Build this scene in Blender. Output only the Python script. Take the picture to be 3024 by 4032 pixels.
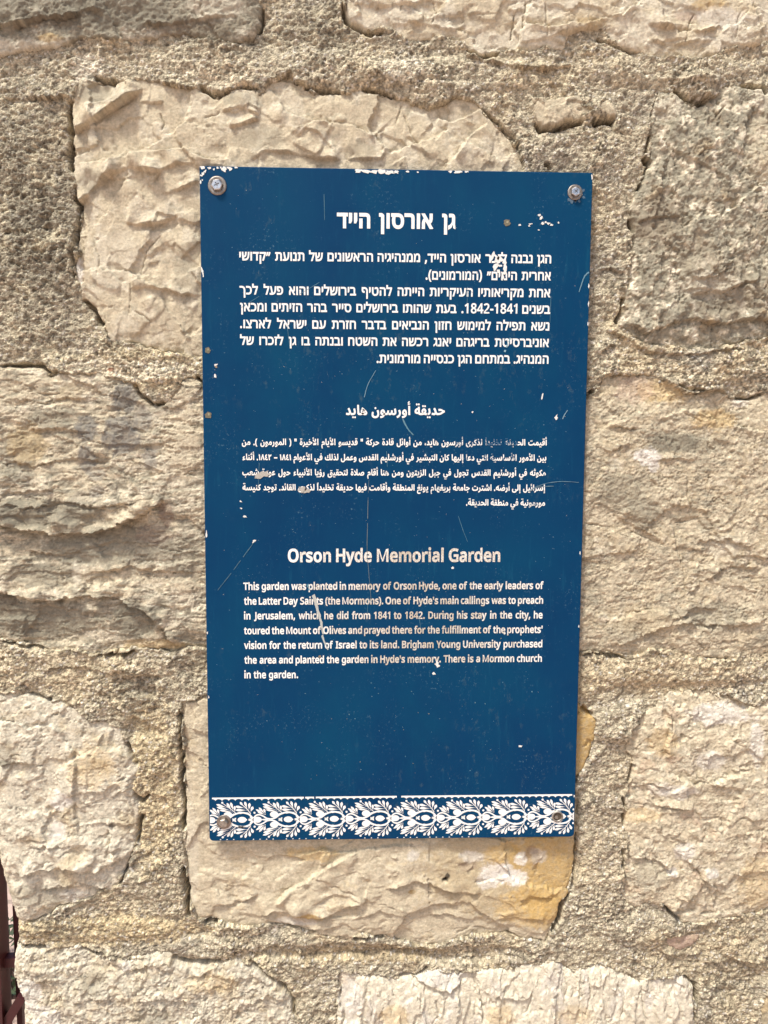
import bpy, math, random
import numpy as np
from mathutils import Vector, Matrix
from mathutils.geometry import tessellate_polygon

# ------------------------------------------------------------------ camera, light, exposure
Z0 = 1.05                                   # height of the sign's lower edge above the paving
sc = bpy.context.scene
for o in list(bpy.data.objects):
    bpy.data.objects.remove(o)
COL = sc.collection
CAM_R = np.array([[0.9994282, -0.00252273, -0.03371811],
                  [-0.03336743, 0.08765409, -0.99559197],
                  [0.00546714, 0.99614778, 0.08751979]])
CAM_P = np.array([0.16054376, -0.80735173, 0.43067477 + Z0])
cam = bpy.data.cameras.new('camera')
cam.sensor_fit = 'VERTICAL'; cam.sensor_height = 36.0; cam.sensor_width = 27.0
cam.lens = 3028.0 / 4032.0 * 36.0
cam.clip_start = 0.01; cam.clip_end = 500
camo = bpy.data.objects.new('camera', cam); COL.objects.link(camo)
M = Matrix([list(CAM_R[0]) + [CAM_P[0]], list(CAM_R[1]) + [CAM_P[1]], list(CAM_R[2]) + [CAM_P[2]], [0, 0, 0, 1]])
camo.matrix_world = M
sc.camera = camo

SUN_DIR = Vector((-0.34, -0.36, 0.90)).normalized()      # towards the light
w = bpy.data.worlds.new('World'); sc.world = w; w.use_nodes = True
nt = w.node_tree
bg = nt.nodes['Background']
sky = nt.nodes.new('ShaderNodeTexSky'); sky.sky_type = 'NISHITA'; sky.sun_disc = False
sky.sun_elevation = math.asin(SUN_DIR.z)
sky.sun_rotation = math.atan2(SUN_DIR.x, SUN_DIR.y)
sky.dust_density = 4.0; sky.air_density = 1.0; sky.ozone_density = 0.6
nt.links.new(sky.outputs[0], bg.inputs[0])
bg.inputs[1].default_value = 0.06
sl = bpy.data.lights.new('sun', 'SUN'); sl.energy = 1.5; sl.angle = math.radians(10); sl.color = (1.0, 0.975, 0.905)
so = bpy.data.objects.new('sun', sl); COL.objects.link(so)
so.rotation_euler = SUN_DIR.to_track_quat('Z', 'Y').to_euler()
so.location = (-1, -2, 5)
sc.view_settings.view_transform = 'Standard'; sc.view_settings.look = 'None'
sc.view_settings.exposure = 1.64; sc.view_settings.gamma = 1.0
sc.view_settings.use_curve_mapping = False
sc.cycles.use_denoising = True
sc.cycles.max_bounces = 5

# ------------------------------------------------------------------ helpers
def at(x, y, n=0.0):
    """pixel of the 1659 px wide reference -> (u, v) on the plane n metres in front of the sign face"""
    p = np.atleast_2d(np.column_stack([np.ravel(x), np.ravel(y)])).astype(float) * (3024.0 / 1659.0)
    d = np.column_stack([(p[:, 0] - 1512) / 3028.0, -(p[:, 1] - 2016) / 3028.0, -np.ones(len(p))]) @ CAM_R.T
    k = (-n - CAM_P[1]) / d[:, 1]
    q = CAM_P + d * k[:, None]
    return np.column_stack([q[:, 0], q[:, 2] - Z0])

def link(o, parent=None):
    COL.objects.link(o)
    if parent is not None:
        o.parent = parent
    return o

def mesh_obj(name, verts, faces, mat, parent=None, smooth=False, label=None):
    me = bpy.data.meshes.new(name)
    me.from_pydata([tuple(v) for v in verts], [], [tuple(f) for f in faces])
    me.update()
    if smooth:
        me.polygons.foreach_set('use_smooth', np.ones(len(me.polygons), dtype=bool))
    me.materials.append(mat)
    o = link(bpy.data.objects.new(name, me), parent)
    if label: o['label'] = label
    return o

def empty(name, loc, label, cat):
    o = bpy.data.objects.new(name, None); link(o); o.location = loc
    o.empty_display_size = 0.05
    o['label'] = label; o['category'] = cat
    return o

class NT:
    def __init__(s, name):
        s.m = bpy.data.materials.new(name); s.m.use_nodes = True
        s.t = s.m.node_tree; s.b = s.t.nodes['Principled BSDF']
    def n(s, ty, **kw):
        x = s.t.nodes.new(ty)
        for k, v in kw.items(): setattr(x, k, v)
        return x
    def l(s, a, b): s.t.links.new(a, b)
    def coord(s, scale=(1, 1, 1)):
        c = s.n('ShaderNodeTexCoord'); mp = s.n('ShaderNodeMapping'); mp.inputs['Scale'].default_value = scale
        s.l(c.outputs['Object'], mp.inputs[0]); return mp.outputs[0]
    def noise(s, vec, scale, detail=4, rough=0.55):
        x = s.n('ShaderNodeTexNoise'); x.inputs['Scale'].default_value = scale
        x.inputs['Detail'].default_value = detail; x.inputs['Roughness'].default_value = rough
        s.l(vec, x.inputs['Vector']); return x.outputs['Fac']
    def ramp(s, fac, lo, hi, a=0.0, b=1.0):
        x = s.n('ShaderNodeMapRange'); x.inputs[1].default_value = lo; x.inputs[2].default_value = hi
        x.inputs[3].default_value = a; x.inputs[4].default_value = b; x.clamp = True
        s.l(fac, x.inputs[0]); return x.outputs[0]
    def math(s, op, a, b):
        x = s.n('ShaderNodeMath', operation=op)
        for i, v in enumerate((a, b)):
            if isinstance(v, (int, float)): x.inputs[i].default_value = v
            else: s.l(v, x.inputs[i])
        return x.outputs[0]
    def mix(s, fac, a, b, mode='MIX'):
        x = s.n('ShaderNodeMix', data_type='RGBA', blend_type=mode)
        if isinstance(fac, (int, float)): x.inputs[0].default_value = fac
        else: s.l(fac, x.inputs[0])
        for i, v in ((6, a), (7, b)):
            if isinstance(v, tuple): x.inputs[i].default_value = tuple(v) + (1,) if len(v) == 3 else v
            else: s.l(v, x.inputs[i])
        return x.outputs[2]
    def bump(s, h, dist, strength=1.0):
        x = s.n('ShaderNodeBump'); x.inputs['Distance'].default_value = dist; x.inputs['Strength'].default_value = strength
        s.l(h, x.inputs['Height']); s.l(x.outputs[0], s.b.inputs['Normal'])
    def attr(s, name):
        x = s.n('ShaderNodeAttribute', attribute_name=name); return x
    def base(s, c):
        if isinstance(c, tuple): s.b.inputs['Base Color'].default_value = c + (1,)
        else: s.l(c, s.b.inputs['Base Color'])
    def set(s, **kw):
        for k, v in kw.items(): s.b.inputs[k.replace('_', ' ')].default_value = v
        return s

# ------------------------------------------------------------------ numpy noise
_r = np.random.RandomState(7)
PERM = np.concatenate([_r.permutation(1024)] * 3).astype(np.int32)
ANG = _r.rand(1024) * 2 * np.pi
GX = np.cos(ANG).astype(np.float32); GY = np.sin(ANG).astype(np.float32)
RND = _r.rand(6, 1024).astype(np.float32)
def _h(ix, iy, seed): return PERM[(PERM[(ix + seed * 131) & 1023] + (iy & 1023))]
def gn(x, y, seed=0):
    ix = np.floor(x).astype(np.int32); iy = np.floor(y).astype(np.int32)
    fx = (x - ix).astype(np.float32); fy = (y - iy).astype(np.float32)
    u = fx * fx * fx * (fx * (fx * 6 - 15) + 10); v = fy * fy * fy * (fy * (fy * 6 - 15) + 10)
    def c(dx, dy):
        h = _h(ix + dx, iy + dy, seed); return GX[h] * (fx - dx) + GY[h] * (fy - dy)
    a = c(0, 0); b = c(1, 0); d = c(0, 1); e = c(1, 1)
    p = a + (b - a) * u; q = d + (e - d) * u
    return (p + (q - p) * v) * 1.5
def fbm(x, y, seed=0, o=4, g=0.5, ridge=False):
    s = 0; a = 1.0; t = 0
    for i in range(o):
        n = gn(x, y, seed + i * 17)
        if ridge: n = 1 - 2 * np.abs(n)
        s = s + a * n; t += a; a *= g
        x = x * 2.03 + 3.7; y = y * 2.03 + 1.3
    return s / t
def wor(x, y, seed=0, jit=0.9):
    """nearest cell: F1, F2, cell hash, dx, dy"""
    ix = np.floor(x).astype(np.int32); iy = np.floor(y).astype(np.int32)
    f1 = np.full(x.shape, 9., np.float32); f2 = f1.copy(); hh = np.zeros(x.shape, np.int32)
    DX = np.zeros(x.shape, np.float32); DY = DX.copy()
    for i in (-1, 0, 1):
        for j in (-1, 0, 1):
            h = _h(ix + i, iy + j, seed)
            dx = (x - (ix + i + 0.5 + (RND[0][h] - 0.5) * jit)).astype(np.float32)
            dy = (y - (iy + j + 0.5 + (RND[1][h] - 0.5) * jit)).astype(np.float32)
            d = dx * dx + dy * dy
            m = d < f1
            f2 = np.where(m, f1, np.minimum(f2, d)); f1 = np.where(m, d, f1)
            hh = np.where(m, h, hh); DX = np.where(m, dx, DX); DY = np.where(m, dy, DY)
    return np.sqrt(f1), np.sqrt(f2), hh, DX, DY
def facet(x, y, seed, tilt, step):
    """broken planes: every cell its own tilted plane (in cell units)"""
    f1, f2, h, dx, dy = wor(x, y, seed)
    pl = (RND[2][h] - 0.5) * 2 * step + tilt * ((RND[3][h] - 0.5) * 2 * dx + (RND[4][h] - 0.5) * 2 * dy)
    k = np.clip((f2 - f1) / 0.05, 0, 1)
    return pl * (0.7 + 0.3 * k)
def sst(a, b, x):
    t = np.clip((x - a) / (b - a), 0, 1); return t * t * (3 - 2 * t)

# ------------------------------------------------------------------ the wall: traced outlines (reference pixels), real relief
PITCH = 0.00095
U0, U1, V0, V1 = -0.285, 0.86, -0.50, 1.05
NU = int((U1 - U0) / PITCH); NV = int((V1 - V0) / PITCH)
us = (U0 + np.arange(NU) * PITCH).astype(np.float32); vs = (V0 + np.arange(NV) * PITCH).astype(np.float32)
UU, VV = np.meshgrid(us, vs)                 # [v, u]
NBASE = -0.012                               # mean wall face lies this far behind the sign face
X = UU * 1000.0; Y = VV * 1000.0             # millimetres

def tr(p):
    a = np.array(p, float).reshape(-1, 2); return at(a[:, 0], a[:, 1], -0.009) * 1000.0
def poly_sdf(P, x, y):
    """signed distance, positive inside"""
    d = np.full(x.shape, 1e9, np.float32); ins = np.zeros(x.shape, bool)
    n = len(P)
    for i in range(n):
        x1, y1 = P[i]; x2, y2 = P[(i + 1) % n]
        ex, ey = x2 - x1, y2 - y1
        L = ex * ex + ey * ey + 1e-9
        t = np.clip(((x - x1) * ex + (y - y1) * ey) / L, 0, 1)
        d = np.minimum(d, (x - x1 - t * ex) ** 2 + (y - y1 - t * ey) ** 2)
        if y1 != y2:
            c = ((y1 > y) != (y2 > y)) & (x < (x2 - x1) * (y - y1) / (y2 - y1) + x1)
            ins ^= c
    d = np.sqrt(d); return np.where(ins, d, -d)
def line_sd(P, x, y):
    """signed distance to a polyline (positive on its left = above when drawn rightwards), arc fraction"""
    best = np.full(x.shape, 1e9, np.float32); sg = np.ones(x.shape, np.float32); arc = np.zeros(x.shape, np.float32)
    seg = np.sqrt(((P[1:] - P[:-1]) ** 2).sum(1)); cum = np.concatenate([[0], np.cumsum(seg)])
    for i in range(len(P) - 1):
        x1, y1 = P[i]; x2, y2 = P[i + 1]; ex, ey = x2 - x1, y2 - y1; L = ex * ex + ey * ey + 1e-9
        t = np.clip(((x - x1) * ex + (y - y1) * ey) / L, 0, 1)
        d = (x - x1 - t * ex) ** 2 + (y - y1 - t * ey) ** 2
        m = d < best
        best = np.where(m, d, best); sg = np.where(m, np.sign(ex * (y - y1) - ey * (x - x1)), sg)
        arc = np.where(m, (cum[i] + t * seg[i]) / cum[-1], arc)
    return np.sqrt(best) * sg, arc
def upsample(c, shape, f):
    yy = np.arange(shape[0]) / f; xx = np.arange(shape[1]) / f
    iy = np.minimum(yy.astype(int), c.shape[0] - 2); ix = np.minimum(xx.astype(int), c.shape[1] - 2)
    fy = (yy - iy)[:, None]; fx = (xx - ix)[None]
    a = c[iy][:, ix]; b = c[iy][:, ix + 1]; d = c[iy + 1][:, ix]; e = c[iy + 1][:, ix + 1]
    return (a * (1 - fx) * (1 - fy) + b * fx * (1 - fy) + d * (1 - fx) * fy + e * fx * fy).astype(np.float32)
def window(P, pad):
    i0 = max(0, int((P[:, 0].min() - pad - U0 * 1000) / PITCH / 1000)); i1 = min(NU, int((P[:, 0].max() + pad - U0 * 1000) / PITCH / 1000) + 1)
    j0 = max(0, int((P[:, 1].min() - pad - V0 * 1000) / PITCH / 1000)); j1 = min(NV, int((P[:, 1].max() + pad - V0 * 1000) / PITCH / 1000) + 1)
    return slice(j0, max(j1, j0 + 8)), slice(i0, max(i1, i0 + 8))

EDGE = tr([-75,-400, -70,0, -62,400, -50,800, -30,1200, -22,1480, -18,1650, -8,1830, 4,1890, 20,1945, 31,1990, 33,2030, 26,2075, 24,2110, 32,2135, 48,2165, 51,2212, 54,2500])
_o = np.argsort(EDGE[:, 1])
EDGE_U = np.interp(vs * 1000, EDGE[_o, 1], EDGE[_o, 0]).astype(np.float32)[:, None]
S_EDGE = X - EDGE_U + 1.6 * fbm(X / 14, Y / 14, 91, 3)         # mm to the wall's left corner, negative round it
def corner(h, sl):
    s = S_EDGE[sl]
    return h - 9 * np.exp(-np.clip(s, 0, 99) / 5.0) - np.clip(-s, 0, 99) * 13.0

# common warp of outlines and ledges
WX = (4.0 * fbm(X / 26, Y / 26, 5, 3) + 1.5 * gn(X / 5, Y / 5, 8)).astype(np.float32)
WY = (4.0 * fbm(X / 26, Y / 26, 6, 3) + 1.5 * gn(X / 5, Y / 5, 9)).astype(np.float32)
FINE = fbm(X / 6.0, Y / 5.0, 31, 4, 0.68).astype(np.float32)     # shared 1-6 mm roughness

RIDGE = (fbm(X / 11, Y / 7, 37, 4, 0.6, ridge=True) - 0.35).astype(np.float32)   # sharp little crests
GRIT = (gn(X / 2.6, Y / 2.3, 51) + 0.7 * gn(X / 1.5, Y / 1.5, 52)).astype(np.float32)
PITS = sst(0.34, 0.66, fbm(X / 6.5, Y / 4.6, 53, 4, 0.7)).astype(np.float32)
CREAM = np.array((0.555, 0.478, 0.338)); PALE = np.array((0.65, 0.59, 0.455)); GREY = np.array((0.275, 0.25, 0.185))
OCHRE = np.array((0.47, 0.31, 0.11)); WHITE = np.array((0.70, 0.66, 0.58)); PINK = np.array((0.52, 0.38, 0.29))
DARK = np.array((0.14, 0.115, 0.08)); SOOT = np.array((0.27, 0.25, 0.21)); TAN = np.array((0.47, 0.375, 0.23))

STONES = [
 dict(label='weathered grey block with a soft worn face and a hollow with its shadow line painted dark', seed=11, grit=1.2, ter=0, h=4, bulge=7, L=45, wob=0.8,
  poly=[-160,-520,-160,150,-60,150,0,122,50,108,125,104,170,84,215,82,280,88,350,76,400,70,435,86,500,96,550,83,566,58,570,0,572,-520],
  fac=[(60,.10,2.0)], rough=[(40,5.0),(12,1.6)], fine=0.9, col=tuple(GREY*1.15), dirt_shade=.7, an=(1.3,1),
  ledges=[(9,26,[-60,62,40,60,100,48,150,42,180,30,230,28]),(4,12,[300,60,380,52,450,40,520,42])],
  mix=[(PALE,.08,.7,1),(DARK*1.4,.0,.6,2),(GREY*.8,.05,.7,3)],
  blobs=[(120,45,95,16,DARK*1.2,.75,3),(420,60,100,22,DARK*1.4,.75,4),(250,30,150,34,GREY*.7,.7,24),(60,20,80,30,GREY*.8,.6,25),(80,110,110,26,PALE*1.05,.8,5),(470,20,70,30,PALE,.6,6),(110,85,28,10,OCHRE,.5,7)]),  # first dark blob paints the shadow line across the face
 dict(label='pale cream block with long hairline cracks', seed=12, sp=.55, grit=0.25, ter=2.6, h=1.5, bulge=6, L=30,
  poly=[742,-520,740,0,745,30,750,50,800,68,830,65,875,90,915,85,980,80,1005,107,1045,120,1110,112,1180,105,1220,107,1230,75,1255,62,1300,65,1330,95,1370,112,1405,125,1505,130,1550,125,1570,105,1615,100,1659,95,2190,90,2190,-520],
  fac=[(46,.75,2.2),(22,.7,1.1),(9,.5,.35)], rough=[(60,3),(9,.5)], fine=.22, col=tuple(CREAM*1.02), an=(1.5,1),
  ledges=[(4,14,[760,12,830,16,890,12,940,2]),(-4,12,[1120,55,1200,60,1290,48,1340,34,1400,8]),(5,14,[1390,60,1450,62,1520,70,1560,60]),(3,8,[840,40,900,52,960,60,1010,58]),(4,10,[1180,90,1230,72,1300,60]),(3,9,[1400,95,1470,98,1540,88])],
  cracks=[(.7,3.2,[1112,25,1108,55,1104,84]),(.7,3.5,[1136,4,1130,40,1126,68]),(.6,3,[1176,4,1179,50,1186,86]),(.5,2.4,[862,28,870,8,874,-10]),(.5,2.4,[930,52,944,30,935,2]),(.6,2.6,[1480,100,1486,60,1500,25]),(.6,2.6,[1625,0,1640,40,1655,80]),(.5,2.,[1585,90,1592,50,1600,20])],
  mix=[(PALE,-.1,.9,1),(TAN,.15,.5,2)],
  blobs=[(1530,10,45,16,OCHRE,.6,3),(1480,36,30,10,PINK*.8,.6,4),(1560,40,60,26,WHITE,.45,5),(1275,50,35,12,OCHRE*.9,.45,6),(990,40,60,20,GREY,.25,8)]),
 dict(label='large cream block with a chipped face behind the top of the sign', seed=13, lw=.4, grit=0.22, ter=3.0, h=-0.5, bulge=4, L=16, tilt=(0.3,0.4),
  poly=[162,172,150,215,152,280,150,350,155,400,172,440,167,480,160,520,155,565,160,600,175,645,200,670,220,710,240,740,300,752,370,762,440,775,700,770,1100,760,1140,560,1135,365,1124,320,1109,295,1080,265,1045,235,1020,210,990,205,960,215,930,227,880,210,860,202,829,200,820,195,780,192,725,197,680,190,650,172,632,156,612,162,585,170,565,195,530,185,500,192,460,202,430,185,350,172,295,165,240,172,200,167],
  fac=[(62,1.25,3.2),(30,.8,1.1)], rough=[(50,2.2),(10,.2)], fine=.22, sp=.5, dirt_shade=.35, col=tuple(CREAM),
  ledges=[(12,20,[155,285,165,282,210,254,250,226,285,205,300,196,310,184]),
          (10,16,[150,432,172,438,186,425,212,398,238,376,280,366,320,371,352,374]),
          (7,14,[270,482,300,486,322,485,350,480,382,468]),
          (6,16,[276,624,300,621,320,620,362,625,392,634,436,638]),
          (-7,18,[160,352,250,342,320,326,400,322,440,345,500,346]),
          (5,14,[540,350,575,326,620,330,680,342,740,346]),
          (5,10,[745,342,790,346,825,345,832,325]),
          (-5,16,[600,215,620,245,680,262,760,270,820,300]),
          (4,9,[480,240,520,232,560,250]),(5,10,[495,276,525,268,560,258]),
          (4,9,[300,218,340,222,352,218]),(-4,14,[940,250,975,262,1010,250,1040,232]),(4,12,[880,290,910,320,930,350]),
          (-5,14,[980,350,1000,310,1030,280,1055,262]),(4,10,[350,420,400,405,430,392]),(4,10,[330,400,345,370,385,356,425,352]),
          (5,14,[390,560,410,540,436,520]),(3,8,[640,300,660,280,690,290,720,325]),(3,8,[800,300,815,285,830,330])],
  cracks=[(.7,2.6,[345,240,352,262,346,282]),(.6,2.2,[300,600,312,560,322,530,350,505]),(.6,2.2,[200,520,215,560,210,600]),(.6,2.4,[854,265,862,240,868,218]),(.6,2.,[440,258,470,248,476,240]),(.5,2.,[280,600,282,660,275,690]),(.7,2.2,[290,670,320,690,330,700]),(.6,2.2,[870,240,890,290,910,320])],
  mix=[(PALE,.0,.7,1),(GREY,.14,.6,2),(TAN,.2,.4,1)],
  blobs=[(200,195,40,28,GREY,.5,3),(230,205,60,22,GREY,.35,13),(165,590,16,34,WHITE,.8,4),(560,300,60,30,GREY*1.05,.5,5),(420,230,40,30,PALE,.5,6),(250,560,70,70,PALE,.5,7),(200,390,40,26,GREY*1.1,.5,8),(520,215,50,18,GREY,.45,9),(780,330,40,20,GREY,.4,10),(400,590,30,60,GREY*1.1,.45,11)]),  # last grey blob paints shade on the facet turned from the light
 dict(label='small broken stone wedged in the mortar over a black gap', seed=14, grit=0.4, ter=1.6, h=5, bulge=1.0, L=8, wob=.6,
  poly=[1149,212,1153,245,1161,268,1174,279,1200,271,1230,260,1258,260,1268,251,1290,241,1312,249,1331,257,1331,238,1322,216,1306,210,1282,231,1264,226,1246,208,1210,211,1180,217,1168,212],
  fac=[(20,1.0,1.6),(8,.5,.4)], rough=[(18,1.0)], fine=.3, col=tuple(CREAM*.95), arris=1.0,
  ledges=[(3,8,[1262,238,1285,232,1310,212])], mix=[(GREY,.0,.5,1)]),
 dict(label='big grey lichen-stained block right of the sign top', seed=15, grit=1.4, ter=2.2, h=1.5, bulge=9, L=34,
  poly=[1425,197,1450,192,1480,215,1510,222,1530,210,1550,192,1580,182,1630,187,1650,182,1700,190,2190,200,2190,740,1659,730,1600,745,1540,755,1480,760,1400,745,1355,720,1330,705,1340,675,1347,645,1350,600,1360,565,1370,530,1365,500,1360,450,1375,420,1395,370,1407,325,1405,280,1405,250,1415,220],
  fac=[(60,.6,2.8),(22,.6,1.6),(9,.6,.8)], rough=[(34,4.0),(11,1.6)], fine=.8, dirt_shade=.6, col=tuple(GREY*1.22), an=(1,1.1),
  ledges=[(9,22,[1345,690,1390,720,1440,705,1500,690,1560,700,1620,690,1720,700]),(4,8,[1514,330,1535,318,1544,304]),(4,12,[1370,480,1420,470,1480,465,1500,500]),(-5,14,[1560,470,1600,430,1640,400,1700,380]),(4,10,[1480,610,1540,600,1580,560]),(5,16,[1480,640,1560,630,1640,600])],
  cracks=[(.8,3.5,[1540,258,1555,240,1566,224]),(.7,2.5,[1500,345,1512,332,1520,322]),(.6,2.,[1545,590,1575,560,1590,520])],
  mix=[(CREAM,.0,.85,2),(PALE,.10,.85,2),(DARK*1.6,.08,.65,1),(TAN,.2,.5,1)],
  blobs=[(1400,500,40,22,DARK*1.8,.6,3),(1420,480,70,60,DARK*1.7,.7,4),(1560,640,80,60,DARK*1.8,.6,24),(1500,560,60,40,DARK*2,.5,25),(1440,235,36,28,PALE,.7,5),(1640,210,24,30,PALE,.7,6),(1500,660,70,40,GREY,.5,7),(1640,330,40,90,CREAM,.6,8),(1520,620,80,30,PALE,.5,9)]),
 dict(label='wide layered block left of the sign with grey smears on it', seed=16, grit=1.1, ter=1.9, h=1.0, bulge=4, L=24, tilt=(0,1.4),
  poly=[-160,790,0,787,90,787,105,807,130,797,165,802,225,812,260,810,290,822,300,847,330,872,360,870,380,832,400,812,425,810,440,822,700,830,700,1400,445,1407,410,1402,380,1415,290,1402,270,1412,200,1417,90,1402,0,1385,-160,1380],
  fac=[(40,.5,2.0),(17,.5,1.2),(8,.5,.55)], rough=[(30,3.0),(9,1.2)], fine=.6, dirt_shade=.6, col=tuple(CREAM*.98), an=(2.4,.9),
  ledges=[(16,30,[-60,1128,0,1132,50,1143,125,1153,200,1151,250,1138,300,1118,340,1093,362,1066]),
          (13,15,[-60,1270,0,1278,50,1290,100,1302,165,1287,250,1290,282,1307,322,1322,352,1357,376,1397,388,1412]),
          (5,12,[0,1000,80,1004,160,992,240,1000]),(4,9,[0,1090,70,1098,140,1085,230,1095,310,1080]),(3,7,[60,930,140,925,200,935]),(4,10,[0,1060,60,1066,120,1058]),(3,9,[240,1340,280,1330,320,1345,340,1370]),(4,9,[60,1190,120,1200,180,1190]),(4,9,[200,1235,280,1225,350,1232,420,1240]),(-3,9,[300,1210,370,1220,430,1205]),(3,8,[20,860,90,870,150,860,185,872])],
  cracks=[(.6,2,[60,845,100,852,140,850]),(.6,2,[250,820,262,850,250,870])],
  mix=[(PALE,.0,.6,1),(GREY*.9,.05,.8,3),(GREY,.05,.8,2),(TAN,.25,.4,1),(DARK*1.5,.25,.6,2)],
  blobs=[(270,860,34,38,SOOT*.8,1.0,3),(190,925,28,36,SOOT*.8,1.0,4),(190,990,22,34,SOOT*.85,.95,5),(265,940,46,50,SOOT*.85,1.0,6),(310,905,22,30,SOOT,.7,7),(325,990,20,24,SOOT*1.1,.85,8),(210,1025,22,16,SOOT*1.05,.6,9),(215,1060,22,14,SOOT*1.1,.6,10),(190,1075,40,16,SOOT*1.1,.4,11),
         (100,1110,150,40,GREY*.75,.85,12),(240,1180,180,50,GREY*.85,.8,14),(40,990,50,70,GREY*.9,.7,26),(110,905,60,26,GREY*.95,.7,27),(400,1200,50,60,GREY,.6,28),(100,1240,90,30,GREY*.9,.6,29),(360,1110,22,30,PINK*.45,.7,15),(330,1155,40,26,PINK*.5,.5,16),(90,1340,150,50,GREY*.75,.85,17),(290,1340,62,50,GREY*.8,.95,18),(10,1300,28,24,DARK,.8,19),(405,1320,10,8,DARK,.9,20),(150,850,30,26,TAN*.8,.55,21),(60,960,50,50,OCHRE*1.15,.3,22),(390,960,40,80,CREAM,.7,23),(330,1395,80,14,OCHRE*1.2,.4,24),(165,1240,12,30,PALE,.7,25)]),  # small dark spots paint the shade inside holes
 dict(label='tall tan block with a rough pitted face right of the sign', seed=17, grit=1.2, ter=2.0, h=0.5, bulge=5, L=22,
  poly=[1000,850,1200,852,1265,862,1285,835,1305,802,1355,810,1395,807,1430,812,1460,827,1485,842,1520,840,1555,842,1590,857,1625,860,1650,845,2190,840,2190,1405,1659,1410,1620,1417,1570,1425,1500,1420,1455,1402,1405,1407,1355,1422,1305,1412,1255,1412,1000,1410],
  fac=[(60,.6,2.0),(20,.45,.8),(9,.4,.4)], rough=[(30,2.2),(9,.4)], fine=1.0, dirt_shade=.6, col=tuple(CREAM*.97), an=(1.35,1),
  ledges=[(4,11,[1330,1120,1360,1132,1400,1150,1438,1178]),(5,14,[1300,1395,1350,1388,1390,1372,1430,1355,1490,1345,1560,1352,1659,1340]),(3,8,[1310,922,1345,924,1374,930]),(-4,12,[1430,905,1480,880,1540,902,1600,925,1659,932]),(3,8,[1400,995,1450,990,1500,996]),(5,14,[1480,1280,1520,1255,1570,1230,1640,1225]),(4,12,[1440,1350,1500,1310,1560,1320]),(4,10,[1500,1170,1560,1165,1620,1180]),(3,8,[1280,960,1320,975,1360,960])],
  cracks=[(.7,2.4,[1312,921,1340,924,1376,930]),(.7,2.6,[1480,1036,1484,1070,1492,1100]),(.8,2.6,[1260,1131,1290,1134,1306,1138]),(.7,2.4,[1456,1132,1474,1128,1496,1122]),(.6,2,[1458,1135,1460,1180,1474,1230,1480,1290]),(.6,2,[1470,880,1475,890,1520,915]),(.5,1.8,[1345,1140,1390,1160,1436,1178])],
  mix=[(TAN,-.05,.55,1),(GREY*.95,.10,.75,3),(GREY,.10,.6,2),(PALE,.1,.5,1),(DARK*1.8,.28,.45,2)],
  blobs=[(1395,985,30,22,WHITE*1.05,.95,3),(1410,1005,14,16,WHITE,.9,13),(1430,845,70,30,OCHRE*1.15,.45,4),(1370,840,50,34,PINK,.45,5),(1540,905,60,26,OCHRE*1.25,.45,6),(1500,960,80,26,GREY,.5,7),(1455,955,70,26,GREY*.75,.8,8),(1340,1060,70,50,GREY*.95,.6,30),(1390,1110,40,40,GREY*.8,.6,31),(1540,1330,90,40,GREY,.55,9),(1360,1365,60,30,GREY,.5,10),(1560,1180,40,30,PALE,.6,11),(1600,870,20,12,WHITE,.5,12),(1390,1340,70,40,TAN,.4,14)]),
 dict(label='pale block at the lower left corner of the wall', seed=18, grit=0.8, ter=2.4, h=1.5, bulge=7, L=22,
  poly=[-160,1500,0,1497,70,1497,100,1512,140,1522,170,1535,200,1552,235,1557,255,1570,265,1600,280,1625,300,1650,305,1660,290,1690,287,1715,305,1735,305,1760,300,1795,295,1820,280,1855,270,1885,260,1910,240,1925,210,1930,192,1945,170,1955,125,1960,110,1975,75,1995,35,2000,-160,2010],
  fac=[(44,.6,2.2),(17,.55,1.1),(8,.5,.5)], rough=[(34,2.6),(9,.7)], fine=.4, col=tuple(PALE*.95), an=(1.3,1),
  ledges=[(10,24,[10,1880,60,1878,80,1876,120,1870,152,1862,185,1876,212,1880,240,1862,270,1850,290,1845]),
          (5,10,[90,1918,130,1912,150,1910,200,1912,230,1920]),(-4,10,[0,1553,35,1556,70,1570,110,1567,150,1580]),(4,9,[235,1782,262,1776,290,1780]),(3,9,[235,1720,262,1712,290,1700]),(5,12,[240,1790,240,1830,250,1855]),(-4,16,[150,1600,170,1650,160,1720,170,1800]),(3,10,[0,1650,50,1640,90,1652]),(4,10,[60,1830,110,1818,150,1822]),(3,8,[180,1735,230,1720,260,1690])],
  cracks=[(.7,2.6,[-20,1552,10,1554,40,1558]),(.6,2,[235,1790,240,1840,252,1850])],
  mix=[(CREAM,.0,.8,1),(TAN,.18,.5,1),(GREY,.22,.5,2)],
  blobs=[(135,1725,26,26,WHITE*1.05,.85,3),(128,1790,22,24,WHITE,.75,4),(15,1645,32,8,GREY*.7,.8,5),(245,1782,10,5,DARK,.9,6),(200,1650,60,60,OCHRE*1.3,.30,7),(20,1630,24,40,GREY,.5,8),(90,1930,90,30,GREY*1.25,.55,9),(160,1935,40,20,WHITE*.85,.5,10)]),
 dict(label='wide ochre-stained block under the sign with white crust and a drill hole', seed=19, lw=.6, grit=0.3, ter=2.6, h=0, bulge=4, L=14, tilt=(0,-0.5),
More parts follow.
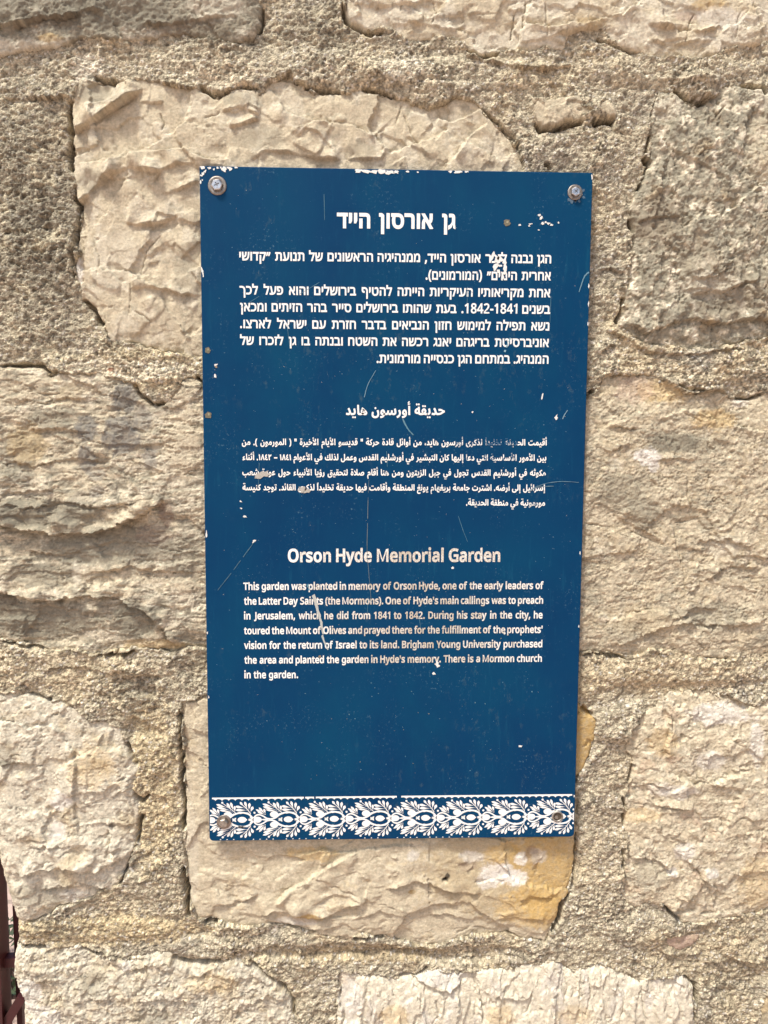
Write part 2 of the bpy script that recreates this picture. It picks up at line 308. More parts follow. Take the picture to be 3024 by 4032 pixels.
  poly=[390,1515,387,1575,392,1640,395,1710,400,1755,395,1825,400,1900,402,1940,415,1980,420,1997,465,1990,495,2005,535,2007,560,2005,600,2000,650,2012,700,2027,750,2030,770,2025,829,2022,860,2040,905,2050,955,2045,995,2030,1055,2025,1095,2017,1130,2030,1180,2045,1190,2015,1205,1985,1215,1955,1230,1935,1245,1900,1250,1835,1255,1775,1250,1715,1245,1695,1265,1655,1280,1625,1290,1575,1295,1550,1280,1540,1255,1515,1100,1505,800,1500,440,1500],
  fac=[(64,.8,2.6),(24,.45,.8)], rough=[(36,2.8),(8,.3)], fine=.20, sp=.5, col=tuple(CREAM*.98), an=(1.7,1), wob=.7,
  ledges=[(8,18,[556,1985,590,1967,625,1969,665,1980,710,1976,750,1955,800,1940]),(-7,20,[590,1955,620,1925,665,1900,715,1865,745,1850,780,1830]),
          (6,16,[829,1918,860,1911,895,1902,930,1905,965,1920,1000,1926,1040,1928]),(-4,12,[640,1850,690,1835,720,1838]),(4,10,[1120,1940,1150,1932,1195,1938]),(3,9,[1060,1985,1120,1978,1180,1985]),(3,9,[900,1985,960,1975,1030,1992]),(4,12,[460,1960,520,1950,560,1930]),(3,10,[600,1990,680,2010,740,2000]),(4,10,[760,1985,820,1968,880,1980])],
  cracks=[(.6,2,[430,1640,438,1655,446,1660]),(1.6,7,[958,1895,962,1898,966,1893])],
  mix=[(PALE,.0,.5,1),(TAN,.1,.6,1)],
  blobs=[(1090,1880,210,130,TAN*.98,.85,3),(1180,1880,100,130,OCHRE*1.1,.75,4),(1090,1845,50,34,OCHRE*1.15,.6,24),(1140,1960,90,50,OCHRE*1.2,.5,25),(1260,1600,60,110,OCHRE*1.02,.9,5),(1180,1960,60,60,OCHRE*1.15,.5,15),
         (1075,1885,48,28,WHITE*1.1,.95,6),(1115,1895,30,20,WHITE*1.1,.95,7),(1125,1855,18,16,WHITE*1.08,.9,8),(1050,1905,30,16,WHITE,.7,16),(1020,1850,34,16,WHITE*.95,.6,9),(1165,1850,22,20,WHITE*.9,.6,17),(1150,1850,22,24,PINK*.45,.6,10),(1010,1870,24,12,PINK*.5,.5,18),
         (966,1888,7,8,DARK*.5,1,11),(962,1897,9,5,DARK*.6,1,19),(665,1980,44,14,OCHRE*.9,.85,12),(640,1990,60,12,WHITE*.8,.6,20),(670,1845,70,18,OCHRE*1.1,.55,13),(410,1850,22,150,PALE,.6,14),(890,1925,10,6,OCHRE*.7,.8,21),(890,1845,16,14,WHITE*.9,.7,22)]),  # near-black spots paint the shade inside the drill hole
 dict(label='cream block with white lime patches right of the sign bottom', seed=20, grit=0.8, ter=2.4, h=1.5, bulge=6, L=22,
  poly=[1429,1510,1445,1500,1480,1490,1530,1495,1570,1500,1610,1517,1630,1520,1650,1510,2190,1505,2190,1960,1659,1972,1580,1985,1545,1990,1520,2000,1475,1995,1450,1975,1430,1955,1405,1950,1370,1962,1350,1955,1347,1915,1347,1875,1350,1835,1345,1800,1352,1755,1345,1725,1360,1705,1360,1675,1370,1640,1355,1620,1352,1590,1360,1570,1390,1540],
  fac=[(50,.7,2.2),(19,.55,1.0),(8,.5,.45)], rough=[(30,2.6),(9,.4)], fine=.7, col=tuple(CREAM*1.0), an=(1.2,1),
  ledges=[(5,14,[1352,1850,1390,1852,1420,1860,1450,1880]),(5,12,[1440,1970,1470,1960,1500,1940]),(-6,20,[1400,1640,1440,1665,1500,1690,1560,1680,1620,1660]),(5,12,[1440,1530,1445,1580,1432,1640]),(4,10,[1510,1640,1540,1625,1580,1630,1620,1615]),(4,9,[1480,1850,1510,1880,1530,1910]),(4,9,[1380,1740,1440,1735,1500,1750]),(3,8,[1560,1780,1600,1760,1659,1770]),(4,9,[1540,1960,1545,1920,1530,1900]),(4,10,[1360,1700,1400,1690,1450,1700]),(4,9,[1590,1600,1620,1620,1640,1640])],
  cracks=[(.6,2.2,[1445,1520,1450,1560,1440,1600]),(.7,2.4,[1490,1890,1500,1870,1530,1920,1544,1960]),(.6,2,[1360,1735,1420,1738,1480,1745])],
  mix=[(PALE,-.05,.6,1),(TAN,.10,.6,1),(PINK,.22,.4,1),(GREY*1.2,.2,.5,3)],
  blobs=[(1550,1540,80,30,WHITE,.75,3),(1630,1600,20,60,WHITE,.7,4),(1450,1880,14,14,WHITE,.85,5),(1475,1835,26,26,WHITE,.7,6),(1535,1880,18,14,WHITE,.8,7),(1460,1705,50,20,WHITE,.6,8),(1530,1640,40,26,WHITE,.6,9),(1420,1700,30,20,WHITE,.4,10),(1400,1890,50,40,GREY*1.15,.5,11),(1430,1600,40,40,OCHRE*1.3,.35,12),(1640,1900,60,80,OCHRE*1.3,.3,13),(1380,1760,60,20,OCHRE*1.3,.3,14)]),
 dict(label='crumbly cream block at the bottom left corner', seed=21, grit=1.5, ter=1.8, h=1.5, bulge=6, L=22,
  poly=[-160,2045,30,2045,65,2045,130,2050,170,2045,210,2060,250,2067,280,2072,320,2052,370,2055,380,2070,415,2082,450,2075,485,2075,520,2067,540,2075,570,2100,600,2120,615,2140,635,2165,635,2212,640,2880,-160,2880],
  fac=[(34,.6,2.0),(14,.6,1.4),(7,.6,.7)], rough=[(24,2.6),(8,1.4)], fine=.8, col=tuple(PALE*.92),
  ledges=[(5,12,[230,2080,280,2092,330,2080,380,2100]),(4,9,[160,2160,200,2150,240,2165]),(5,12,[290,2160,350,2150,430,2165]),(4,10,[400,2110,450,2100,520,2115]),(4,10,[540,2170,580,2150,620,2165]),(-4,10,[60,2080,110,2090,180,2080])],
  mix=[(CREAM,.0,.8,1),(TAN,.12,.6,2),(GREY,.22,.6,2),(DARK*1.4,.42,.6,2)],
  blobs=[(60,2150,40,44,WHITE,.75,3),(100,2190,40,30,WHITE,.7,4),(270,2085,18,14,WHITE,.6,5),(200,2120,40,30,GREY,.5,6),(330,2190,50,26,GREY*.9,.6,7),(460,2120,70,30,OCHRE*1.3,.3,8)]),
 dict(label='cream white block with upright fracture lines at the bottom', seed=22, sp=.55, grit=0.3, ter=2.8, h=1.0, bulge=6, L=18,
  poly=[727,2110,740,2100,780,2105,829,2112,860,2115,895,2108,930,2093,980,2098,1030,2093,1095,2093,1130,2080,1170,2076,1205,2080,1245,2098,1270,2088,1290,2083,1330,2093,1350,2103,1375,2118,1410,2108,1445,2108,1475,2106,1500,2128,1507,2173,1505,2212,1505,2880,725,2880],
  fac=[(40,.8,2.2),(18,.8,1.3),(8,.6,.5)], rough=[(40,2.2),(10,.6)], fine=.25, col=tuple(PALE*1.04), an=(.62,1.5),
  ledges=[(5,14,[890,2110,940,2130,975,2140,1000,2120]),(4,9,[1060,2120,1075,2150,1130,2160,1150,2140])],
  cracks=[(.6,2.4,[1035,2130,1040,2170,1044,2212]),(.6,2.4,[1150,2130,1146,2160,1130,2190]),(.6,2.4,[1270,2100,1275,2150,1260,2200]),(.6,2.4,[1385,2120,1390,2180,1400,2212]),(.5,2,[800,2140,806,2180,800,2215]),(.5,2,[940,2150,950,2190,930,2215]),(.6,2.4,[1210,2085,1225,2130,1215,2170]),(.6,2,[1330,2120,1345,2160,1340,2200])],
  mix=[(CREAM,.05,.7,1),(WHITE,.05,.6,1)],
  blobs=[(760,2160,30,60,WHITE,.7,3),(960,2110,60,24,WHITE*.92,.7,4),(850,2190,40,30,OCHRE*1.3,.4,5),(1080,2190,40,30,OCHRE*1.3,.4,6),(1240,2190,50,30,OCHRE*1.3,.3,7),(740,2120,16,20,PINK,.3,8)]),
 dict(label='dark-edged block just showing at the bottom right', seed=23, grit=0.8, h=2, bulge=4, L=18,
  poly=[1645,2880,1640,2200,1650,2160,1662,2140,1760,2130,2190,2130,2190,2880],
  fac=[(30,.5,1.6)], rough=[(24,2.0)], fine=.6, col=tuple(TAN), mix=[(GREY,.0,.6,1)], blobs=[]),
 dict(label='small pink stone chip set in the mortar', seed=24, h=1.6, arris=.6, bulge=0.8, L=5, wob=.5,
  poly=[1435,2026,1450,2020,1475,2022,1500,2019,1514,2022,1505,2034,1490,2046,1470,2056,1450,2048,1440,2040],
  fac=[(14,.4,.6)], rough=[(8,.4)], fine=.3, col=(0.47,0.35,0.265), mix=[(TAN,.0,.5,2)]),
]
# open joints: half width mm, depth mm, line in reference pixels
GAPS = [
 (1.3,16,[388,1530,388,1580,391,1640,394,1700,398,1760,394,1800]),(1.5,18,[398,1870,402,1920,404,1950,412,1985]),
 (1.6,20,[1232,1930,1216,1955,1206,1990,1192,2015]),(1.0,10,[1250,1800,1246,1850,1236,1925]),
 (1.5,14,[152,210,150,250,152,285,152,330,151,372]),(1.2,12,[156,420,172,442,167,480,159,530,156,570,160,605]),(1.4,14,[175,642,200,668,220,705]),
 (1.4,12,[200,168,228,172,250,176]),(1.5,14,[430,188,462,203,482,202,500,193]),(1.2,11,[512,190,532,187,560,196]),(1.2,12,[656,188,700,196,735,199]),(1.3,12,[780,193,822,197,850,206]),
 (1.5,15,[1155,262,1168,281,1190,282,1225,268,1262,262]),(2.2,20,[1278,266,1300,259,1328,262]),(1.6,16,[1392,338,1400,350,1405,340]),(1.2,14,[1398,330,1406,290]),
 (1.1,10,[1404,355,1394,376,1378,416]),(1.2,12,[1361,470,1368,505]),(1.4,13,[1348,640,1341,676,1333,700]),(1.5,13,[1452,194,1480,218,1512,224,1530,212]),(1.3,11,[1600,184,1650,186,1658,205]),
 (1.0,10,[1045,236,1082,268,1110,298,1126,325]),(1.2,10,[1175,354,1185,358,1190,368]),
 (1.5,13,[0,789,40,788,90,790,106,808,128,799]),(1.2,11,[288,825,300,850,332,874,360,871]),(1.4,13,[424,812,438,826,440,835]),
 (1.2,10,[1262,866,1272,852,1284,840]),(1.2,9,[1590,858,1622,861,1650,846]),(1.2,9,[1462,830,1484,843,1520,842]),
 (1.3,11,[0,1387,60,1398,95,1404]),(1.3,11,[210,1418,268,1414,292,1404]),(1.3,10,[1258,1413,1305,1415,1352,1424]),
 (1.2,10,[62,1498,98,1512,112,1512]),(1.4,13,[268,1606,282,1630,302,1655]),(1.5,14,[288,1716,305,1737,324,1716]),(1.4,13,[303,1760,300,1798,296,1822]),(1.2,10,[278,1862,268,1890,258,1915]),
 (1.4,13,[33,2046,68,2047,100,2050]),(1.3,12,[172,2048,212,2064,236,2070]),(1.5,14,[372,2066,386,2078,416,2084,446,2078,486,2078]),(1.1,11,[536,2074,570,2102,596,2122]),(1.2,11,[600,2122,634,2166,636,2200]),
 (1.6,15,[440,1996,456,1990,470,1996]),(1.2,9,[760,2030,790,2026,829,2026]),(1.3,11,[1255,1526,1268,1540,1282,1546]),
 (1.2,10,[1346,1720,1352,1745,1348,1790]),(1.1,10,[1358,1690,1370,1650]),(1.1,10,[1346,1830,1347,1880]),(1.2,10,[1432,1956,1452,1976,1470,1992]),
 (1.3,11,[1475,2108,1502,2130,1508,2170]),(1.2,10,[560,75,566,60,568,20]),(1.4,13,[740,10,744,34,752,52,800,70,830,67]),(1.1,10,[1005,108,1045,122,1080,117]),
 (1.0,9,[1290,80,1330,98,1370,114]),(1.0,8,[860,2116,896,2110,928,2096]),
]
# lumps and hollows of the mortar beds: x, y, rx, ry (reference pixels), mm
MORTAR_LUMPS = [(560,205,130,60,4),(700,150,200,45,4),(480,120,200,40,2.5),(1000,160,260,40,4),(1510,190,50,40,7),(1450,150,220,40,4),(960,205,110,28,3),
 (1240,330,130,60,5),(1300,430,60,90,3),(80,500,90,260,3),(70,300,90,90,2),(300,790,260,40,2),(345,840,60,50,5),(1330,770,100,60,1),(1560,790,140,50,5),(1500,835,90,26,4),
 (100,1445,260,50,2),(330,1470,160,40,0),(300,1480,70,30,-5),(350,1700,60,220,0),(340,1560,60,60,-3),(330,1900,100,70,3),(200,2010,260,30,3),(450,2050,120,34,4),
 (700,2060,260,24,-5),(620,2040,80,30,2),(1000,2065,200,26,-5),(1330,1750,60,240,1),(1310,1900,70,120,2),(1340,1560,80,60,6),(1450,1450,260,40,4),(1300,1480,80,50,3),
 (1200,2060,220,40,2),(1400,2010,120,50,4),(1580,2050,140,50,0),(1590,2120,80,50,-2),(290,1580,40,30,-5),(450,65,130,40,0),(650,60,80,70,3)]
MORTAR_SMOOTH = [(1330,1800,70,180,.8),(1600,2050,90,40,.8),(1540,2090,120,30,.7),(760,2065,200,20,.7),(330,1620,40,50,.6),(260,1990,120,30,.5),(1440,1450,200,40,.6),(110,1450,160,40,.6),(1300,520,40,100,.5),(430,1470,40,30,.5),(860,150,60,20,.6)]
MORTAR_LEDGES = [(7,14,[1000,120,1080,140,1160,150,1240,140]),(5,10,[380,1010,430,1000,470,1010]),(6,12,[0,212,100,215,150,205]),(-5,12,[1180,300,1240,290,1310,285]),(5,12,[1290,585,1320,580,1350,590]),
 (6,14,[120,1395,200,1418,300,1404]),(5,12,[80,1460,130,1442,180,1440,230,1455,300,1450]),(5,9,[1280,780,1300,760,1330,740]),(6,16,[1300,700,1400,760,1500,765,1620,748]),(5,10,[270,1880,300,1850,330,1840]),
 (4,10,[560,2050,640,2060,720,2066,829,2060,980,2062]),(5,12,[1520,2080,1580,2074,1659,2080]),(5,10,[1430,2060,1480,2070,1520,2062])]
MORTAR_BLOBS = [(320,800,260,50,np.array((.50,.41,.25)),.6,301),(100,1445,260,60,np.array((.50,.42,.28)),.6,302),(230,2010,260,40,np.array((.49,.385,.215)),.7,303),(330,1700,60,250,np.array((.47,.37,.21)),.6,304),
 (1330,1800,80,250,np.array((.40,.34,.24)),.7,305),(800,2065,240,26,np.array((.40,.31,.18)),.7,306),(1450,1450,240,60,np.array((.48,.39,.25)),.6,307),(1520,2060,200,80,np.array((.38,.31,.20)),.6,308),
 (190,150,40,40,PALE,.7,309),(60,650,80,60,CREAM,.6,310),(480,160,100,40,CREAM,.5,311),(870,150,60,30,PALE,.5,312),(260,800,180,30,PALE*.9,.5,313),(240,798,8,4,np.array((.30,.10,.05)),.9,314)]
def LICHEN(x, y):
    """where the old mortar carries dark lichen: left upper bed, top beds, the joint by the grey block"""
    o = np.zeros(x.shape, np.float32)
    for px, py, rx, ry, a in [(70,480,150,330,1.0),(500,80,260,60,.7),(700,60,90,80,.8),(900,130,200,40,.35),(1390,300,60,130,.35),(300,1500,80,60,.8),(400,1440,60,60,.7),(1330,600,60,160,.2),
                              (1590,2130,90,70,.6),(130,2010,100,36,.7),(340,1900,80,90,.35),(1230,250,120,50,.2)]:
        p = tr([px, py])[0]; o = np.maximum(o, a * np.exp(-((x - p[0]) / (rx * .5)) ** 2 - ((y - p[1]) / (ry * .5)) ** 2))
    return o - 0.35


def carve(sl, x, y):
    """dark open joints, the same gap cut into stone and mortar"""
    c = np.zeros(x.shape, np.float32)
    for wd, dp, pts in GAPS:
        P = tr(pts); xmin, ymin = P.min(0) - 12; xmax, ymax = P.max(0) + 12
        if x[0, 0] > xmax or x[0, -1] < xmin or y[0, 0] > ymax or y[-1, 0] < ymin: continue
        i0, i1 = np.searchsorted(x[0], [xmin, xmax]); j0, j1 = np.searchsorted(y[:, 0], [ymin, ymax])
        if i1 <= i0 or j1 <= j0: continue
        q = (slice(j0, j1), slice(i0, i1))
        gx = x[q] + 0.55 * WX[sl][q]; gy = y[q] + 0.55 * WY[sl][q]
        s, a = line_sd(P, gx, gy)
        wv = wd * 1.25 * (0.55 + 0.9 * np.clip(0.5 + gn(gx / 13, gy / 13, 71), 0, 1)) * sst(0, .06, a) * sst(1, .94, a) + 1e-3
        c[q] = np.maximum(c[q], dp * np.exp(-(s / wv) ** 2))
    return c
def ledges(h, L, sl, x, y, lw=1.0):
    for A, dec, pts in L:
        P = tr(pts); pad = 3.2 * abs(dec); xmin, ymin = P.min(0) - pad; xmax, ymax = P.max(0) + pad
        i0, i1 = np.searchsorted(x[0], [xmin, xmax]); j0, j1 = np.searchsorted(y[:, 0], [ymin, ymax])
        if i1 <= i0 or j1 <= j0: continue
        q = (slice(j0, j1), slice(i0, i1))
        gx = x[q] + 0.8 * lw * WX[sl][q]; gy = y[q] + 0.8 * lw * WY[sl][q]
        s, a = line_sd(P, gx, gy)
        if A < 0: s = -s; A = -A                           # raised on the lower side
        s = s + lw * 3.4 * fbm(x[q] / 9, y[q] / 8, 61, 4, 0.65) + 0.8 * FINE[sl][q]
        A = A * np.clip(0.95 + 1.1 * gn(x[q] / 17, y[q] / 17, 62), 0.35, 1.5)
        f = sst(0, .10, a) * sst(1, .90, a)
        up = np.exp(-np.clip(s, 0, None) / dec) * sst(-0.5, 0.7, s)
        dn = np.exp(-np.clip(-s, 0, None) / (dec * 0.55)) * (1 - sst(-0.5, 0.7, s))
        h[q] += np.abs(A) * f * (0.62 * up - 0.38 * dn)
def cracks(h, L, sl, x, y):
    for wd, dp, pts in L:
        P = tr(pts); xmin, ymin = P.min(0) - 8; xmax, ymax = P.max(0) + 8
        i0, i1 = np.searchsorted(x[0], [xmin, xmax]); j0, j1 = np.searchsorted(y[:, 0], [ymin, ymax])
        if i1 <= i0 or j1 <= j0: continue
        q = (slice(j0, j1), slice(i0, i1))
        s, a = line_sd(P, x[q] + 0.6 * WX[sl][q], y[q] + 0.6 * WY[sl][q])
        h[q] -= dp * np.exp(-(s / wd) ** 2) * sst(0, .15, a) * sst(1, .85, a)
def blobs(c, L, sl, x, y):
    for px, py, rx, ry, colr, amt, seed in L:
        p = tr([px, py])[0]; k = 0.52 * 0.96
        e = np.sqrt(((x - p[0]) / (rx * k)) ** 2 + ((y - p[1]) / (ry * k)) ** 2)
        m = sst(1.0, 0.66, e + 0.6 * fbm(x / 9, y / 8, seed, 5, 0.68)) * amt
        m = m * np.clip(0.88 + 0.9 * FINE[sl], 0.3, 1)
        c += (colr - c) * m[..., None]
def under_sign(h, x, y):
    """the sign is screwed on with a few millimetres to spare"""
    d = np.minimum(np.minimum(x + 3, 403 - x), np.minimum(y + 3, 712 - y))
    return np.where(d > 0, np.minimum(h, 7.0), h)

def grid_mesh(name, sl, h, c, keep, mat, parent, label=None):
    x = UU[sl]; z = VV[sl]
    k = keep
    cell = k[:-1, :-1] & k[1:, :-1] & k[:-1, 1:] & k[1:, 1:]
    used = np.zeros(k.shape, bool)
    used[:-1, :-1] |= cell; used[1:, :-1] |= cell; used[:-1, 1:] |= cell; used[1:, 1:] |= cell
    idx = np.full(k.shape, -1, np.int32); nv = int(used.sum()); idx[used] = np.arange(nv)
    co = np.empty((nv, 3), np.float32)
    co[:, 0] = x[used]; co[:, 1] = -(NBASE + h[used] * 0.001); co[:, 2] = z[used] + Z0
    q = np.stack([idx[:-1, :-1][cell], idx[:-1, 1:][cell], idx[1:, 1:][cell], idx[1:, :-1][cell]], 1).astype(np.int32)
    me = bpy.data.meshes.new(name)
    me.vertices.add(nv); me.vertices.foreach_set('co', co.ravel())
    nf = len(q); me.loops.add(nf * 4); me.loops.foreach_set('vertex_index', q.ravel())
    me.polygons.add(nf); me.polygons.foreach_set('loop_start', np.arange(0, nf * 4, 4, dtype=np.int32))
    me.update(calc_edges=True)
    me.polygons.foreach_set('use_smooth', np.ones(nf, bool))
    at_ = me.attributes.new('tint', 'FLOAT_COLOR', 'POINT')
    rgba = np.ones((nv, 4), np.float32); rgba[:, :3] = np.clip(c[used], 0.01, 0.9)
    at_.data.foreach_set('color', rgba.ravel())
    me.materials.append(mat)
    o = link(bpy.data.objects.new(name, me), parent)
    if label: o['label'] = label
    return o

# materials of the wall
def stone_mat():
    s = NT('limestone'); v = s.coord()
    a = s.attr('tint').outputs['Color']
    g = s.ramp(s.noise(v, 420, 5, 0.65), 0.3, 0.7, 0.84, 1.14)
    cc = s.n('ShaderNodeCombineXYZ'); [s.l(g, cc.inputs[i]) for i in range(3)]
    s.base(s.mix(1.0, a, cc.outputs[0], 'MULTIPLY'))
    s.set(Roughness=0.92, Specular_IOR_Level=0.25)
    s.bump(s.noise(v, 430, 8, 0.75), 0.0017, 0.9)
    return s.m
def mortar_mat():
    s = NT('lime_mortar'); v = s.coord()
    a = s.attr('tint').outputs['Color']
    vo = s.n('ShaderNodeTexVoronoi'); vo.inputs['Scale'].default_value = 560; s.l(v, vo.inputs['Vector'])
    sep = s.n('ShaderNodeSeparateColor'); s.l(vo.outputs['Color'], sep.inputs[0])
    g = s.ramp(sep.outputs[0], 0, 1, 0.72, 1.28)
    cc = s.n('ShaderNodeCombineXYZ'); [s.l(g, cc.inputs[i]) for i in range(3)]
    s.base(s.mix(1.0, a, cc.outputs[0], 'MULTIPLY'))
    s.set(Roughness=0.95, Specular_IOR_Level=0.2)
    s.bump(s.math('SUBTRACT', s.noise(v, 700, 4, 0.7), vo.outputs['Distance']), 0.0012, 0.8)
    return s.m
M_STONE = stone_mat(); M_MORTAR = mortar_mat()

wall = empty('stone_wall', (0.2, 0.0, 0.0), 'rough cream limestone block wall with sandy mortar joints behind the blue sign', 'wall')
wall.location = (0, 0, 0)

DMAX = np.full(X.shape, -60., np.float32)
for st in STONES:
    P = tr(st['poly'])
    sl = window(P, 26)
    x = X[sl]; y = Y[sl]; f = 4
    sub = (slice(None, None, f), slice(None, None, f))
    d = upsample(poly_sdf(P, x[sub], y[sub]), x.shape, f) if min(x.shape) > 16 else poly_sdf(P, x, y)
    wob = st.get('wob', 1.0)
    d = d + wob * (4.2 * fbm(x / 17, y / 17, st['seed'], 4, 0.6) + 1.1 * gn(x / 3.0, y / 3.0, st['seed'] + 3))
    dp = np.clip(d, 0, None)
    h = st['h'] + st['bulge'] * (1 - np.exp(-dp / st.get('L', 22.0)))
    cx, cy = P.mean(0)
    tx, ty = st.get('tilt', (0, 0)); h = h + tx * (x - cx) / 100 + ty * (y - cy) / 100
    ax, ay = st.get('an', (1, 1))
    wx = x + 1.3 * WX[sl]; wy = y + 1.3 * WY[sl]
    for k, (scale, tilt, step) in enumerate(st['fac']):
        h = h + facet(wx / (scale * ax), wy / (scale * ay), st['seed'] + 5 * k, tilt, step)
        wx = x + 0.45 * WX[sl]; wy = y + 0.45 * WY[sl]
    for k, (scale, amp) in enumerate(st['rough']):
        h = h + amp * fbm(x / (scale * ax), y / (scale * ay), st['seed'] + 40 + k, 4, 0.55, ridge=(k == 1))
    te = st.get('ter', 0)
    if te:                                   # flaking: near-flat planes broken by small sharp steps
        q = h / te + 0.35 * gn(x / 21, y / 21, st['seed'] + 90)
        fl_ = np.floor(q); h = h + (te * (fl_ + sst(0.72, 1.0, q - fl_) - q)) * np.clip(0.62 + 0.9 * gn(x / 30, y / 30, st['seed'] + 91), 0, 0.9)
        q = h / (te * .42) + 0.5 * gn(x / 9, y / 9, st['seed'] + 92)
        fl_ = np.floor(q); h = h + (te * .42 * (fl_ + sst(0.65, 1.0, q - fl_) - q)) * np.clip(0.35 + 1.2 * gn(x / 18, y / 18, st['seed'] + 93), 0, 0.85)
    gr = st.get('grit', 0.5) * np.clip(0.8 + 1.6 * gn(x / 24, y / 24, st['seed'] + 94), 0.15, 1.6)
    h = h + gr * (0.42 * GRIT[sl] - 2.4 * PITS[sl]) + st.get('fine', 0.5) * (1.5 * FINE[sl] + 0.25 * RIDGE[sl])
    ledges(h, st.get('ledges', []), sl, x, y, st.get('lw', 1.0))
    cracks(h, st.get('cracks', []), sl, x, y)
    h = h - st.get('arris', 1.8) * np.exp(-dp / 2.0) - np.clip(-d, 0, None) * 7.0
    h = h - carve(sl, x, y)
    h = under_sign(h, x, y); h = corner(h, sl)
    # stone colour: bedding, lichen, stains, with some relief shade painted in
    c = np.empty(x.shape + (3,), np.float32); c[:] = st['col']
    n1 = fbm(x / (34 * ax), y / (34 * ay), st['seed'] + 60, 5, 0.6); n2 = fbm(x / (13 * ax), y / (13 * ay), st['seed'] + 70, 5, 0.65)
    n3 = fbm(x / 17, y / 4.2, st['seed'] + 100, 5, 0.7) + 0.5 * fbm(x / 55, y / 40, st['seed'] + 101, 2)
    for colr, th, amt, which in st.get('mix', []):
        n = (n1, n2, n3)[which - 1]
        c += (colr - c) * (sst(th, th + 0.26, n + 0.22 * FINE[sl]) * amt)[..., None]
    sp = st.get('sp', 1.0)
    c *= np.clip(1 + sp * (0.75 * FINE[sl] + 0.18 * n2 + 0.16 * GRIT[sl]), .45, 1.35)[..., None]  # tone follows the roughness, so dips are painted darker like shade
    c += (DARK * 2.2 - c) * (sst(0.14, 0.50, fbm(x / (7 * ax), y / (6 * ay), st['seed'] + 80, 4, 0.7) + 0.25 * n1) * st.get('dirt_shade', 0.45))[..., None]  # dirt tone, deepened to paint in shading of the relief
    blobs(c, st.get('blobs', []), sl, x, y)
    grid_mesh('stone_block', sl, h, c, (d > -6) & (S_EDGE[sl] > -34), M_STONE, wall, st['label'])
    DMAX[sl] = np.maximum(DMAX[sl], d)

# mortar: sandy, lumpy, lapping over the arrises of the stones
x, y = X, Y
n1 = fbm(x / 60, y / 60, 201, 4); n2 = fbm(x / 18, y / 18, 202, 5, 0.6)
f1, f2, hc, _, _ = wor((x + 0.3 * WX) / 2.5, (y + 0.3 * WY) / 2.4, 77)
coarse = sst(-0.12, 0.42, n1 + 0.5 * n2)
for px, py, rx, ry, am in MORTAR_SMOOTH:
    p = tr([px, py])[0]
    e = np.sqrt(((x - p[0]) / (rx * .5)) ** 2 + ((y - p[1]) / (ry * .5)) ** 2) + 0.8 * n2
    coarse = coarse * (1 - am * sst(1.0, 0.5, e))
grain = (0.55 - f1) * (0.5 + RND[2][hc])
pit = sst(0.35, 0.75, fbm(x / 7, y / 7, 203, 4, 0.65)) 
g1, g2, gc, _, _ = wor((x + 0.5 * WX) / 7.5, (y + 0.5 * WY) / 6.5, 83)
clump = (0.6 - g1) * (0.3 + RND[2][gc])
LI = LICHEN(x, y)
h = -2.6 * np.clip(LI + .1, 0, 1) * sst(0.0, 0.45, fbm(x / 14, y / 9, 212, 5, 0.65)) * 2.2 + 0.6 + 5.0 * n1 + 4.0 * n2 + 1.8 * FINE + 1.6 * RIDGE + (0.55 + 1.9 * coarse) * grain + (0.3 + 1.3 * coarse) * clump - (1.2 + 4.2 * coarse) * pit
full = (slice(None), slice(None))
for px, py, rx, ry, dh in MORTAR_LUMPS:
    p = tr([px, py])[0]
    e = np.sqrt(((x - p[0]) / (rx * .5)) ** 2 + ((y - p[1]) / (ry * .5)) ** 2) + 0.35 * n2
    h += dh * sst(1.0, 0.45, e)
ledges(h, MORTAR_LEDGES, full, x, y)
lip = 1.4 + 9.0 * np.clip(fbm(x / 34, y / 34, 204, 4, 0.6) + 0.05, -0.15, 1) + 1.0 * gn(x / 4, y / 4, 206)
over = np.clip(DMAX - lip, 0, None)
h = h + 4.0 * np.exp(-np.abs(DMAX - 2.0) / 6.0) * sst(-0.15, 0.3, fbm(x / 40, y / 40, 205, 3)) - over * 4.5 - 0.25 * over * over
h -= carve(full, x, y)
h = under_sign(h, x, y); h = corner(h, full)
c = np.empty(x.shape + (3,), np.float32); c[:] = (0.41, 0.358, 0.255)
c += (np.array((0.46, 0.38, 0.245)) - c) * sst(-0.1, 0.5, fbm(x / 70, y / 70, 207, 4))[..., None] * 0.8
c += (np.array((0.31, 0.275, 0.21)) - c) * sst(0.05, 0.5, fbm(x / 50, y / 50, 208, 5))[..., None] * 0.8
blobs(c, MORTAR_BLOBS, full, x, y)
gv = 1 + (0.38 + 0.42 * coarse) * (RND[3][hc] - 0.5) * 1.6; c *= gv[..., None]
c += (WHITE - c) * ((RND[4][hc] > 0.90) * (f1 < 0.45) * 0.6)[..., None]
lich = sst(0.10, 0.40, fbm(x / 8, y / 7, 209, 5, 0.75) + 0.42 * LI - 0.02)
c += (GREY - c) * (np.clip(LI * 1.5, 0, 1) * 0.7)[..., None]
c += (DARK * .8 - c) * (lich * 0.78)[..., None]
c += (np.array((.56, .49, .335)) - c) * (sst(0.06, 0.34, fbm(x / 30, y / 26, 211, 6, 0.72)) * np.clip(LI + .35, 0, 1) * 0.85)[..., None]
c *= np.clip(1 + 0.7 * FINE, .5, 1.4)[..., None]  # mortar tone follows its roughness too, shade painted into the dips
grid_mesh('mortar', full, h, c, (DMAX < 13) & (S_EDGE > -34), M_MORTAR, wall)

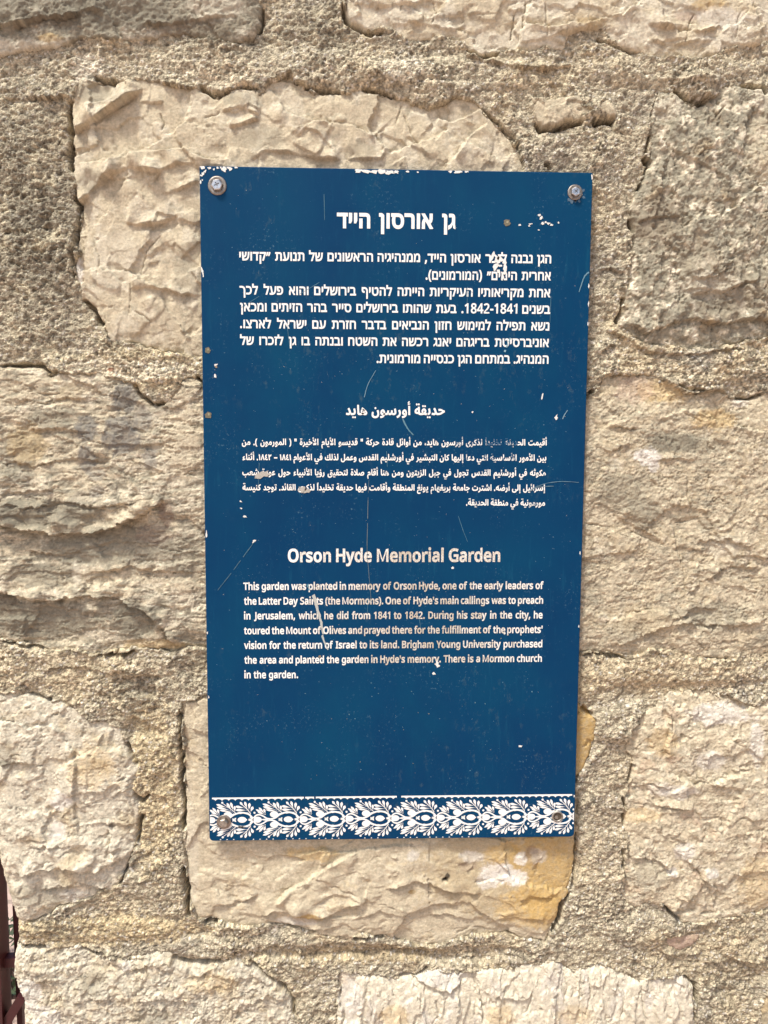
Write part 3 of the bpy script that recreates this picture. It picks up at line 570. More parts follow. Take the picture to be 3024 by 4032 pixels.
# the body of the wall behind the worked face
core = NT('rubble_core'); v = core.coord()
core.base(core.mix(core.ramp(core.noise(v, 30, 6, 0.7), .35, .65), (0.30, 0.25, 0.16), (0.45, 0.37, 0.24))); core.set(Roughness=0.95)
core.bump(core.noise(v, 60, 6, 0.7), 0.01)
def box(x0, x1, y0, y1, z0, z1):
    V = [(a, b, c_) for c_ in (z0, z1) for b in (y0, y1) for a in (x0, x1)]
    F = [(0, 2, 3, 1), (4, 5, 7, 6), (0, 1, 5, 4), (1, 3, 7, 5), (3, 2, 6, 7), (2, 0, 4, 6)]
    return V, F
mesh_obj('wall_core', *box(-0.205, 1.9, 0.075, 0.46, 0.0, 2.45), core.m, wall)

# ------------------------------------------------------------------ the sign
W_, H_ = 0.400, 0.709
sign = empty('information_sign', (0, 0, Z0), 'blue metal information sign with white writing in three scripts, screwed to the stone wall', 'sign')

def panel_mat():
    s = NT('blue_enamel'); v = s.coord()
    base = (0.0002, 0.0385, 0.105)
    c = s.mix(s.ramp(s.noise(s.coord((14, 14, 5)), 1, 5, 0.6), 0.35, 0.72, 0, 0.75), base, (0.0004, 0.053, 0.113))
    dn = s.ramp(s.noise(s.coord((9, 9, 7)), 1, 4, 0.6), 0.42, 0.66, 0, 0.8)
    c = s.mix(dn, c, (0.0002, 0.031, 0.094))
    st = s.math('MULTIPLY', s.ramp(s.noise(s.coord((170, 170, 22)), 1, 6, 0.68), 0.55, 0.75, 0, 0.30), s.ramp(s.noise(s.coord((11, 11, 9)), 1, 3), 0.42, 0.62))
    c = s.mix(st, c, (0.015, 0.13, 0.20))
    sc_ = s.math('MULTIPLY', s.ramp(s.noise(s.coord((330, 330, 330)), 1, 4, 0.7), 0.58, 0.70, 0, 0.60), s.ramp(s.noise(s.coord((24, 24, 20)), 1, 4), 0.50, 0.66))
    c = s.mix(sc_, c, (0.14, 0.26, 0.31))
    du = s.math('MULTIPLY', s.ramp(s.noise(s.coord((95, 95, 60)), 1, 6, 0.72), 0.57, 0.76, 0, 0.55), s.ramp(s.noise(s.coord((6, 6, 5)), 1, 2), 0.46, 0.62))
    c = s.mix(du, c, (0.10, 0.15, 0.15))
    s.base(c); s.set(Specular_IOR_Level=0.10)
    s.l(s.ramp(s.noise(s.coord((40, 40, 14)), 1, 5, 0.6), 0.3, 0.7, 0.45, 0.65), s.b.inputs['Roughness'])
    s.bump(s.noise(v, 380, 3, 0.6), 0.00012, 0.5)
    return s.m
M_PANEL = panel_mat()
def paint_mat(name, wear=True):
    s = NT(name); v = s.coord(); a = s.attr('wear').outputs['Color']
    sp = s.n('ShaderNodeSeparateColor'); s.l(a, sp.inputs[0])
    n1 = s.noise(v, 900, 5, 0.7); n2 = s.noise(v, 340, 5, 0.7)
    c = s.mix(s.ramp(n2, 0.35, 0.7), (0.84, 0.83, 0.79), (0.78, 0.76, 0.70))
    m = s.ramp(s.math('ADD', s.math('MULTIPLY', n1, 1.0), s.math('MULTIPLY', sp.outputs[0], 0.34)), 0.66, 0.84)
    c = s.mix(s.math('MULTIPLY', m, 0.8), c, (0.36, 0.285, 0.185))
    f = s.ramp(s.math('ADD', s.noise(v, 620, 5, 0.7), s.math('MULTIPLY', sp.outputs[1], 0.42)), 0.70, 0.80)
    c = s.mix(f, c, (0.02, 0.085, 0.17))
    s.base(c); s.set(Roughness=0.55, Specular_IOR_Level=0.3)
    return s.m
M_LETTER = paint_mat('white_lettering')
M_BAND = paint_mat('white_ornament')

# panel with rounded corners and a turned edge
def rounded(x0, z0, x1, z1, r, k=6):
    P = []
    for cx, cz, a0 in ((x1 - r, z0 + r, -90), (x1 - r, z1 - r, 0), (x0 + r, z1 - r, 90), (x0 + r, z0 + r, 180)):
        rr = r if cz < 0.3 else r * 0.35
        ox = (r - rr) * (1 if cx > 0.2 else -1); oz = (r - rr) * (1 if cz > 0.3 else -1)
        for i in range(k + 1):
            a = math.radians(a0 + 90 * i / k); P.append((cx + ox + rr * math.cos(a), cz + oz + rr * math.sin(a)))
    return P
outer = rounded(0, 0, W_, H_, 0.0045); inner = rounded(0.0006, 0.0006, W_ - 0.0006, H_ - 0.0006, 0.004)
n = len(outer)
V = [(x, 0.0, z) for x, z in inner] + [(x, 0.0006, z) for x, z in outer] + [(x, 0.004, z) for x, z in outer]
F = [tuple(range(n))]
for a in (0, n):
    for i in range(n):
        j = (i + 1) % n; F.append((a + i, a + n + i, a + n + j, a + j))
F.append(tuple(range(3 * n - 1, 2 * n - 1, -1)))
mesh_obj('panel', V, F, M_PANEL, sign)

class Flat:
    """thin raised paint film: filled outlines with a rim, in sign coordinates"""
    def __init__(s): s.v = []; s.f = []; s.w = []
    def tri(s, pts, tris, loops, y, t, wear):
        b = len(s.v); n = len(pts)
        for x, z in pts: s.v.append((x, -y - t, z)); s.w.append(wear)
        for x, z in pts: s.v.append((x, -y, z)); s.w.append(wear)
        for q in tris:
            (x0, z0), (x1, z1), (x2, z2) = (pts[k] for k in q)
            ar = (x1 - x0) * (z2 - z0) - (x2 - x0) * (z1 - z0)
            s.f.append(tuple(b + k for k in (q if ar > 0 else q[::-1])))
        for lo in loops:
            m = len(lo)
            for i in range(m):
                i0, i1 = lo[i], lo[(i + 1) % m]; s.f.append((b + i0, b + i1, b + n + i1, b + n + i0))
    def poly(s, pts, y=0.0001, t=0.00015, wear=(0, 0, 0)):
        tr_ = tessellate_polygon([[Vector((p[0], p[1], 0)) for p in pts]])
        s.tri(pts, tr_, [list(range(len(pts)))], y, t, wear)
    def build(s, name, mat, attr='wear', label=None):
        o = mesh_obj(name, s.v, s.f, mat, sign, label=label)
        a = o.data.attributes.new(attr, 'FLOAT_COLOR', 'POINT')
        a.data.foreach_set('color', np.array([tuple(q) + (1,) for q in s.w], np.float32).ravel())
        return o

# glyph outlines (units of 0.005 em), delta coded
GLYPHS = [
[[[56,-8,0,124,33,0,0,-124]],[[-6,94,0,32,113,0,0,-32]]],
[[[7,35,0,91,34,0,0,-67,-12,-24]]],
[[[89,-8,0,85,-1,7,-1,4,-2,3,-3,1,-4,2,-5,0,-64,0,0,32,66,0,13,-1,12,-4,10,-6,7,-9,4,-12,1,-13,0,-89]],[[9,-8,0,86,34,0,0,-86]]],
[[[17,-56,0,145,0,3,0,1,-1,1,-1,0,-2,0,-17,0,0,32,23,0,8,-1,7,-3,7,-4,6,-7,3,-9,0,-10,0,-148]]],
[[[9,-8,0,134,34,0,0,-134]]],
[[[71,-10,-8,0,-9,2,-8,2,-7,4,-7,4,-6,6,-5,6,-5,8,-3,8,-3,9,-1,10,-1,11,0,8,1,8,1,7,2,8,1,6,-1,-3,-13,0,0,32,71,0,13,-1,12,-3,10,-5,9,-6,7,-8,6,-10,4,-10,2,-12,1,-13,-1,-10,-1,-9,-2,-9,-4,-8,-4,-7,-5,-7,-6,-5,-7,-5,-7,-4,-8,-2,-9,-2],[70,21,5,0,5,1,4,1,3,2,3,2,3,3,2,3,2,4,1,5,1,5,1,6,0,6,-1,9,-1,8,-2,5,-3,4,-3,4,-5,2,-5,2,-6,1,-7,0,-21,0,0,2,-1,-5,-1,-6,-1,-7,-1,-8,0,-8,1,-14,2,-10,4,-8,5,-5,7,-3]]],
[[[67,-8,0,85,-1,7,-1,4,-2,3,-3,1,-4,2,-5,0,-56,0,0,32,58,0,13,-1,12,-4,10,-6,7,-9,4,-12,1,-13,0,-89]]],
[[[86,-8,-54,80,-34,53,37,1,51,-75,37,-57]],[[4,-8,0,40,0,10,1,9,3,9,3,7,5,7,5,6,6,5,7,4,14,5,11,-27,-10,-4,-3,-2,-2,-2,-2,-3,-2,-3,-1,-4,-1,-5,-1,-5,0,-6,0,-41]],[[73,27,-12,27,10,5,3,1,2,2,2,3,2,3,1,4,1,5,1,5,0,6,0,38,33,0,0,-37,0,-10,-2,-9,-2,-8,-3,-8,-5,-7,-5,-5,-6,-5,-6,-4]]],
[[[-4,-14,-1,36,10,4,4,2,4,3,4,2,3,3,3,3,3,5,3,4,2,5,2,5,0,5,1,6,0,20,0,3,-1,1,0,1,-1,0,-3,0,-26,0,0,32,32,0,8,-1,8,-3,7,-4,5,-7,3,-9,1,-10,0,-56,5,-44,-24,8,-5,33,0,-2,-3,-3,-2,-5,-3,-5,-2,-5,-2,-6,-3,-3,-4,-3,-4,-3,-4,-2,-3,-2,-4,-2]]],
[[[9,37,0,87,30,0,0,-65,-12,-22]]],
[[[13,-6,-11,130,29,0,9,-102,20,0,6,1,6,0,5,2,5,2,5,3,4,3,4,5,3,5,3,6,3,6,1,8,2,9,4,52,30,0,-5,-54,-1,-5,-1,-6,-1,-6,-2,-7,-3,-7,-3,-7,-3,-6,-5,-6,-5,-6,-6,-6,-7,-5,-8,-3,-9,-3,-11,-2,-11,-1]],[[25,33,-3,28,21,6,3,1,3,2,2,1,1,2,2,2,1,2,1,3,1,4,0,4,3,36,30,0,-3,-33,-1,-6,-1,-5,-1,-5,-1,-5,-2,-5,-2,-4,-3,-5,-4,-4,-4,-3,-5,-3,-7,-3,-6,-3]]],
[[[11,-6,0,130,30,0,0,-130]]],
[[[58,-6,0,120,29,0,0,-120]],[[-4,96,0,28,109,0,0,-28]]],
[[[55,-6,37,102,-82,0,0,28,115,0,0,-20,-39,-110]],[[10,-54,0,132,30,0,0,-132]]],
[[[32,64,3,12,1,5,1,6,2,6,1,5,1,6,1,5,1,5,1,10,27,0,4,-7,-2,-7,-1,-5,-2,-6,-2,-5,-2,-6,-2,-5,-2,-6,-3,-5,-3,-8]],[[-5,64,3,11,1,3,1,5,1,4,1,4,0,4,1,5,1,4,1,4,0,4,1,4,1,8,27,0,4,-7,-2,-7,-1,-5,-2,-6,-2,-5,-2,-6,-2,-5,-2,-6,-3,-5,-3,-8]]],
[[[94,-6,0,83,-1,7,-1,5,-3,3,-3,2,-4,2,-6,0,-74,0,0,28,75,0,14,-1,11,-3,9,-6,7,-9,4,-11,1,-13,0,-87]],[[1,-6,0,28,15,0,2,0,1,1,1,1,1,2,0,4,1,5,0,80,29,0,0,-79,-1,-12,-3,-10,-4,-9,-8,-6,-9,-3,-11,-2]]],
[[[-1,-6,0,28,42,0,7,1,7,0,6,2,5,2,4,3,4,3,3,4,3,5,3,6,2,7,2,8,1,9,4,52,30,0,-5,-54,-1,-6,-1,-6,-1,-7,-2,-7,-2,-7,-3,-6,-4,-7,-4,-6,-5,-6,-6,-5,-8,-4,-8,-4,-9,-3,-10,-1,-12,-1]],[[34,8,-27,116,29,0,27,-116]]],
[[[0,-6,0,28,40,0,0,67,0,3,-1,2,-1,1,-2,1,-2,0,-27,0,0,28,32,0,8,-1,7,-2,6,-5,5,-6,3,-9,1,-10,0,-97]]],
[[[27,124,74,0,0,-20,-39,-110,-31,0,37,102,-71,0,0,62,30,0]]],
[[[8,-6,0,130,66,0,14,-1,11,-3,9,-6,7,-9,4,-11,1,-13,0,-87],[38,22,53,0,0,55,-1,7,-1,5,-3,3,-3,2,-4,2,-6,0,-35,0]]],
[[[87,-6,-53,79,-33,50,33,1,50,-74,36,-55]],[[6,-6,0,38,0,10,1,9,3,8,3,8,4,6,5,6,6,4,7,4,12,5,9,-24,-8,-4,-3,-2,-3,-2,-2,-3,-2,-3,-1,-4,-1,-5,-1,-6,0,-6,0,-39]],[[74,30,-10,23,8,4,3,2,3,2,2,3,1,3,2,5,1,4,1,6,0,6,0,36,29,0,0,-35,0,-10,-2,-8,-2,-9,-3,-7,-4,-6,-5,-6,-6,-5,-6,-4]]],
[[[69,-6,0,83,-1,7,-1,5,-3,3,-3,2,-4,2,-6,0,-54,0,0,28,55,0,14,-1,11,-3,9,-6,7,-9,4,-11,1,-13,0,-87]]],
[[[91,-6,0,83,-1,7,-1,5,-3,3,-3,2,-4,2,-6,0,-62,0,0,28,63,0,14,-1,11,-3,9,-6,7,-9,4,-11,1,-13,0,-87]],[[11,-6,0,82,30,0,0,-82]]],
[[[-2,-10,-1,31,9,3,4,3,4,2,4,3,3,3,3,3,4,4,3,5,2,5,1,6,1,5,1,6,0,20,0,3,-1,2,-1,1,-2,1,-2,0,-25,0,0,28,30,0,8,-1,7,-2,6,-5,5,-6,3,-9,1,-10,0,-55,5,-42,-22,6,-5,32,0,-1,-3,-3,-3,-5,-1,-5,-2,-6,-4,-3,-4,-3,-4,-3,-3,-3,-4,-2,-3,-2,-4,-2]]],
[[[70,126,10,0,8,-2,8,-3,7,-5,5,-5,5,-7,3,-7,2,-8,1,-9,0,-86,-64,0,0,28,34,0,0,55,0,7,-2,5,-3,5,-3,3,-5,2,-7,0,-6,0,-5,-1,-4,-2,-3,-3,-3,-4,-3,-5,-2,-5,-1,-7,-1,-7,-8,-71,-29,0,9,88,-9,42,25,-6,3,-16,1,0,2,2,1,3,1,3,2,4,1,4,4,2,3,2,4,1,4,2,5,1,5,0]]],
[[[44,22,-2,-7,-1,-6,-2,-5,-2,-6,-2,-5,-2,-6,-2,-5,-3,-5,-3,-8,-24,0,3,12,1,5,2,6,1,5,1,6,1,6,1,5,1,5,1,10,27,0]]],
[[[19,-54,0,143,0,3,-1,2,0,1,-1,0,-1,1,-3,0,-15,0,0,28,21,0,7,-1,7,-2,7,-5,5,-6,3,-9,0,-10,0,-145]]],
[[[71,-8,-8,0,-8,2,-8,2,-7,3,-7,5,-6,5,-5,6,-4,8,-3,8,-3,9,-1,9,-1,11,0,8,1,7,1,8,4,7,1,6,1,2,-14,0,-3,26,69,0,13,-1,11,-3,10,-4,9,-7,7,-7,5,-10,4,-10,2,-11,1,-13,-1,-9,-1,-10,-2,-8,-4,-8,-4,-7,-5,-6,-5,-6,-7,-4,-7,-4,-8,-2,-8,-2],[70,19,6,0,5,1,4,1,3,2,3,3,3,3,2,3,2,5,2,4,1,6,1,6,0,6,-1,9,-1,8,-2,6,-3,5,-4,3,-5,3,-5,2,-7,1,-7,0,-23,0,0,1,-1,-5,-1,-7,-1,-7,-1,-8,0,-8,1,-14,2,-11,4,-8,6,-6,7,-3]]],
[[[0,-6,0,28,44,0,10,1,7,4,5,5,4,7,3,9,1,11,-1,12,-3,9,-5,7,-6,5,-9,3,-11,1,-39,0,0,28,42,0,9,-1,9,-1,8,-3,7,-3,7,-5,6,-5,5,-6,4,-7,3,-8,2,-8,1,-8,1,-9,-1,-12,-2,-11,-4,-10,-5,-9,-7,-8,-8,-7,-10,-5,-11,-3,-11,-1]]],
[[[14,-6,0,76,1,6,0,6,2,6,2,4,5,3,3,2,3,2,2,2,0,2,2,-2,-30,0,-5,23,62,0,0,-24,-4,-2,-2,-2,-2,-2,-3,-2,-2,-2,-2,-4,-1,-3,-1,-5,-1,-6,0,-78]]],
[[[64,-6,0,83,0,7,-2,5,-2,3,-3,2,-5,2,-6,0,-46,0,0,28,48,0,13,-1,11,-3,10,-6,6,-9,4,-11,1,-13,0,-87]],[[0,-6,0,28,109,0,0,-28]]],
[[[9,11,0,5,2,5,3,4,4,3,4,1,5,1,4,-1,4,-1,4,-3,4,-3,1,-6,1,-5,-1,-6,-1,-5,-4,-4,-4,-2,-4,-2,-4,0,-5,0,-4,2,-4,2,-3,4,-2,5]]],
[[[2,55,1,11,1,11,2,11,2,11,4,10,4,10,5,10,6,9,8,10,28,0,-13,-21,-6,-13,-6,-14,-4,-15,-2,-15,-1,-15,1,-10,1,-10,1,-9,3,-10,3,-9,4,-10,4,-9,5,-8,10,-16,-28,-1,-8,10,-6,9,-5,10,-4,10,-4,10,-2,10,-2,11,-1,11]]],
[[[58,55,-1,-11,-1,-11,-2,-11,-2,-10,-3,-10,-5,-10,-5,-10,-5,-9,-9,-10,-28,1,10,16,5,8,4,9,4,10,3,9,3,10,1,9,1,10,1,10,-1,10,-1,10,-1,10,-3,10,-3,9,-4,10,-4,9,-5,8,-10,16,28,1,9,-10,5,-9,5,-10,5,-10,3,-10,2,-11,2,-11,1,-11]]],
[[[78,124,14,-1,11,-3,9,-6,7,-9,4,-11,1,-13,0,-87,-29,0,0,83,-1,7,-1,5,-3,3,-3,2,-4,2,-6,0,-36,0,0,-102,-30,0,0,130]]],
[[[71,-54,0,112,-1,8,-1,7,-2,5,-2,5,-3,3,-3,3,-3,2,-5,2,-4,2,-6,0,-5,1,-6,0,-33,0,0,28,36,0,8,0,9,-1,8,-2,8,-3,8,-4,7,-4,5,-6,5,-7,4,-8,3,-9,2,-11,1,-11,0,-112]]],
[[[4,-6,0,28,53,0,10,1,7,4,5,5,4,7,3,9,0,11,-1,12,-3,9,-4,7,-7,5,-8,3,-11,1,-40,0,0,28,42,0,9,-1,9,-1,8,-3,8,-3,7,-5,5,-5,5,-6,4,-7,3,-8,2,-8,2,-8,0,-9,-1,-12,-2,-11,-3,-10,-6,-9,-6,-8,-8,-7,-10,-5,-11,-3,-12,-1]],[[44,41,-8,1,-8,1,-6,4,-6,4,-4,5,-4,7,-2,6,-1,8,-1,8,0,39,30,0,0,-37,0,-5,0,-3,1,-3,2,-2,1,-2,2,-1,1,-1,3,-1,3,0,1,0,1,0,1,0,1,0,1,0,7,1,0,-28,-7,-1,-1,0,-2,0,-2,0,-1,0]]],
[[[79,-54,0,113,-1,12,-3,9,-5,7,-6,5,-9,3,-11,1,-48,0,0,28,50,0,9,-1,9,-1,8,-3,8,-3,7,-5,5,-5,5,-6,4,-7,3,-8,2,-8,2,-8,0,-9,0,-114]],[[36,37,-8,1,-8,1,-6,4,-6,4,-4,5,-4,7,-2,6,-1,8,-1,8,0,43,30,0,0,-41,0,-5,0,-3,1,-3,2,-2,1,-2,2,-1,1,-1,3,-1,3,0,1,0,1,0,1,0,1,0,1,0,7,1,0,-28,-7,-1,-1,0,-2,0,-2,0,-1,0]]],
[[[69,-8,-9,0,-8,1,-7,3,-7,3,-7,4,-5,5,-5,6,-4,7,-4,8,-2,9,-1,10,-1,11,0,65,30,0,0,-65,0,-8,1,-8,2,-6,3,-6,3,-4,4,-4,5,-2,5,-2,7,0,7,0,6,2,5,2,4,4,3,4,3,6,2,6,1,8,0,8,0,5,0,5,0,6,0,4,-1,5,-1,4,-1,3,-1,3,-2,2,-2,1,-2,1,-3,0,-3,0,-3,-1,-4,-1,-4,-1,-3,-1,-12,-5,0,29,7,3,3,1,4,2,6,1,5,1,6,0,8,-1,8,-1,6,-4,6,-4,4,-5,3,-6,3,-7,1,-7,1,-7,1,-8,0,-8,0,-9,0,-13,-3,-12,-4,-11,-6,-9,-7,-8,-8,-6,-10,-5,-11,-2]]],
[[[77,-6,-29,0,0,106,0,4,0,3,0,3,0,2,0,3,1,2,0,3,0,2,1,-7,6,3,-2,-2,-2,-1,-1,-2,-3,-2,-2,-2,-20,-16,-16,21,44,34,23,0]]],
[[[57,150,9,0,8,-1,7,-3,7,-3,6,-5,5,-5,4,-7,2,-7,0,-8,0,-7,-2,-6,-2,-5,-3,-5,-4,-4,-4,-4,-7,-1,-5,-2,1,-1,0,-2,6,-3,7,0,5,-5,4,-4,4,-5,3,-6,1,-7,1,-7,-1,-9,-2,-8,-4,-7,-5,-6,-6,-5,-7,-4,-9,-3,-9,-2,-9,-1,-11,1,-9,2,-9,2,-7,4,-6,5,-5,7,-4,7,-2,8,-1,8,1,8,1,6,3,6,3,5,5,5,4,4,7,2,5,3,-4,0,4,0,-4,3,-6,2,-4,4,-3,4,-3,5,-3,5,-1,6,0,7,0,8,3,7,3,7,5,5,6,5,7,3,7,2,8,2],[33,36,0,-5,2,-4,3,-4,5,-3,6,-2,8,0,8,0,6,2,5,3,3,4,2,4,1,6,-1,3,-1,3,-1,3,-2,3,-3,2,-4,3,-4,2,-5,3,-6,2,-1,0,-3,-1,-5,-3,-3,-2,-4,-3,-2,-3,-2,-2,-1,-4,-1,-3],[57,125,-6,-1,-5,-1,-4,-2,-3,-3,-1,-3,-1,-5,1,-4,0,-3,2,-2,2,-3,2,-2,4,-2,3,-2,5,-2,2,-1,2,0,4,3,3,2,3,2,2,2,2,3,2,2,0,3,1,4,-1,5,-1,3,-3,3,-4,2,-5,1]]],
[[[116,27,-21,0,0,-33,-28,0,0,33,-68,0,0,22,69,100,27,0,0,-95,21,0],[67,93,0,4,0,3,2,3,2,3,-1,2,-3,3,1,3,0,2,0,2,0,3,0,2,0,-4,8,0,1,1,-2,-3,-1,-3,-2,-3,-4,-1,-2,-2,-39,-57,40,3]]],
[[[110,-6,-106,0,0,23,39,39,7,7,6,7,5,5,4,6,4,5,2,4,2,5,1,5,1,6,-1,6,-2,4,-3,3,-3,3,-5,2,-6,0,-6,0,-5,-1,-5,-2,-5,-2,-5,-3,-9,-7,-17,20,9,7,4,3,5,2,5,3,5,2,6,2,6,1,6,1,6,0,9,0,9,-2,7,-3,7,-4,6,-5,5,-6,3,-7,2,-8,1,-8,-1,-8,-1,-8,-3,-8,-4,-7,-5,-6,-5,-7,-6,-7,-6,-7,-11,-3,-30,-29,0,-1,72,0]]],
[[[2,40,0,27,60,0,0,-27]]],
[[[85,-8,-88,131,33,1,46,-71,27,-40]],[[-1,-6,0,28,95,0,8,-6,0,-22]],[[68,35,-11,23,8,4,2,1,2,1,2,2,2,2,1,3,1,3,1,3,1,3,1,4,0,4,0,5,0,31,29,0,0,-30,0,-9,-1,-9,-3,-8,-3,-8,-4,-6,-5,-6,-5,-5,-7,-3]]],
[[[41,29,4,1,4,0,3,1,2,1,2,1,1,1,1,2,1,2,0,2,0,3,-1,3,-1,4,-1,3,-2,4,-2,4,-2,5,-3,4,-3,5,-3,5,-3,5,-4,6,28,17,6,-9,4,-7,5,-8,3,-7,3,-7,3,-6,2,-6,2,-5,1,-5,2,-5,2,-4,1,-3,3,-2,2,-2,2,-2,3,-1,3,0,2,0,5,-1,4,-1,3,-3,2,-3,1,-3,1,-4,-1,-4,-1,-4,-3,-3,-3,-3,-4,-1,-6,-1,-5,0,-5,1,-5,2,-4,2,-4,2,-4,4,-3,4,-3,4,-3,6,13,-2,-2,-5,-3,-3,-3,-3,-3,-4,-5,-3,-5,-2,-6,-2,-7,-1,-7,0,-5,0,-4,0,-4,1,-5,1,-4,0,-5,2,-4,1,-4,2,-4,2,9,28,5,-2,4,-1,5,-1,4,-1,4,0]]],
[[[-1,-2,2,31,8,0,6,0,5,1,4,1,2,2,2,2,2,2,0,3,1,4,-1,4,0,4,-1,6,-1,5,-1,5,-2,6,-1,5,-2,6,-2,5,30,8,2,-5,2,-5,1,-6,2,-6,1,-7,1,-6,1,-7,1,-6,0,-6,0,-9,-2,-8,-3,-7,-3,-5,-5,-5,-5,-4,-6,-2,-6,-3,-7,-1,-8,-1,-8,-1]],[[50,-47,-4,0,-3,1,-3,3,-3,3,-1,3,0,4,0,4,1,3,3,3,3,3,3,1,4,1,4,-1,4,-1,3,-3,2,-3,1,-3,1,-4,-1,-4,-1,-3,-2,-3,-4,-3,-3,-1]],[[16,-47,-4,0,-4,1,-3,3,-2,3,-1,3,-1,4,1,4,1,3,2,3,3,3,4,1,4,1,4,-1,3,-1,3,-3,2,-3,2,-3,0,-4,0,-4,-2,-3,-2,-3,-3,-3,-3,-1]]],
[[[62,-2,-11,1,-9,1,-8,2,-6,3,-4,4,-4,5,-2,6,-2,7,0,8,-5,114,31,0,4,-99,1,-6,0,-4,1,-4,2,-3,1,-2,2,-1,3,-1,4,0,4,0,5,-1,4,-1,3,-3,2,-3,1,-3,0,-4,0,-4,-2,-4,-2,-3,-4,-3,-4,-1]]],
[[[79,-2,-5,0,-6,1,-6,1,-6,1,-7,3,-6,2,-5,3,-6,4,-5,4,-5,5,-3,6,-3,5,-3,6,-2,7,0,7,0,6,1,6,2,5,3,5,4,5,5,3,6,2,6,3,7,0,7,0,6,-2,5,-3,5,-4,4,-4,4,-5,2,-5,2,-6,-1,-6,-1,-8,-1,-9,-5,-7,-4,-6,-6,-6,-7,-5,-8,-4,-8,-4,-10,-2,-9,-2,-10,-1,-11,-1,2,31,7,0,6,-1,6,0,5,2,5,0,4,1,5,2,4,1,3,2,3,4,2,2,1,4,2,3,0,3,0,3,0,3,0,2,0,2,-1,2,-1,1,-1,2,-1,1,-2,0,-2,0,-2,0,-1,0,-2,-1,-1,-2,-1,-1,-1,-2,0,-3,-1,-2,0,-2,1,-5,1,-5,2,-4,2,-4,4,-3,4,-2,4,-2,5,-2,5,-1,4,-2,5,-1,5,1,3,0,3,1,2,1,1,1,1,2,0,2,0,2,0,2,-1,1,-1,2,-2,3,-2,2,-3,4,-4,3,-5,4,-5,4,-7,5,-8,5,-9,7,-10,8,-12,7,16,23,13,-10,12,-8,10,-8,9,-7,8,-6,7,-6,5,-6,5,-5,4,-4,3,-5,2,-4,2,-3,1,-4,0,-4,1,-4,-1,-6,-1,-6,-3,-5,-3,-5,-5,-4,-5,-3,-6,-2,-7,-1]]],
[[[5,5,0,4,0,4,0,4,1,4,1,5,1,5,2,6,3,6,3,7,27,-10,-2,-5,-1,-4,-1,-3,-1,-4,-1,-3,0,-3,-1,-2,0,-3,0,-3,0,-6,1,-4,3,-5,2,-3,4,-3,4,-2,5,-2,5,-1,6,-1,7,1,6,1,5,1,4,3,3,2,3,3,2,4,2,3,1,4,1,4,1,5,0,4,0,6,-1,7,-2,7,-2,8,-4,9,-4,9,29,13,3,-6,2,-6,3,-6,2,-6,2,-7,1,-7,1,-7,1,-6,0,-7,0,-6,-1,-6,-1,-6,-1,-6,-2,-6,-3,-6,-4,-6,-4,-5,-4,-4,-6,-4,-6,-4,-7,-3,-8,-2,-9,-1,-10,-1,-8,0,-8,1,-8,2,-7,2,-6,3,-6,4,-5,5,-5,5,-4,7,-2,7,-2,8]],[[68,85,-4,0,-4,2,-3,2,-2,4,-2,3,0,4,0,4,2,4,2,3,3,3,4,2,4,0,4,0,4,-2,3,-3,3,-3,1,-4,0,-4,0,-4,-2,-3,-2,-4,-3,-2,-4,-2]]],
[[[10,-47,-6,29,9,2,8,1,8,2,6,2,6,2,5,3,5,3,4,4,2,5,2,5,1,6,1,7,0,9,-2,7,-2,5,-2,5,-3,2,-3,1,-2,-1,-2,0,-2,-2,-1,-2,-1,-2,-1,-2,-1,-3,0,-2,0,-2,0,-2,0,-2,1,-1,0,-1,2,-1,2,-1,2,-1,3,-1,5,0,5,0,6,0,7,1,31,0,5,0,4,-1,3,-3,2,-3,1,-3,0,-4,0,-5,-2,-3,-2,-4,-4,-2,-4,-1,-5,0,-47,0,-9,0,-8,1,-7,2,-7,3,-5,3,-4,5,-3,5,-1,6,-1,7,0,6,1,6,2,6,2,6,3,6,3,5,4,5,5,4,4,3,6,3,5,2,6,0,8,-1,7,-2,7,-5,5,-5,5,-7,3,-8,3,-9,1,-10,0,-10,0,-14,-4,-12,-5,-11,-7,-10,-9,-8,-11,-7,-13,-5,-14,-4]]],
[[[-1,-2,2,31,5,0,3,0,2,1,3,1,2,1,1,3,2,3,1,4,2,5,1,6,2,7,1,9,29,-5,0,-3,-1,-2,0,-3,-1,-2,0,-3,0,-3,-1,-3,0,-2,0,-3,0,-3,1,-3,2,-2,3,-2,3,-1,5,0,3,0,3,0,3,1,2,1,1,1,2,3,1,3,2,4,1,5,2,6,1,8,1,10,30,-5,-1,-4,0,-3,-1,-3,0,-4,-1,-3,0,-3,-1,-3,0,-2,0,-2,0,-2,1,-2,0,-1,2,-2,1,-1,2,-1,3,-1,3,0,4,0,3,0,3,0,3,1,2,1,2,2,1,1,1,3,0,2,1,3,-1,6,-1,7,-2,7,-2,8,-2,9,-4,10,31,9,2,-7,2,-6,2,-7,1,-7,2,-6,1,-6,1,-6,0,-6,0,-5,0,-7,-1,-6,-2,-6,-3,-5,-3,-4,-4,-4,-4,-4,-5,-3,-5,-2,-5,-2,-6,0,-7,-1,-6,0,-6,1,-5,2,-4,2,-4,3,-3,3,-2,5,-2,5,-2,7,9,0,-4,-8,-3,-6,-3,-5,-4,-3,-4,-3,-5,-1,-5,-1,-5,-1,-6,0,-5,0,-4,1,-5,1,-4,1,-4,3,-4,4,-3,4,-3,6,-3,8,14,1,-4,-9,-4,-5,-5,-5,-4,-4,-5,-2,-6,-2,-5,-1,-7,-1]]],
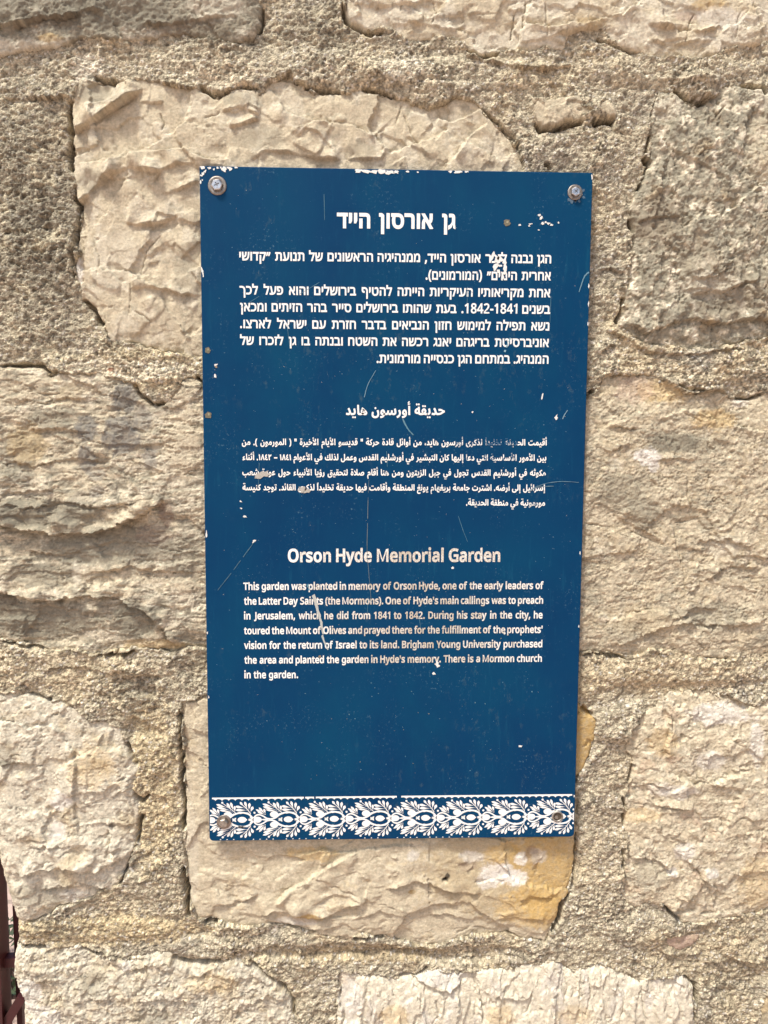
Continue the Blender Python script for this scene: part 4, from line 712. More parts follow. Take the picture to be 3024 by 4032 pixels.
[[[4,-47,-12,28,10,5,9,4,7,4,5,5,5,5,3,5,2,6,2,5,0,6,0,3,-1,4,-1,4,-1,4,-1,5,-2,4,-2,5,-3,5,-3,6,29,14,5,-10,4,-9,3,-9,2,-8,1,-9,1,-7,0,-6,-1,-6,-1,-6,-2,-6,-2,-6,-3,-5,-3,-6,-4,-5,-5,-5,-5,-4,-6,-5,-6,-4,-7,-4,-8,-3]]],
[[[10,-47,-6,29,9,2,8,1,7,2,7,2,6,2,5,3,4,3,4,4,3,4,2,6,1,6,0,7,0,4,0,4,-1,4,0,3,-1,3,-1,3,-1,2,-1,2,-1,2,-2,1,-2,1,-1,0,-2,-1,-2,0,-1,-2,-2,-1,-1,-2,-1,-3,-1,-2,0,-3,-1,-2,1,-2,0,-2,1,-1,1,-1,1,-1,1,-1,2,-1,2,0,2,0,3,0,3,0,3,1,2,0,3,1,4,2,1,-23,-4,-3,-3,-2,-5,-1,-4,-1,-4,-2,-6,0,-4,0,-4,1,-5,1,-3,1,-4,2,-3,3,-3,2,-3,4,-1,3,-2,5,-1,4,0,5,0,7,1,6,2,6,2,6,3,5,3,6,4,4,5,4,4,3,6,3,5,1,6,1,6,-1,6,-1,5,-3,5,-4,4,-4,4,-5,3,-6,2,-6,3,-6,1,-7,1,-7,0,-7,-1,-14,-3,-12,-5,-11,-8,-10,-9,-8,-11,-7,-13,-5,-14,-4]]],
[[[15,-1,-4,135,32,0,3,-135]],[[6,147,-3,15,5,1,3,1,3,0,2,1,3,0,4,1,-4,-7,-4,2,-3,2,-3,3,-3,4,-1,4,-1,5,0,4,1,4,2,3,3,3,2,2,3,2,4,1,3,1,4,0,2,0,2,0,2,0,2,-1,1,0,2,-1,-1,-15,-3,1,-1,0,-1,0,-1,1,-2,0,-1,0,-2,0,-2,-1,-1,-1,-1,-1,-1,-1,0,-1,0,-2,1,-2,1,-2,2,-2,2,-1,1,-1,2,-1,2,0,3,-1,-12,-1,4,1,4,1,3,1,3,1,2,1,4,2,4,-15,-4,-1,-4,-2,-4,-1,-4,-1,-5,-1,-4,-2,-5,-1,-4,-1]]],
[[[110,-2,-9,1,-8,1,-7,2,-7,3,-5,4,-5,6,-3,6,-2,8,-1,8,-4,84,31,0,3,-73,1,-5,1,-4,1,-3,1,-3,2,-2,2,-1,3,-1,4,0,4,0,4,-1,4,-1,3,-3,2,-3,1,-3,1,-4,-1,-4,-1,-4,-3,-3,-3,-3,-4,-1]],[[75,18,-9,-2,-9,-1,-8,0,-8,1,-8,1,-6,2,-7,4,-5,4,-4,5,-4,5,-2,7,0,8,0,7,2,7,2,6,4,6,5,6,5,4,6,5,7,4,7,3,8,3,8,2,9,2,3,-31,-6,0,-4,-1,-5,-1,-4,-2,-4,-1,-3,-2,-3,-2,-2,-2,-2,-3,-2,-2,0,-3,-1,-2,1,-2,0,-2,1,-2,2,-1,2,-1,2,-1,3,-1,3,0,3,0,3,0,4,0,3,0,3,1,4,1,4,1]],[[75,141,-4,0,-3,2,-3,2,-3,3,-1,4,-1,3,1,4,1,4,3,3,3,2,3,2,4,0,4,0,3,-2,3,-2,3,-3,1,-4,1,-4,-1,-3,-1,-4,-3,-3,-3,-2,-3,-2]],[[41,141,-4,0,-4,2,-3,2,-2,3,-2,4,0,3,0,4,2,4,2,3,3,2,4,2,4,0,3,0,4,-2,3,-2,2,-3,2,-4,0,-3,0,-4,-2,-4,-2,-3,-3,-2,-4,-2]]],
[[[-1,-2,2,31,5,0,4,0,3,0,4,0,4,0,4,0,3,1,4,1,3,1,3,0,3,1,2,1,4,1,3,2,3,2,3,2,2,3,1,2,2,3,0,2,1,3,-1,3,0,2,-1,2,-1,2,-1,2,-1,2,-2,1,-2,0,-1,1,-2,-1,-2,0,-2,-1,-1,-2,-1,-1,-2,-3,0,-2,-1,-3,0,-2,0,-3,0,-2,1,-3,2,-2,1,-2,2,-3,3,-2,2,-2,4,-3,-28,-11,-3,3,-2,4,-3,3,-3,3,-2,4,-2,4,-1,4,-1,5,0,5,0,5,1,6,2,5,3,5,3,4,4,4,4,4,4,3,5,2,5,2,5,1,5,0,8,-1,6,-1,7,-4,5,-4,5,-5,3,-5,3,-7,2,-6,0,-7,0,-6,-1,-6,-2,-6,-2,-5,-4,-4,-3,-5,-4,-3,-4,-4,-5,-3,-4,-3,-5,-2,-5,-3,-3,-1,-3,-2,-4,-1,-5,-1,-4,-1,-5,-1,-5,0,-4,-1,-5,0,-5,-1,-5,0]],[[100,-2,-7,0,-7,1,-7,0,-7,1,-6,2,-7,1,-6,2,-5,2,-5,3,14,23,5,-1,4,-1,5,-1,5,0,6,-1,5,0,5,0,6,0,4,0,5,-1,4,-1,3,-3,2,-3,1,-3,1,-4,-1,-4,-1,-4,-3,-3,-3,-3,-5,-1]],[[70,114,-4,1,-4,1,-3,3,-2,3,-1,3,-1,4,1,4,1,3,2,3,3,3,4,1,4,1,3,-1,4,-1,3,-3,2,-3,2,-3,0,-4,0,-4,-2,-3,-2,-3,-3,-3,-4,-1]],[[35,114,-4,1,-3,1,-3,3,-2,3,-2,3,0,4,0,4,1,3,3,4,3,2,3,1,4,1,4,-1,4,-1,3,-2,2,-4,1,-3,1,-4,-1,-4,-1,-3,-2,-3,-3,-3,-4,-1]]],
[[[-1,-2,2,31,8,0,6,0,7,1,7,1,7,1,6,2,7,2,6,2,6,2,6,3,5,3,5,3,-3,2,-5,2,-4,1,-5,2,-4,1,-5,1,-5,0,-5,1,-5,0,-2,0,-2,0,-3,0,-2,-1,-2,0,-3,0,-2,0,-3,-1,-3,-1,-4,31,4,1,4,1,5,1,4,0,4,0,4,0,7,0,6,-1,7,-1,6,-2,5,-2,5,-2,5,-2,5,-3,4,-2,4,-2,4,-2,4,-2,4,-1,3,-1,4,0,7,0,4,-29,-6,0,-4,-2,-5,-1,-4,-3,-5,-2,-5,-3,-4,-3,-5,-3,-6,-4,-6,-3,-6,-3,-7,-3,-7,-3,-8,-2,-9,-2,-10,-2,-10,0]]],
[[[5,6,0,5,1,6,1,7,2,8,2,8,5,10,27,-10,-2,-6,-2,-5,-1,-5,-1,-5,-1,-4,0,-5,0,-5,1,-5,3,-4,2,-4,4,-3,4,-2,5,-2,6,-1,6,-1,6,1,6,1,4,1,5,2,3,2,3,3,2,3,2,4,2,4,1,4,0,5,1,5,-1,4,0,4,-1,5,-1,4,-1,5,-1,6,-2,5,-1,6,-3,6,31,9,1,-6,2,-4,1,-4,0,-4,1,-3,1,-3,1,-2,0,-2,0,-1,2,-4,2,-3,2,-2,2,-2,2,-1,3,-1,4,-1,3,0,4,0,5,-1,4,-1,3,-3,2,-3,1,-3,0,-4,0,-4,-2,-4,-2,-3,-3,-3,-5,-1,-5,-1,-4,0,-4,1,-4,1,-4,2,-3,3,-3,2,-3,3,-2,4,-2,6,9,-7,-1,-8,-1,-8,-2,-8,-4,-7,-4,-6,-5,-6,-6,-5,-7,-4,-7,-4,-9,-2,-9,-1,-10,-1,-8,0,-8,1,-7,2,-8,2,-6,3,-6,4,-5,5,-5,5,-4,7,-2,7,-2,8]],[[68,85,-4,0,-4,2,-3,2,-2,4,-2,3,0,4,0,4,2,4,2,3,3,3,4,2,4,0,4,0,4,-2,3,-3,3,-3,1,-4,0,-4,0,-4,-2,-3,-2,-4,-3,-2,-4,-2]]],
[[[-1,-2,2,31,4,0,2,1,3,1,2,2,2,3,2,3,2,4,3,5,3,6,4,8,4,6,4,5,5,5,4,3,4,2,5,2,5,1,4,0,6,0,5,-1,5,-3,5,-3,5,-4,3,-4,4,-5,3,-5,2,-5,2,-6,1,-6,0,-6,-1,-7,-1,-7,-2,-6,-4,-6,-4,-4,-5,-4,-5,-3,-6,-2,-7,0,-6,0,-7,2,-7,1,-7,4,-8,5,-8,5,10,26,6,-5,5,-3,6,-2,5,-2,4,-1,4,0,2,0,2,1,1,0,1,1,1,1,1,1,1,1,0,1,0,2,0,3,-1,3,-1,3,-1,2,-2,3,-1,2,-2,1,-2,1,-3,1,-2,-1,-2,-1,-1,-1,-2,-2,-2,-3,-2,-3,-2,-4,-3,-5,-3,-6,-2,-6,-3,-5,-4,-4,-3,-4,-2,-4,-3,-2,-4,-2,-3,-2,-4,-1,-5,-1,-5,-1]]],
[[[7,11,0,6,2,5,4,5,4,3,5,1,5,1,5,-1,4,-1,5,-3,3,-4,2,-6,1,-6,-1,-6,-2,-6,-3,-4,-5,-3,-4,-2,-5,0,-5,0,-5,2,-4,3,-4,4,-2,6]]],
[[[0,55,1,11,1,11,2,11,2,11,4,11,4,10,5,10,6,9,9,11,32,-1,-14,-23,-7,-13,-5,-14,-4,-14,-2,-15,-1,-15,1,-10,1,-9,1,-10,3,-10,3,-9,3,-9,5,-9,4,-8,12,-19,-32,-1,-9,11,-6,9,-5,10,-4,10,-4,10,-2,11,-2,11,-1,11]]],
[[[-1,-2,2,31,4,0,2,0,2,2,2,1,2,3,2,3,3,4,2,5,4,6,3,6,3,5,4,5,3,4,3,3,4,3,4,3,3,2,4,1,4,1,3,1,4,0,6,0,4,-2,5,-2,4,-3,4,-3,4,-5,3,-6,3,-6,4,-7,2,-5,2,-5,3,-4,2,-3,3,-3,2,-2,3,-1,3,-1,3,0,5,-1,3,-1,3,-3,2,-3,2,-3,0,-4,0,-4,-2,-4,-2,-3,-4,-3,-4,-1,-5,-1,-6,1,-6,1,-5,2,-5,2,-4,4,-4,4,7,5,-2,-5,-2,-3,-2,-3,-3,-3,-3,-2,-3,-3,-4,-1,-4,-1,-5,0,-4,0,-4,0,-4,2,-5,1,-4,2,-5,3,-4,4,-5,4,-3,4,-3,-4,-3,-4,-4,-3,-3,-2,-4,-2,-4,-1,-4,-1,-5,-1],[49,41,1,-1,2,-2,1,-2,2,-2,2,-2,2,-2,2,-1,3,-1,2,-1,2,-1,2,-1,3,0,2,1,2,1,1,1,1,2,0,3,-1,3,-1,3,-1,3,-2,3,-1,3,-1,2,-1,2,-1,2,-2,1,-1,1,-1,1,-1,0,-1,0,-2,0,-2,-1,-1,-1,-2,-1,-2,-2,-1,-2,-2,-3,-2,-3]]],
[[[-1,-2,2,31,6,0,3,0,3,1,2,2,1,2,1,3,1,5,0,5,0,7,-4,95,31,0,4,-98,0,-8,0,-7,-1,-7,-1,-6,-2,-5,-3,-5,-4,-5,-5,-3,-6,-3,-8,-2,-9,-1]]],
[[[15,-1,-4,150,31,0,4,-150]]],
[[[60,55,-1,-11,-1,-11,-2,-11,-2,-11,-4,-10,-4,-10,-5,-10,-6,-9,-9,-11,-32,1,12,19,4,8,5,9,3,9,3,9,3,10,1,10,1,9,1,10,-1,10,-1,10,-1,10,-3,9,-3,10,-3,9,-5,9,-5,8,-11,19,32,1,9,-11,6,-9,5,-10,4,-10,4,-11,2,-11,2,-11,1,-11]]],
[[[40,150,-5,-66,-25,0,-5,66]],[[77,150,-5,-66,-25,0,-6,66]]],
[[[45,-2,-7,1,-7,1,-7,3,-5,3,-5,4,-4,5,-3,6,-2,7,-1,8,1,9,3,9,5,10,7,9,9,10,12,11,-3,-20,-19,15,20,24,10,-9,9,-7,7,-8,7,-7,6,-8,4,-8,4,-9,1,-8,1,-9,0,-5,-1,-4,-1,-5,-2,-5,-2,-4,-3,-5,-4,-3,-5,-4,-5,-3,-6,-2,-6,-1],[47,28,3,0,2,1,2,1,2,1,1,2,1,2,1,2,0,2,1,2,-1,3,0,3,-1,3,-1,3,-2,3,-2,3,-3,4,-4,3,-6,5,15,3,-5,-5,-4,-3,-3,-4,-3,-4,-2,-4,-2,-3,-1,-4,-1,-3,0,-4,0,-4,1,-3,2,-2,3,-2,3,-1]],[[63,127,-4,0,-4,2,-3,2,-2,3,-2,4,0,4,0,3,2,4,2,3,3,2,4,2,4,0,3,0,4,-2,3,-2,2,-3,2,-4,0,-3,0,-4,-2,-4,-2,-3,-3,-2,-4,-2]],[[28,127,-4,1,-3,1,-3,2,-3,3,-1,4,0,4,0,4,1,3,3,3,3,3,3,1,4,0,4,0,3,-1,3,-3,3,-3,1,-3,1,-4,-1,-4,-1,-4,-3,-3,-3,-2,-3,-1]]],
[[[4,-47,-12,28,7,3,7,3,5,3,5,3,5,4,4,4,3,3,3,4,2,4,1,5,1,4,1,4,-1,6,-1,6,-2,7,-3,7,-3,7,-4,8,28,14,3,-5,2,-4,2,-5,1,-4,2,-4,1,-4,2,-4,1,-3,0,-3,3,-5,2,-4,3,-3,4,-2,4,-1,6,0,5,-1,4,-1,2,-3,3,-3,1,-3,0,-4,0,-4,-2,-4,-2,-3,-4,-3,-4,-1,-5,-1,-5,0,-4,1,-5,2,-3,2,-3,3,-3,2,-3,3,-1,4,-1,5,10,2,-1,-8,-2,-6,-3,-7,-2,-7,-5,-6,-4,-7,-6,-5,-6,-6,-7,-5,-8,-4,-8,-4]]],
[[[-1,-2,2,31,5,0,4,0,4,1,3,1,2,2,3,2,1,4,2,4,2,5,1,6,2,8,1,10,29,-5,0,-3,0,-2,-1,-3,0,-2,-1,-3,0,-3,0,-2,0,-3,0,-2,0,-3,0,-2,1,-2,1,-2,1,-1,2,-2,2,-1,3,-1,3,0,3,-1,4,0,5,0,5,-1,4,-1,3,-3,2,-3,1,-3,0,-4,0,-4,-2,-4,-2,-3,-4,-3,-4,-1,-5,-1,-6,0,-6,1,-6,1,-5,1,-4,2,-4,2,-3,3,-2,3,-2,4,-2,4,-2,4,-1,6,12,0,-3,-7,-4,-5,-3,-4,-3,-5,-4,-3,-5,-2,-4,-2,-5,-1,-5,-1,-5,0,-4,-1]],[[55,-47,-4,0,-3,1,-3,3,-2,3,-2,3,0,4,0,4,2,3,2,4,3,2,3,1,4,1,4,-1,4,-1,3,-2,2,-4,1,-3,1,-4,-1,-4,-1,-3,-2,-3,-3,-3,-4,-1]],[[21,-47,-4,0,-3,1,-3,3,-3,3,-1,3,-1,4,1,4,1,3,3,4,3,2,3,1,4,1,4,-1,3,-1,3,-2,3,-4,1,-3,0,-4,0,-4,-1,-3,-3,-3,-3,-3,-3,-1]]],
[[[-1,-2,2,31,8,0,6,0,7,1,7,1,7,1,6,2,7,2,6,2,6,2,6,3,5,3,5,3,-3,2,-5,2,-4,1,-5,2,-4,1,-5,1,-5,0,-5,1,-5,0,-2,0,-2,0,-3,0,-2,-1,-2,0,-3,0,-2,0,-3,-1,-3,-1,-4,31,4,1,4,1,5,1,4,0,4,0,4,0,7,0,6,-1,7,-1,6,-2,5,-2,5,-2,5,-2,5,-3,4,-2,4,-2,4,-2,4,-2,4,-1,3,-1,4,0,7,0,4,-29,-6,0,-4,-2,-5,-1,-4,-3,-5,-2,-5,-3,-4,-3,-5,-3,-6,-4,-6,-3,-6,-3,-7,-3,-7,-3,-8,-2,-9,-2,-10,-2,-10,0]],[[34,108,-4,0,-4,2,-3,2,-3,4,-1,3,-1,4,1,4,1,4,3,3,3,3,4,2,4,0,4,0,4,-2,3,-3,2,-3,2,-4,0,-4,0,-4,-2,-3,-2,-4,-4,-2,-3,-2]]],
[[[75,109,0,3,-1,5,0,4,0,4,-1,4,-1,4,0,4,-1,4,-1,4,31,4,1,-4,0,-3,1,-4,0,-5,1,-4,0,-5,0,-5,1,-4,0,-5,-1,-7,0,-6,-1,-6,-1,-6,-2,-6,-3,-5,-3,-6,-2,-5,-4,-5,-4,-5,-4,-4,-4,-4,-4,-5,-5,-5,-5,-4,-5,-3,13,0,4,0,3,1,3,0,2,1,1,1,1,1,1,1,0,1,0,1,0,2,-2,4,-3,5,-4,5,-7,4,-6,7,-7,6,-9,6,-9,6,-10,7,-10,7,-12,8,16,24,15,-10,13,-9,12,-8,10,-8,9,-8,8,-7,6,-6,5,-7,5,-5,3,-5,3,-5,2,-5,1,-5,1,-4,0,-4,0,-4,-1,-3,-1,-4,-1,-4,-3,-3,-2,-3,-3,-3,-4,-2,-4,-2,-5,-2,-5,-1,-7,0,-58,0,0,31,13,10,10,9,9,8,7,9,5,9,5,8,2,8,2,9]],[[6,130,-4,15,6,1,3,0,3,0,2,1,2,1,4,0,-3,-6,-4,1,-3,3,-3,3,-3,4,-2,4,0,4,0,5,1,4,2,3,2,3,3,2,3,2,4,1,3,0,4,1,2,0,2,0,1,-1,2,0,2,0,2,-1,-2,-15,-2,1,-1,0,-1,0,-2,0,-1,0,-1,0,-2,0,-2,0,-1,-1,-1,-1,-1,-1,0,-2,0,-2,1,-2,1,-1,2,-2,1,-1,2,-1,2,-1,2,-1,2,-1,-11,-1,4,2,3,1,3,1,3,1,3,1,4,1,4,-14,-4,-2,-4,-1,-4,-1,-4,-1,-5,-2,-4,-1,-5,-1,-5,-1]]],
[[[14,-79,-3,10,-2,8,-2,9,-1,7,-2,7,0,7,-1,6,-1,6,0,4,1,10,1,8,3,7,3,6,4,5,5,4,6,4,5,3,6,2,6,1,6,1,6,1,6,-1,6,0,4,-1,0,3,0,4,-1,3,-1,3,-1,3,-1,3,-2,2,-2,1,-2,2,-2,1,-2,0,-2,1,-2,-1,-3,0,-2,-1,-2,-1,-2,-2,-2,-2,-2,-2,-2,-3,-3,-4,-23,14,4,7,4,7,5,5,5,4,5,3,5,3,6,2,5,1,6,0,7,0,7,-2,6,-3,6,-3,4,-4,5,-5,3,-6,3,-6,2,-6,1,-6,1,-6,1,-6,0,-5,-1,-5,-1,-5,-1,-4,-1,-4,-1,-4,-1,-3,-1,-3,-1,-2,-8,2,-7,1,-7,1,-6,1,-6,0,-5,0,-4,-1,-5,-1,-3,-1,-4,-2,-2,-3,-2,-3,-2,-4,-1,-4,0,-5,0,-5,1,-5,0,-6,1,-6,1,-7,2,-6,1,-7,2,-7,2,-7]]],
[[[-1,-2,2,31,5,0,3,0,2,1,3,1,1,1,2,3,2,3,1,4,2,5,1,6,1,7,2,9,29,-5,0,-4,-1,-3,-1,-4,0,-5,-1,-3,0,-4,0,-2,1,-3,0,-2,1,-1,2,-2,2,-1,2,-1,3,0,4,0,3,0,2,0,3,1,2,1,1,1,2,3,2,3,1,4,1,5,2,6,1,8,1,10,30,-5,-1,-4,0,-3,-1,-4,0,-3,-1,-3,0,-3,-1,-3,0,-2,0,-2,0,-2,1,-2,1,-1,1,-2,1,-1,2,-1,3,-1,3,0,4,0,5,0,4,1,3,2,2,3,1,4,1,6,0,3,0,3,-1,4,0,3,0,4,0,5,-1,4,0,6,-1,6,29,2,1,-12,1,-9,1,-9,2,-6,1,-6,2,-4,2,-4,2,-2,3,-2,4,-1,4,-1,4,0,5,-1,4,-1,3,-3,2,-3,1,-3,0,-4,0,-4,-1,-4,-3,-3,-3,-3,-5,-1,-5,-1,-3,0,-3,1,-4,0,-3,1,-4,1,-3,2,-4,2,-3,3,-4,3,-2,5,-2,4,-3,7,5,-3,-2,-5,-2,-6,-3,-4,-4,-4,-3,-2,-5,-2,-5,-2,-5,-1,-6,0,-6,0,-5,1,-5,2,-4,2,-4,3,-3,4,-2,4,-2,5,-1,7,9,0,-4,-8,-3,-6,-3,-4,-3,-4,-4,-2,-5,-2,-5,-1,-6,-1,-7,0,-4,0,-5,1,-4,1,-5,2,-4,2,-3,4,-3,5,-4,5,-2,8,14,1,-4,-9,-4,-5,-5,-5,-4,-4,-5,-2,-5,-2,-6,-1,-6,-1]]],
[[[-1,-2,2,31,8,0,7,0,6,0,5,0,5,0,4,0,3,1,4,0,2,1,3,0,2,1,2,1,2,1,2,2,1,2,2,2,1,3,0,3,1,4,0,4,0,5,0,6,0,6,-1,5,-2,4,-1,3,-2,3,-1,1,-2,1,-3,1,-1,0,-2,-1,-1,-1,-2,-2,-1,-1,-1,-3,-1,-2,-1,-3,0,-3,0,-2,1,-1,1,-2,1,-1,1,-1,1,-1,2,0,2,-1,2,0,3,0,3,1,2,0,3,1,3,1,4,2,1,-24,-3,-2,-2,-1,-3,-1,-3,-1,-3,-1,-3,-1,-3,-1,-3,0,-3,0,-6,0,-6,1,-5,2,-5,3,-4,3,-3,5,-2,5,-2,6,0,6,0,6,1,6,2,6,2,5,3,6,3,4,4,5,4,3,5,3,5,3,6,1,6,1,8,-1,7,-3,7,-4,5,-6,5,-7,3,-8,3,-9,2,-11,0,-11,0,-10,-2,-9,-3,-8,-3,-7,-5,-6,-5,-5,-4,-3,-4,-2,-5,-2,-4,-2,-6,-1,-5,-1,-6,-1,-7,-1,-7,0,-8,-1,-8,0]],[[67,134,-4,0,-3,2,-3,2,-3,3,-1,4,0,3,0,4,1,4,3,3,3,2,3,2,4,0,4,0,3,-2,3,-2,3,-3,1,-4,1,-4,-1,-3,-1,-4,-3,-3,-3,-2,-3,-2]],[[33,134,-4,0,-4,2,-3,2,-2,3,-1,4,-1,3,1,4,1,4,2,3,3,2,4,2,4,0,4,0,3,-2,3,-2,2,-3,2,-4,0,-3,0,-4,-2,-4,-2,-3,-3,-2,-3,-2]]],
[[[-1,-2,2,31,26,0,3,0,2,0,2,0,2,1,1,0,1,1,1,1,1,1,1,1,0,1,0,2,0,1,0,3,-1,3,-2,4,-3,4,-3,4,-5,5,-2,3,-3,2,-3,3,-2,2,-3,3,-2,2,-2,2,-2,2,-2,2,-1,2,-1,2,0,1,0,2,0,2,0,3,1,3,0,2,1,2,0,2,1,2,1,1,3,3,3,3,4,2,4,3,5,3,6,4,6,3,7,4,7,4,7,3,8,4,9,4,13,-26,-8,-4,-7,-3,-6,-3,-6,-3,-6,-3,-5,-3,-5,-3,-5,-2,-5,-3,-3,-3,-4,-2,-4,-3,1,17,9,-8,7,-7,7,-6,6,-6,5,-6,4,-6,3,-5,2,-5,2,-5,2,-5,0,-5,1,-4,-1,-4,0,-4,-2,-4,-2,-4,-3,-4,-3,-4,-5,-3,-5,-3,-6,-2,-8,-2,-8,-1,-10,-1]]],
[[[6,7,9,28,5,-2,4,-1,5,-1,4,-1,4,0,5,-1,3,1,3,0,3,1,3,0,1,2,2,1,1,2,1,2,0,2,0,3,-1,3,-1,4,-2,4,-2,6,-3,6,-4,7,-5,8,-7,10,28,17,7,-10,5,-10,5,-8,4,-9,4,-8,2,-7,2,-7,1,-7,1,-6,-1,-7,-2,-6,-2,-6,-4,-6,-6,-4,-6,-4,-8,-3,-9,-1,-10,-1,-4,0,-5,0,-4,1,-5,1,-4,0,-5,2,-4,1,-4,2]]],
[[[5,5,0,4,0,4,0,4,1,4,1,5,1,5,2,5,3,7,3,7,27,-10,-2,-5,-1,-4,-1,-3,-1,-4,-1,-3,0,-3,-1,-2,0,-3,0,-3,0,-5,2,-5,2,-4,2,-4,4,-3,4,-3,5,-2,5,-1,6,0,9,1,8,1,6,3,4,4,4,6,2,7,2,8,1,10,-1,12,-4,114,32,0,3,-95,0,-7,1,-5,1,-4,2,-3,2,-3,3,-1,4,-2,4,0,4,0,5,-1,4,-1,3,-3,2,-3,1,-3,1,-4,-1,-5,-1,-3,-3,-3,-3,-3,-5,-1,-5,-1,-2,0,-3,1,-3,0,-4,1,-3,1,-3,2,-3,3,-2,2,-4,2,-2,4,-1,4,-2,5,13,0,-2,-11,-1,-10,-2,-9,-3,-9,-4,-7,-5,-6,-6,-6,-7,-4,-8,-3,-9,-3,-9,-1,-10,-1,-8,0,-8,1,-7,2,-8,3,-6,3,-6,4,-5,4,-5,6,-3,6,-3,7,-2,8]]],
[[[-1,-2,2,31,5,0,4,0,3,1,3,1,2,2,1,1,1,3,1,3,0,4,0,4,-1,4,0,5,-2,6,-1,5,-1,6,-2,5,-1,6,-2,5,29,8,2,-5,2,-5,2,-6,1,-7,1,-6,2,-6,1,-7,0,-7,0,-6,0,-7,-1,-7,-2,-5,-2,-5,-3,-4,-3,-4,-3,-3,-4,-3,-5,-2,-4,-2,-5,-1,-4,-1,-5,0,-5,-1]],[[3,113,-4,15,6,1,3,1,3,0,2,1,3,1,3,0,-3,-7,-4,2,-3,3,-3,3,-3,3,-2,4,0,5,0,5,1,3,2,4,2,2,3,3,3,1,4,1,3,1,4,0,2,0,2,0,2,0,1,0,2,-1,2,-1,-2,-14,-2,0,-1,0,-1,1,-2,0,-1,0,-1,0,-2,0,-2,-1,-1,-1,-1,-1,-1,-1,0,-1,0,-2,1,-2,1,-2,2,-1,1,-2,2,-1,2,0,2,-1,3,-1,-13,-1,5,2,3,1,3,1,3,1,3,1,4,1,4,-15,-4,-1,-4,-1,-4,-2,-4,-1,-5,-1,-4,-1,-5,-2,-5,-1]]],
[[[32,-2,-4,1,-4,1,-3,1,-3,2,-2,2,-2,2,-2,3,0,4,-1,3,0,4,1,4,1,4,2,4,2,4,2,5,2,4,2,4,3,4,20,-10,-1,-3,-2,-3,-1,-2,-1,-3,-1,-2,-1,-2,-1,-2,0,-2,2,-1,3,-1,3,-2,1,-3,2,-3,0,-3,-1,-4,-1,-3,-3,-3,-3,-2,-5,-1]]],
[[[5,5,0,3,0,4,0,4,1,5,1,5,2,5,1,6,3,6,3,7,27,-9,-2,-6,-1,-4,-1,-3,-1,-4,-1,-3,0,-3,-1,-3,0,-2,0,-3,0,-4,1,-3,1,-4,2,-3,2,-3,3,-2,3,-2,4,-2,5,-2,4,-1,6,0,5,-1,7,1,6,0,6,2,5,1,5,2,4,2,3,2,3,2,2,3,2,2,1,2,0,2,0,1,-1,1,-2,1,-2,2,-3,1,-3,1,-3,2,-3,1,-4,2,-4,2,-3,2,-4,2,-3,3,-3,3,-2,3,-2,4,-1,4,0,4,0,6,2,6,2,6,3,6,4,6,4,5,5,6,6,4,6,4,7,3,8,2,8,0,5,0,6,-1,5,-2,5,-2,5,-2,4,-3,-12,-25,-3,2,-3,1,-3,1,-3,1,-3,1,-3,0,-4,0,-3,-1,-3,-1,-3,-2,-2,-2,-2,-2,-2,-2,-2,-2,-1,-2,-1,-3,-1,-2,0,-2,0,-1,1,-2,2,-2,2,-1,3,-2,3,-2,4,-1,4,-2,3,-2,4,-2,4,-2,4,-2,3,-2,3,-3,2,-3,2,-3,1,-3,1,-4,-1,-6,-2,-6,-3,-7,-4,-6,-5,-6,-6,-6,-8,-5,-8,-4,-10,-4,-10,-3,-11,-1,-13,-1,-8,0,-9,1,-8,2,-7,3,-7,3,-7,4,-5,4,-5,6,-3,6,-3,7,-2,8]]],
[[[41,29,4,1,4,0,3,1,2,1,2,1,1,1,1,2,1,2,0,2,0,3,-1,3,-1,4,-1,3,-2,4,-2,4,-2,5,-3,4,-3,5,-3,5,-3,5,-4,6,28,17,6,-9,4,-7,5,-8,3,-7,3,-7,3,-6,2,-6,2,-5,1,-5,2,-5,2,-4,1,-3,3,-2,2,-2,2,-2,3,-1,3,0,2,0,5,-1,4,-1,3,-3,2,-3,1,-3,1,-4,-1,-4,-1,-4,-3,-3,-3,-3,-4,-1,-6,-1,-5,0,-5,1,-5,2,-4,2,-4,2,-4,4,-3,4,-3,4,-3,6,13,-2,-2,-5,-3,-3,-3,-3,-3,-4,-5,-3,-5,-2,-6,-2,-7,-1,-7,0,-5,0,-4,0,-4,1,-5,1,-4,0,-5,2,-4,1,-4,2,-4,2,9,28,5,-2,4,-1,5,-1,4,-1,4,0]],[[42,120,-4,1,-4,1,-3,3,-3,3,-1,4,-1,4,1,4,1,4,3,3,3,2,4,2,4,1,4,-1,3,-2,4,-2,2,-3,2,-4,0,-4,0,-4,-2,-4,-2,-3,-4,-3,-3,-1]]],
[[[7,139,0,15,48,15,0,-16]],[[7,117,0,15,48,14,0,-15]]],
[[[-1,-2,2,31,6,0,3,0,3,2,2,1,1,2,1,4,0,4,0,5,0,7,-3,95,31,0,4,-95,0,-7,1,-5,1,-4,1,-3,2,-3,3,-1,3,-2,3,0,5,0,5,-1,3,-1,3,-3,2,-3,2,-3,0,-4,-1,-4,-1,-4,-3,-3,-3,-3,-4,-1,-5,-1,-5,0,-6,1,-5,1,-5,2,-4,3,-3,4,-3,4,-3,6,-2,7,12,0,-3,-7,-4,-5,-3,-5,-4,-4,-4,-2,-5,-2,-6,-2,-6,-1]]],
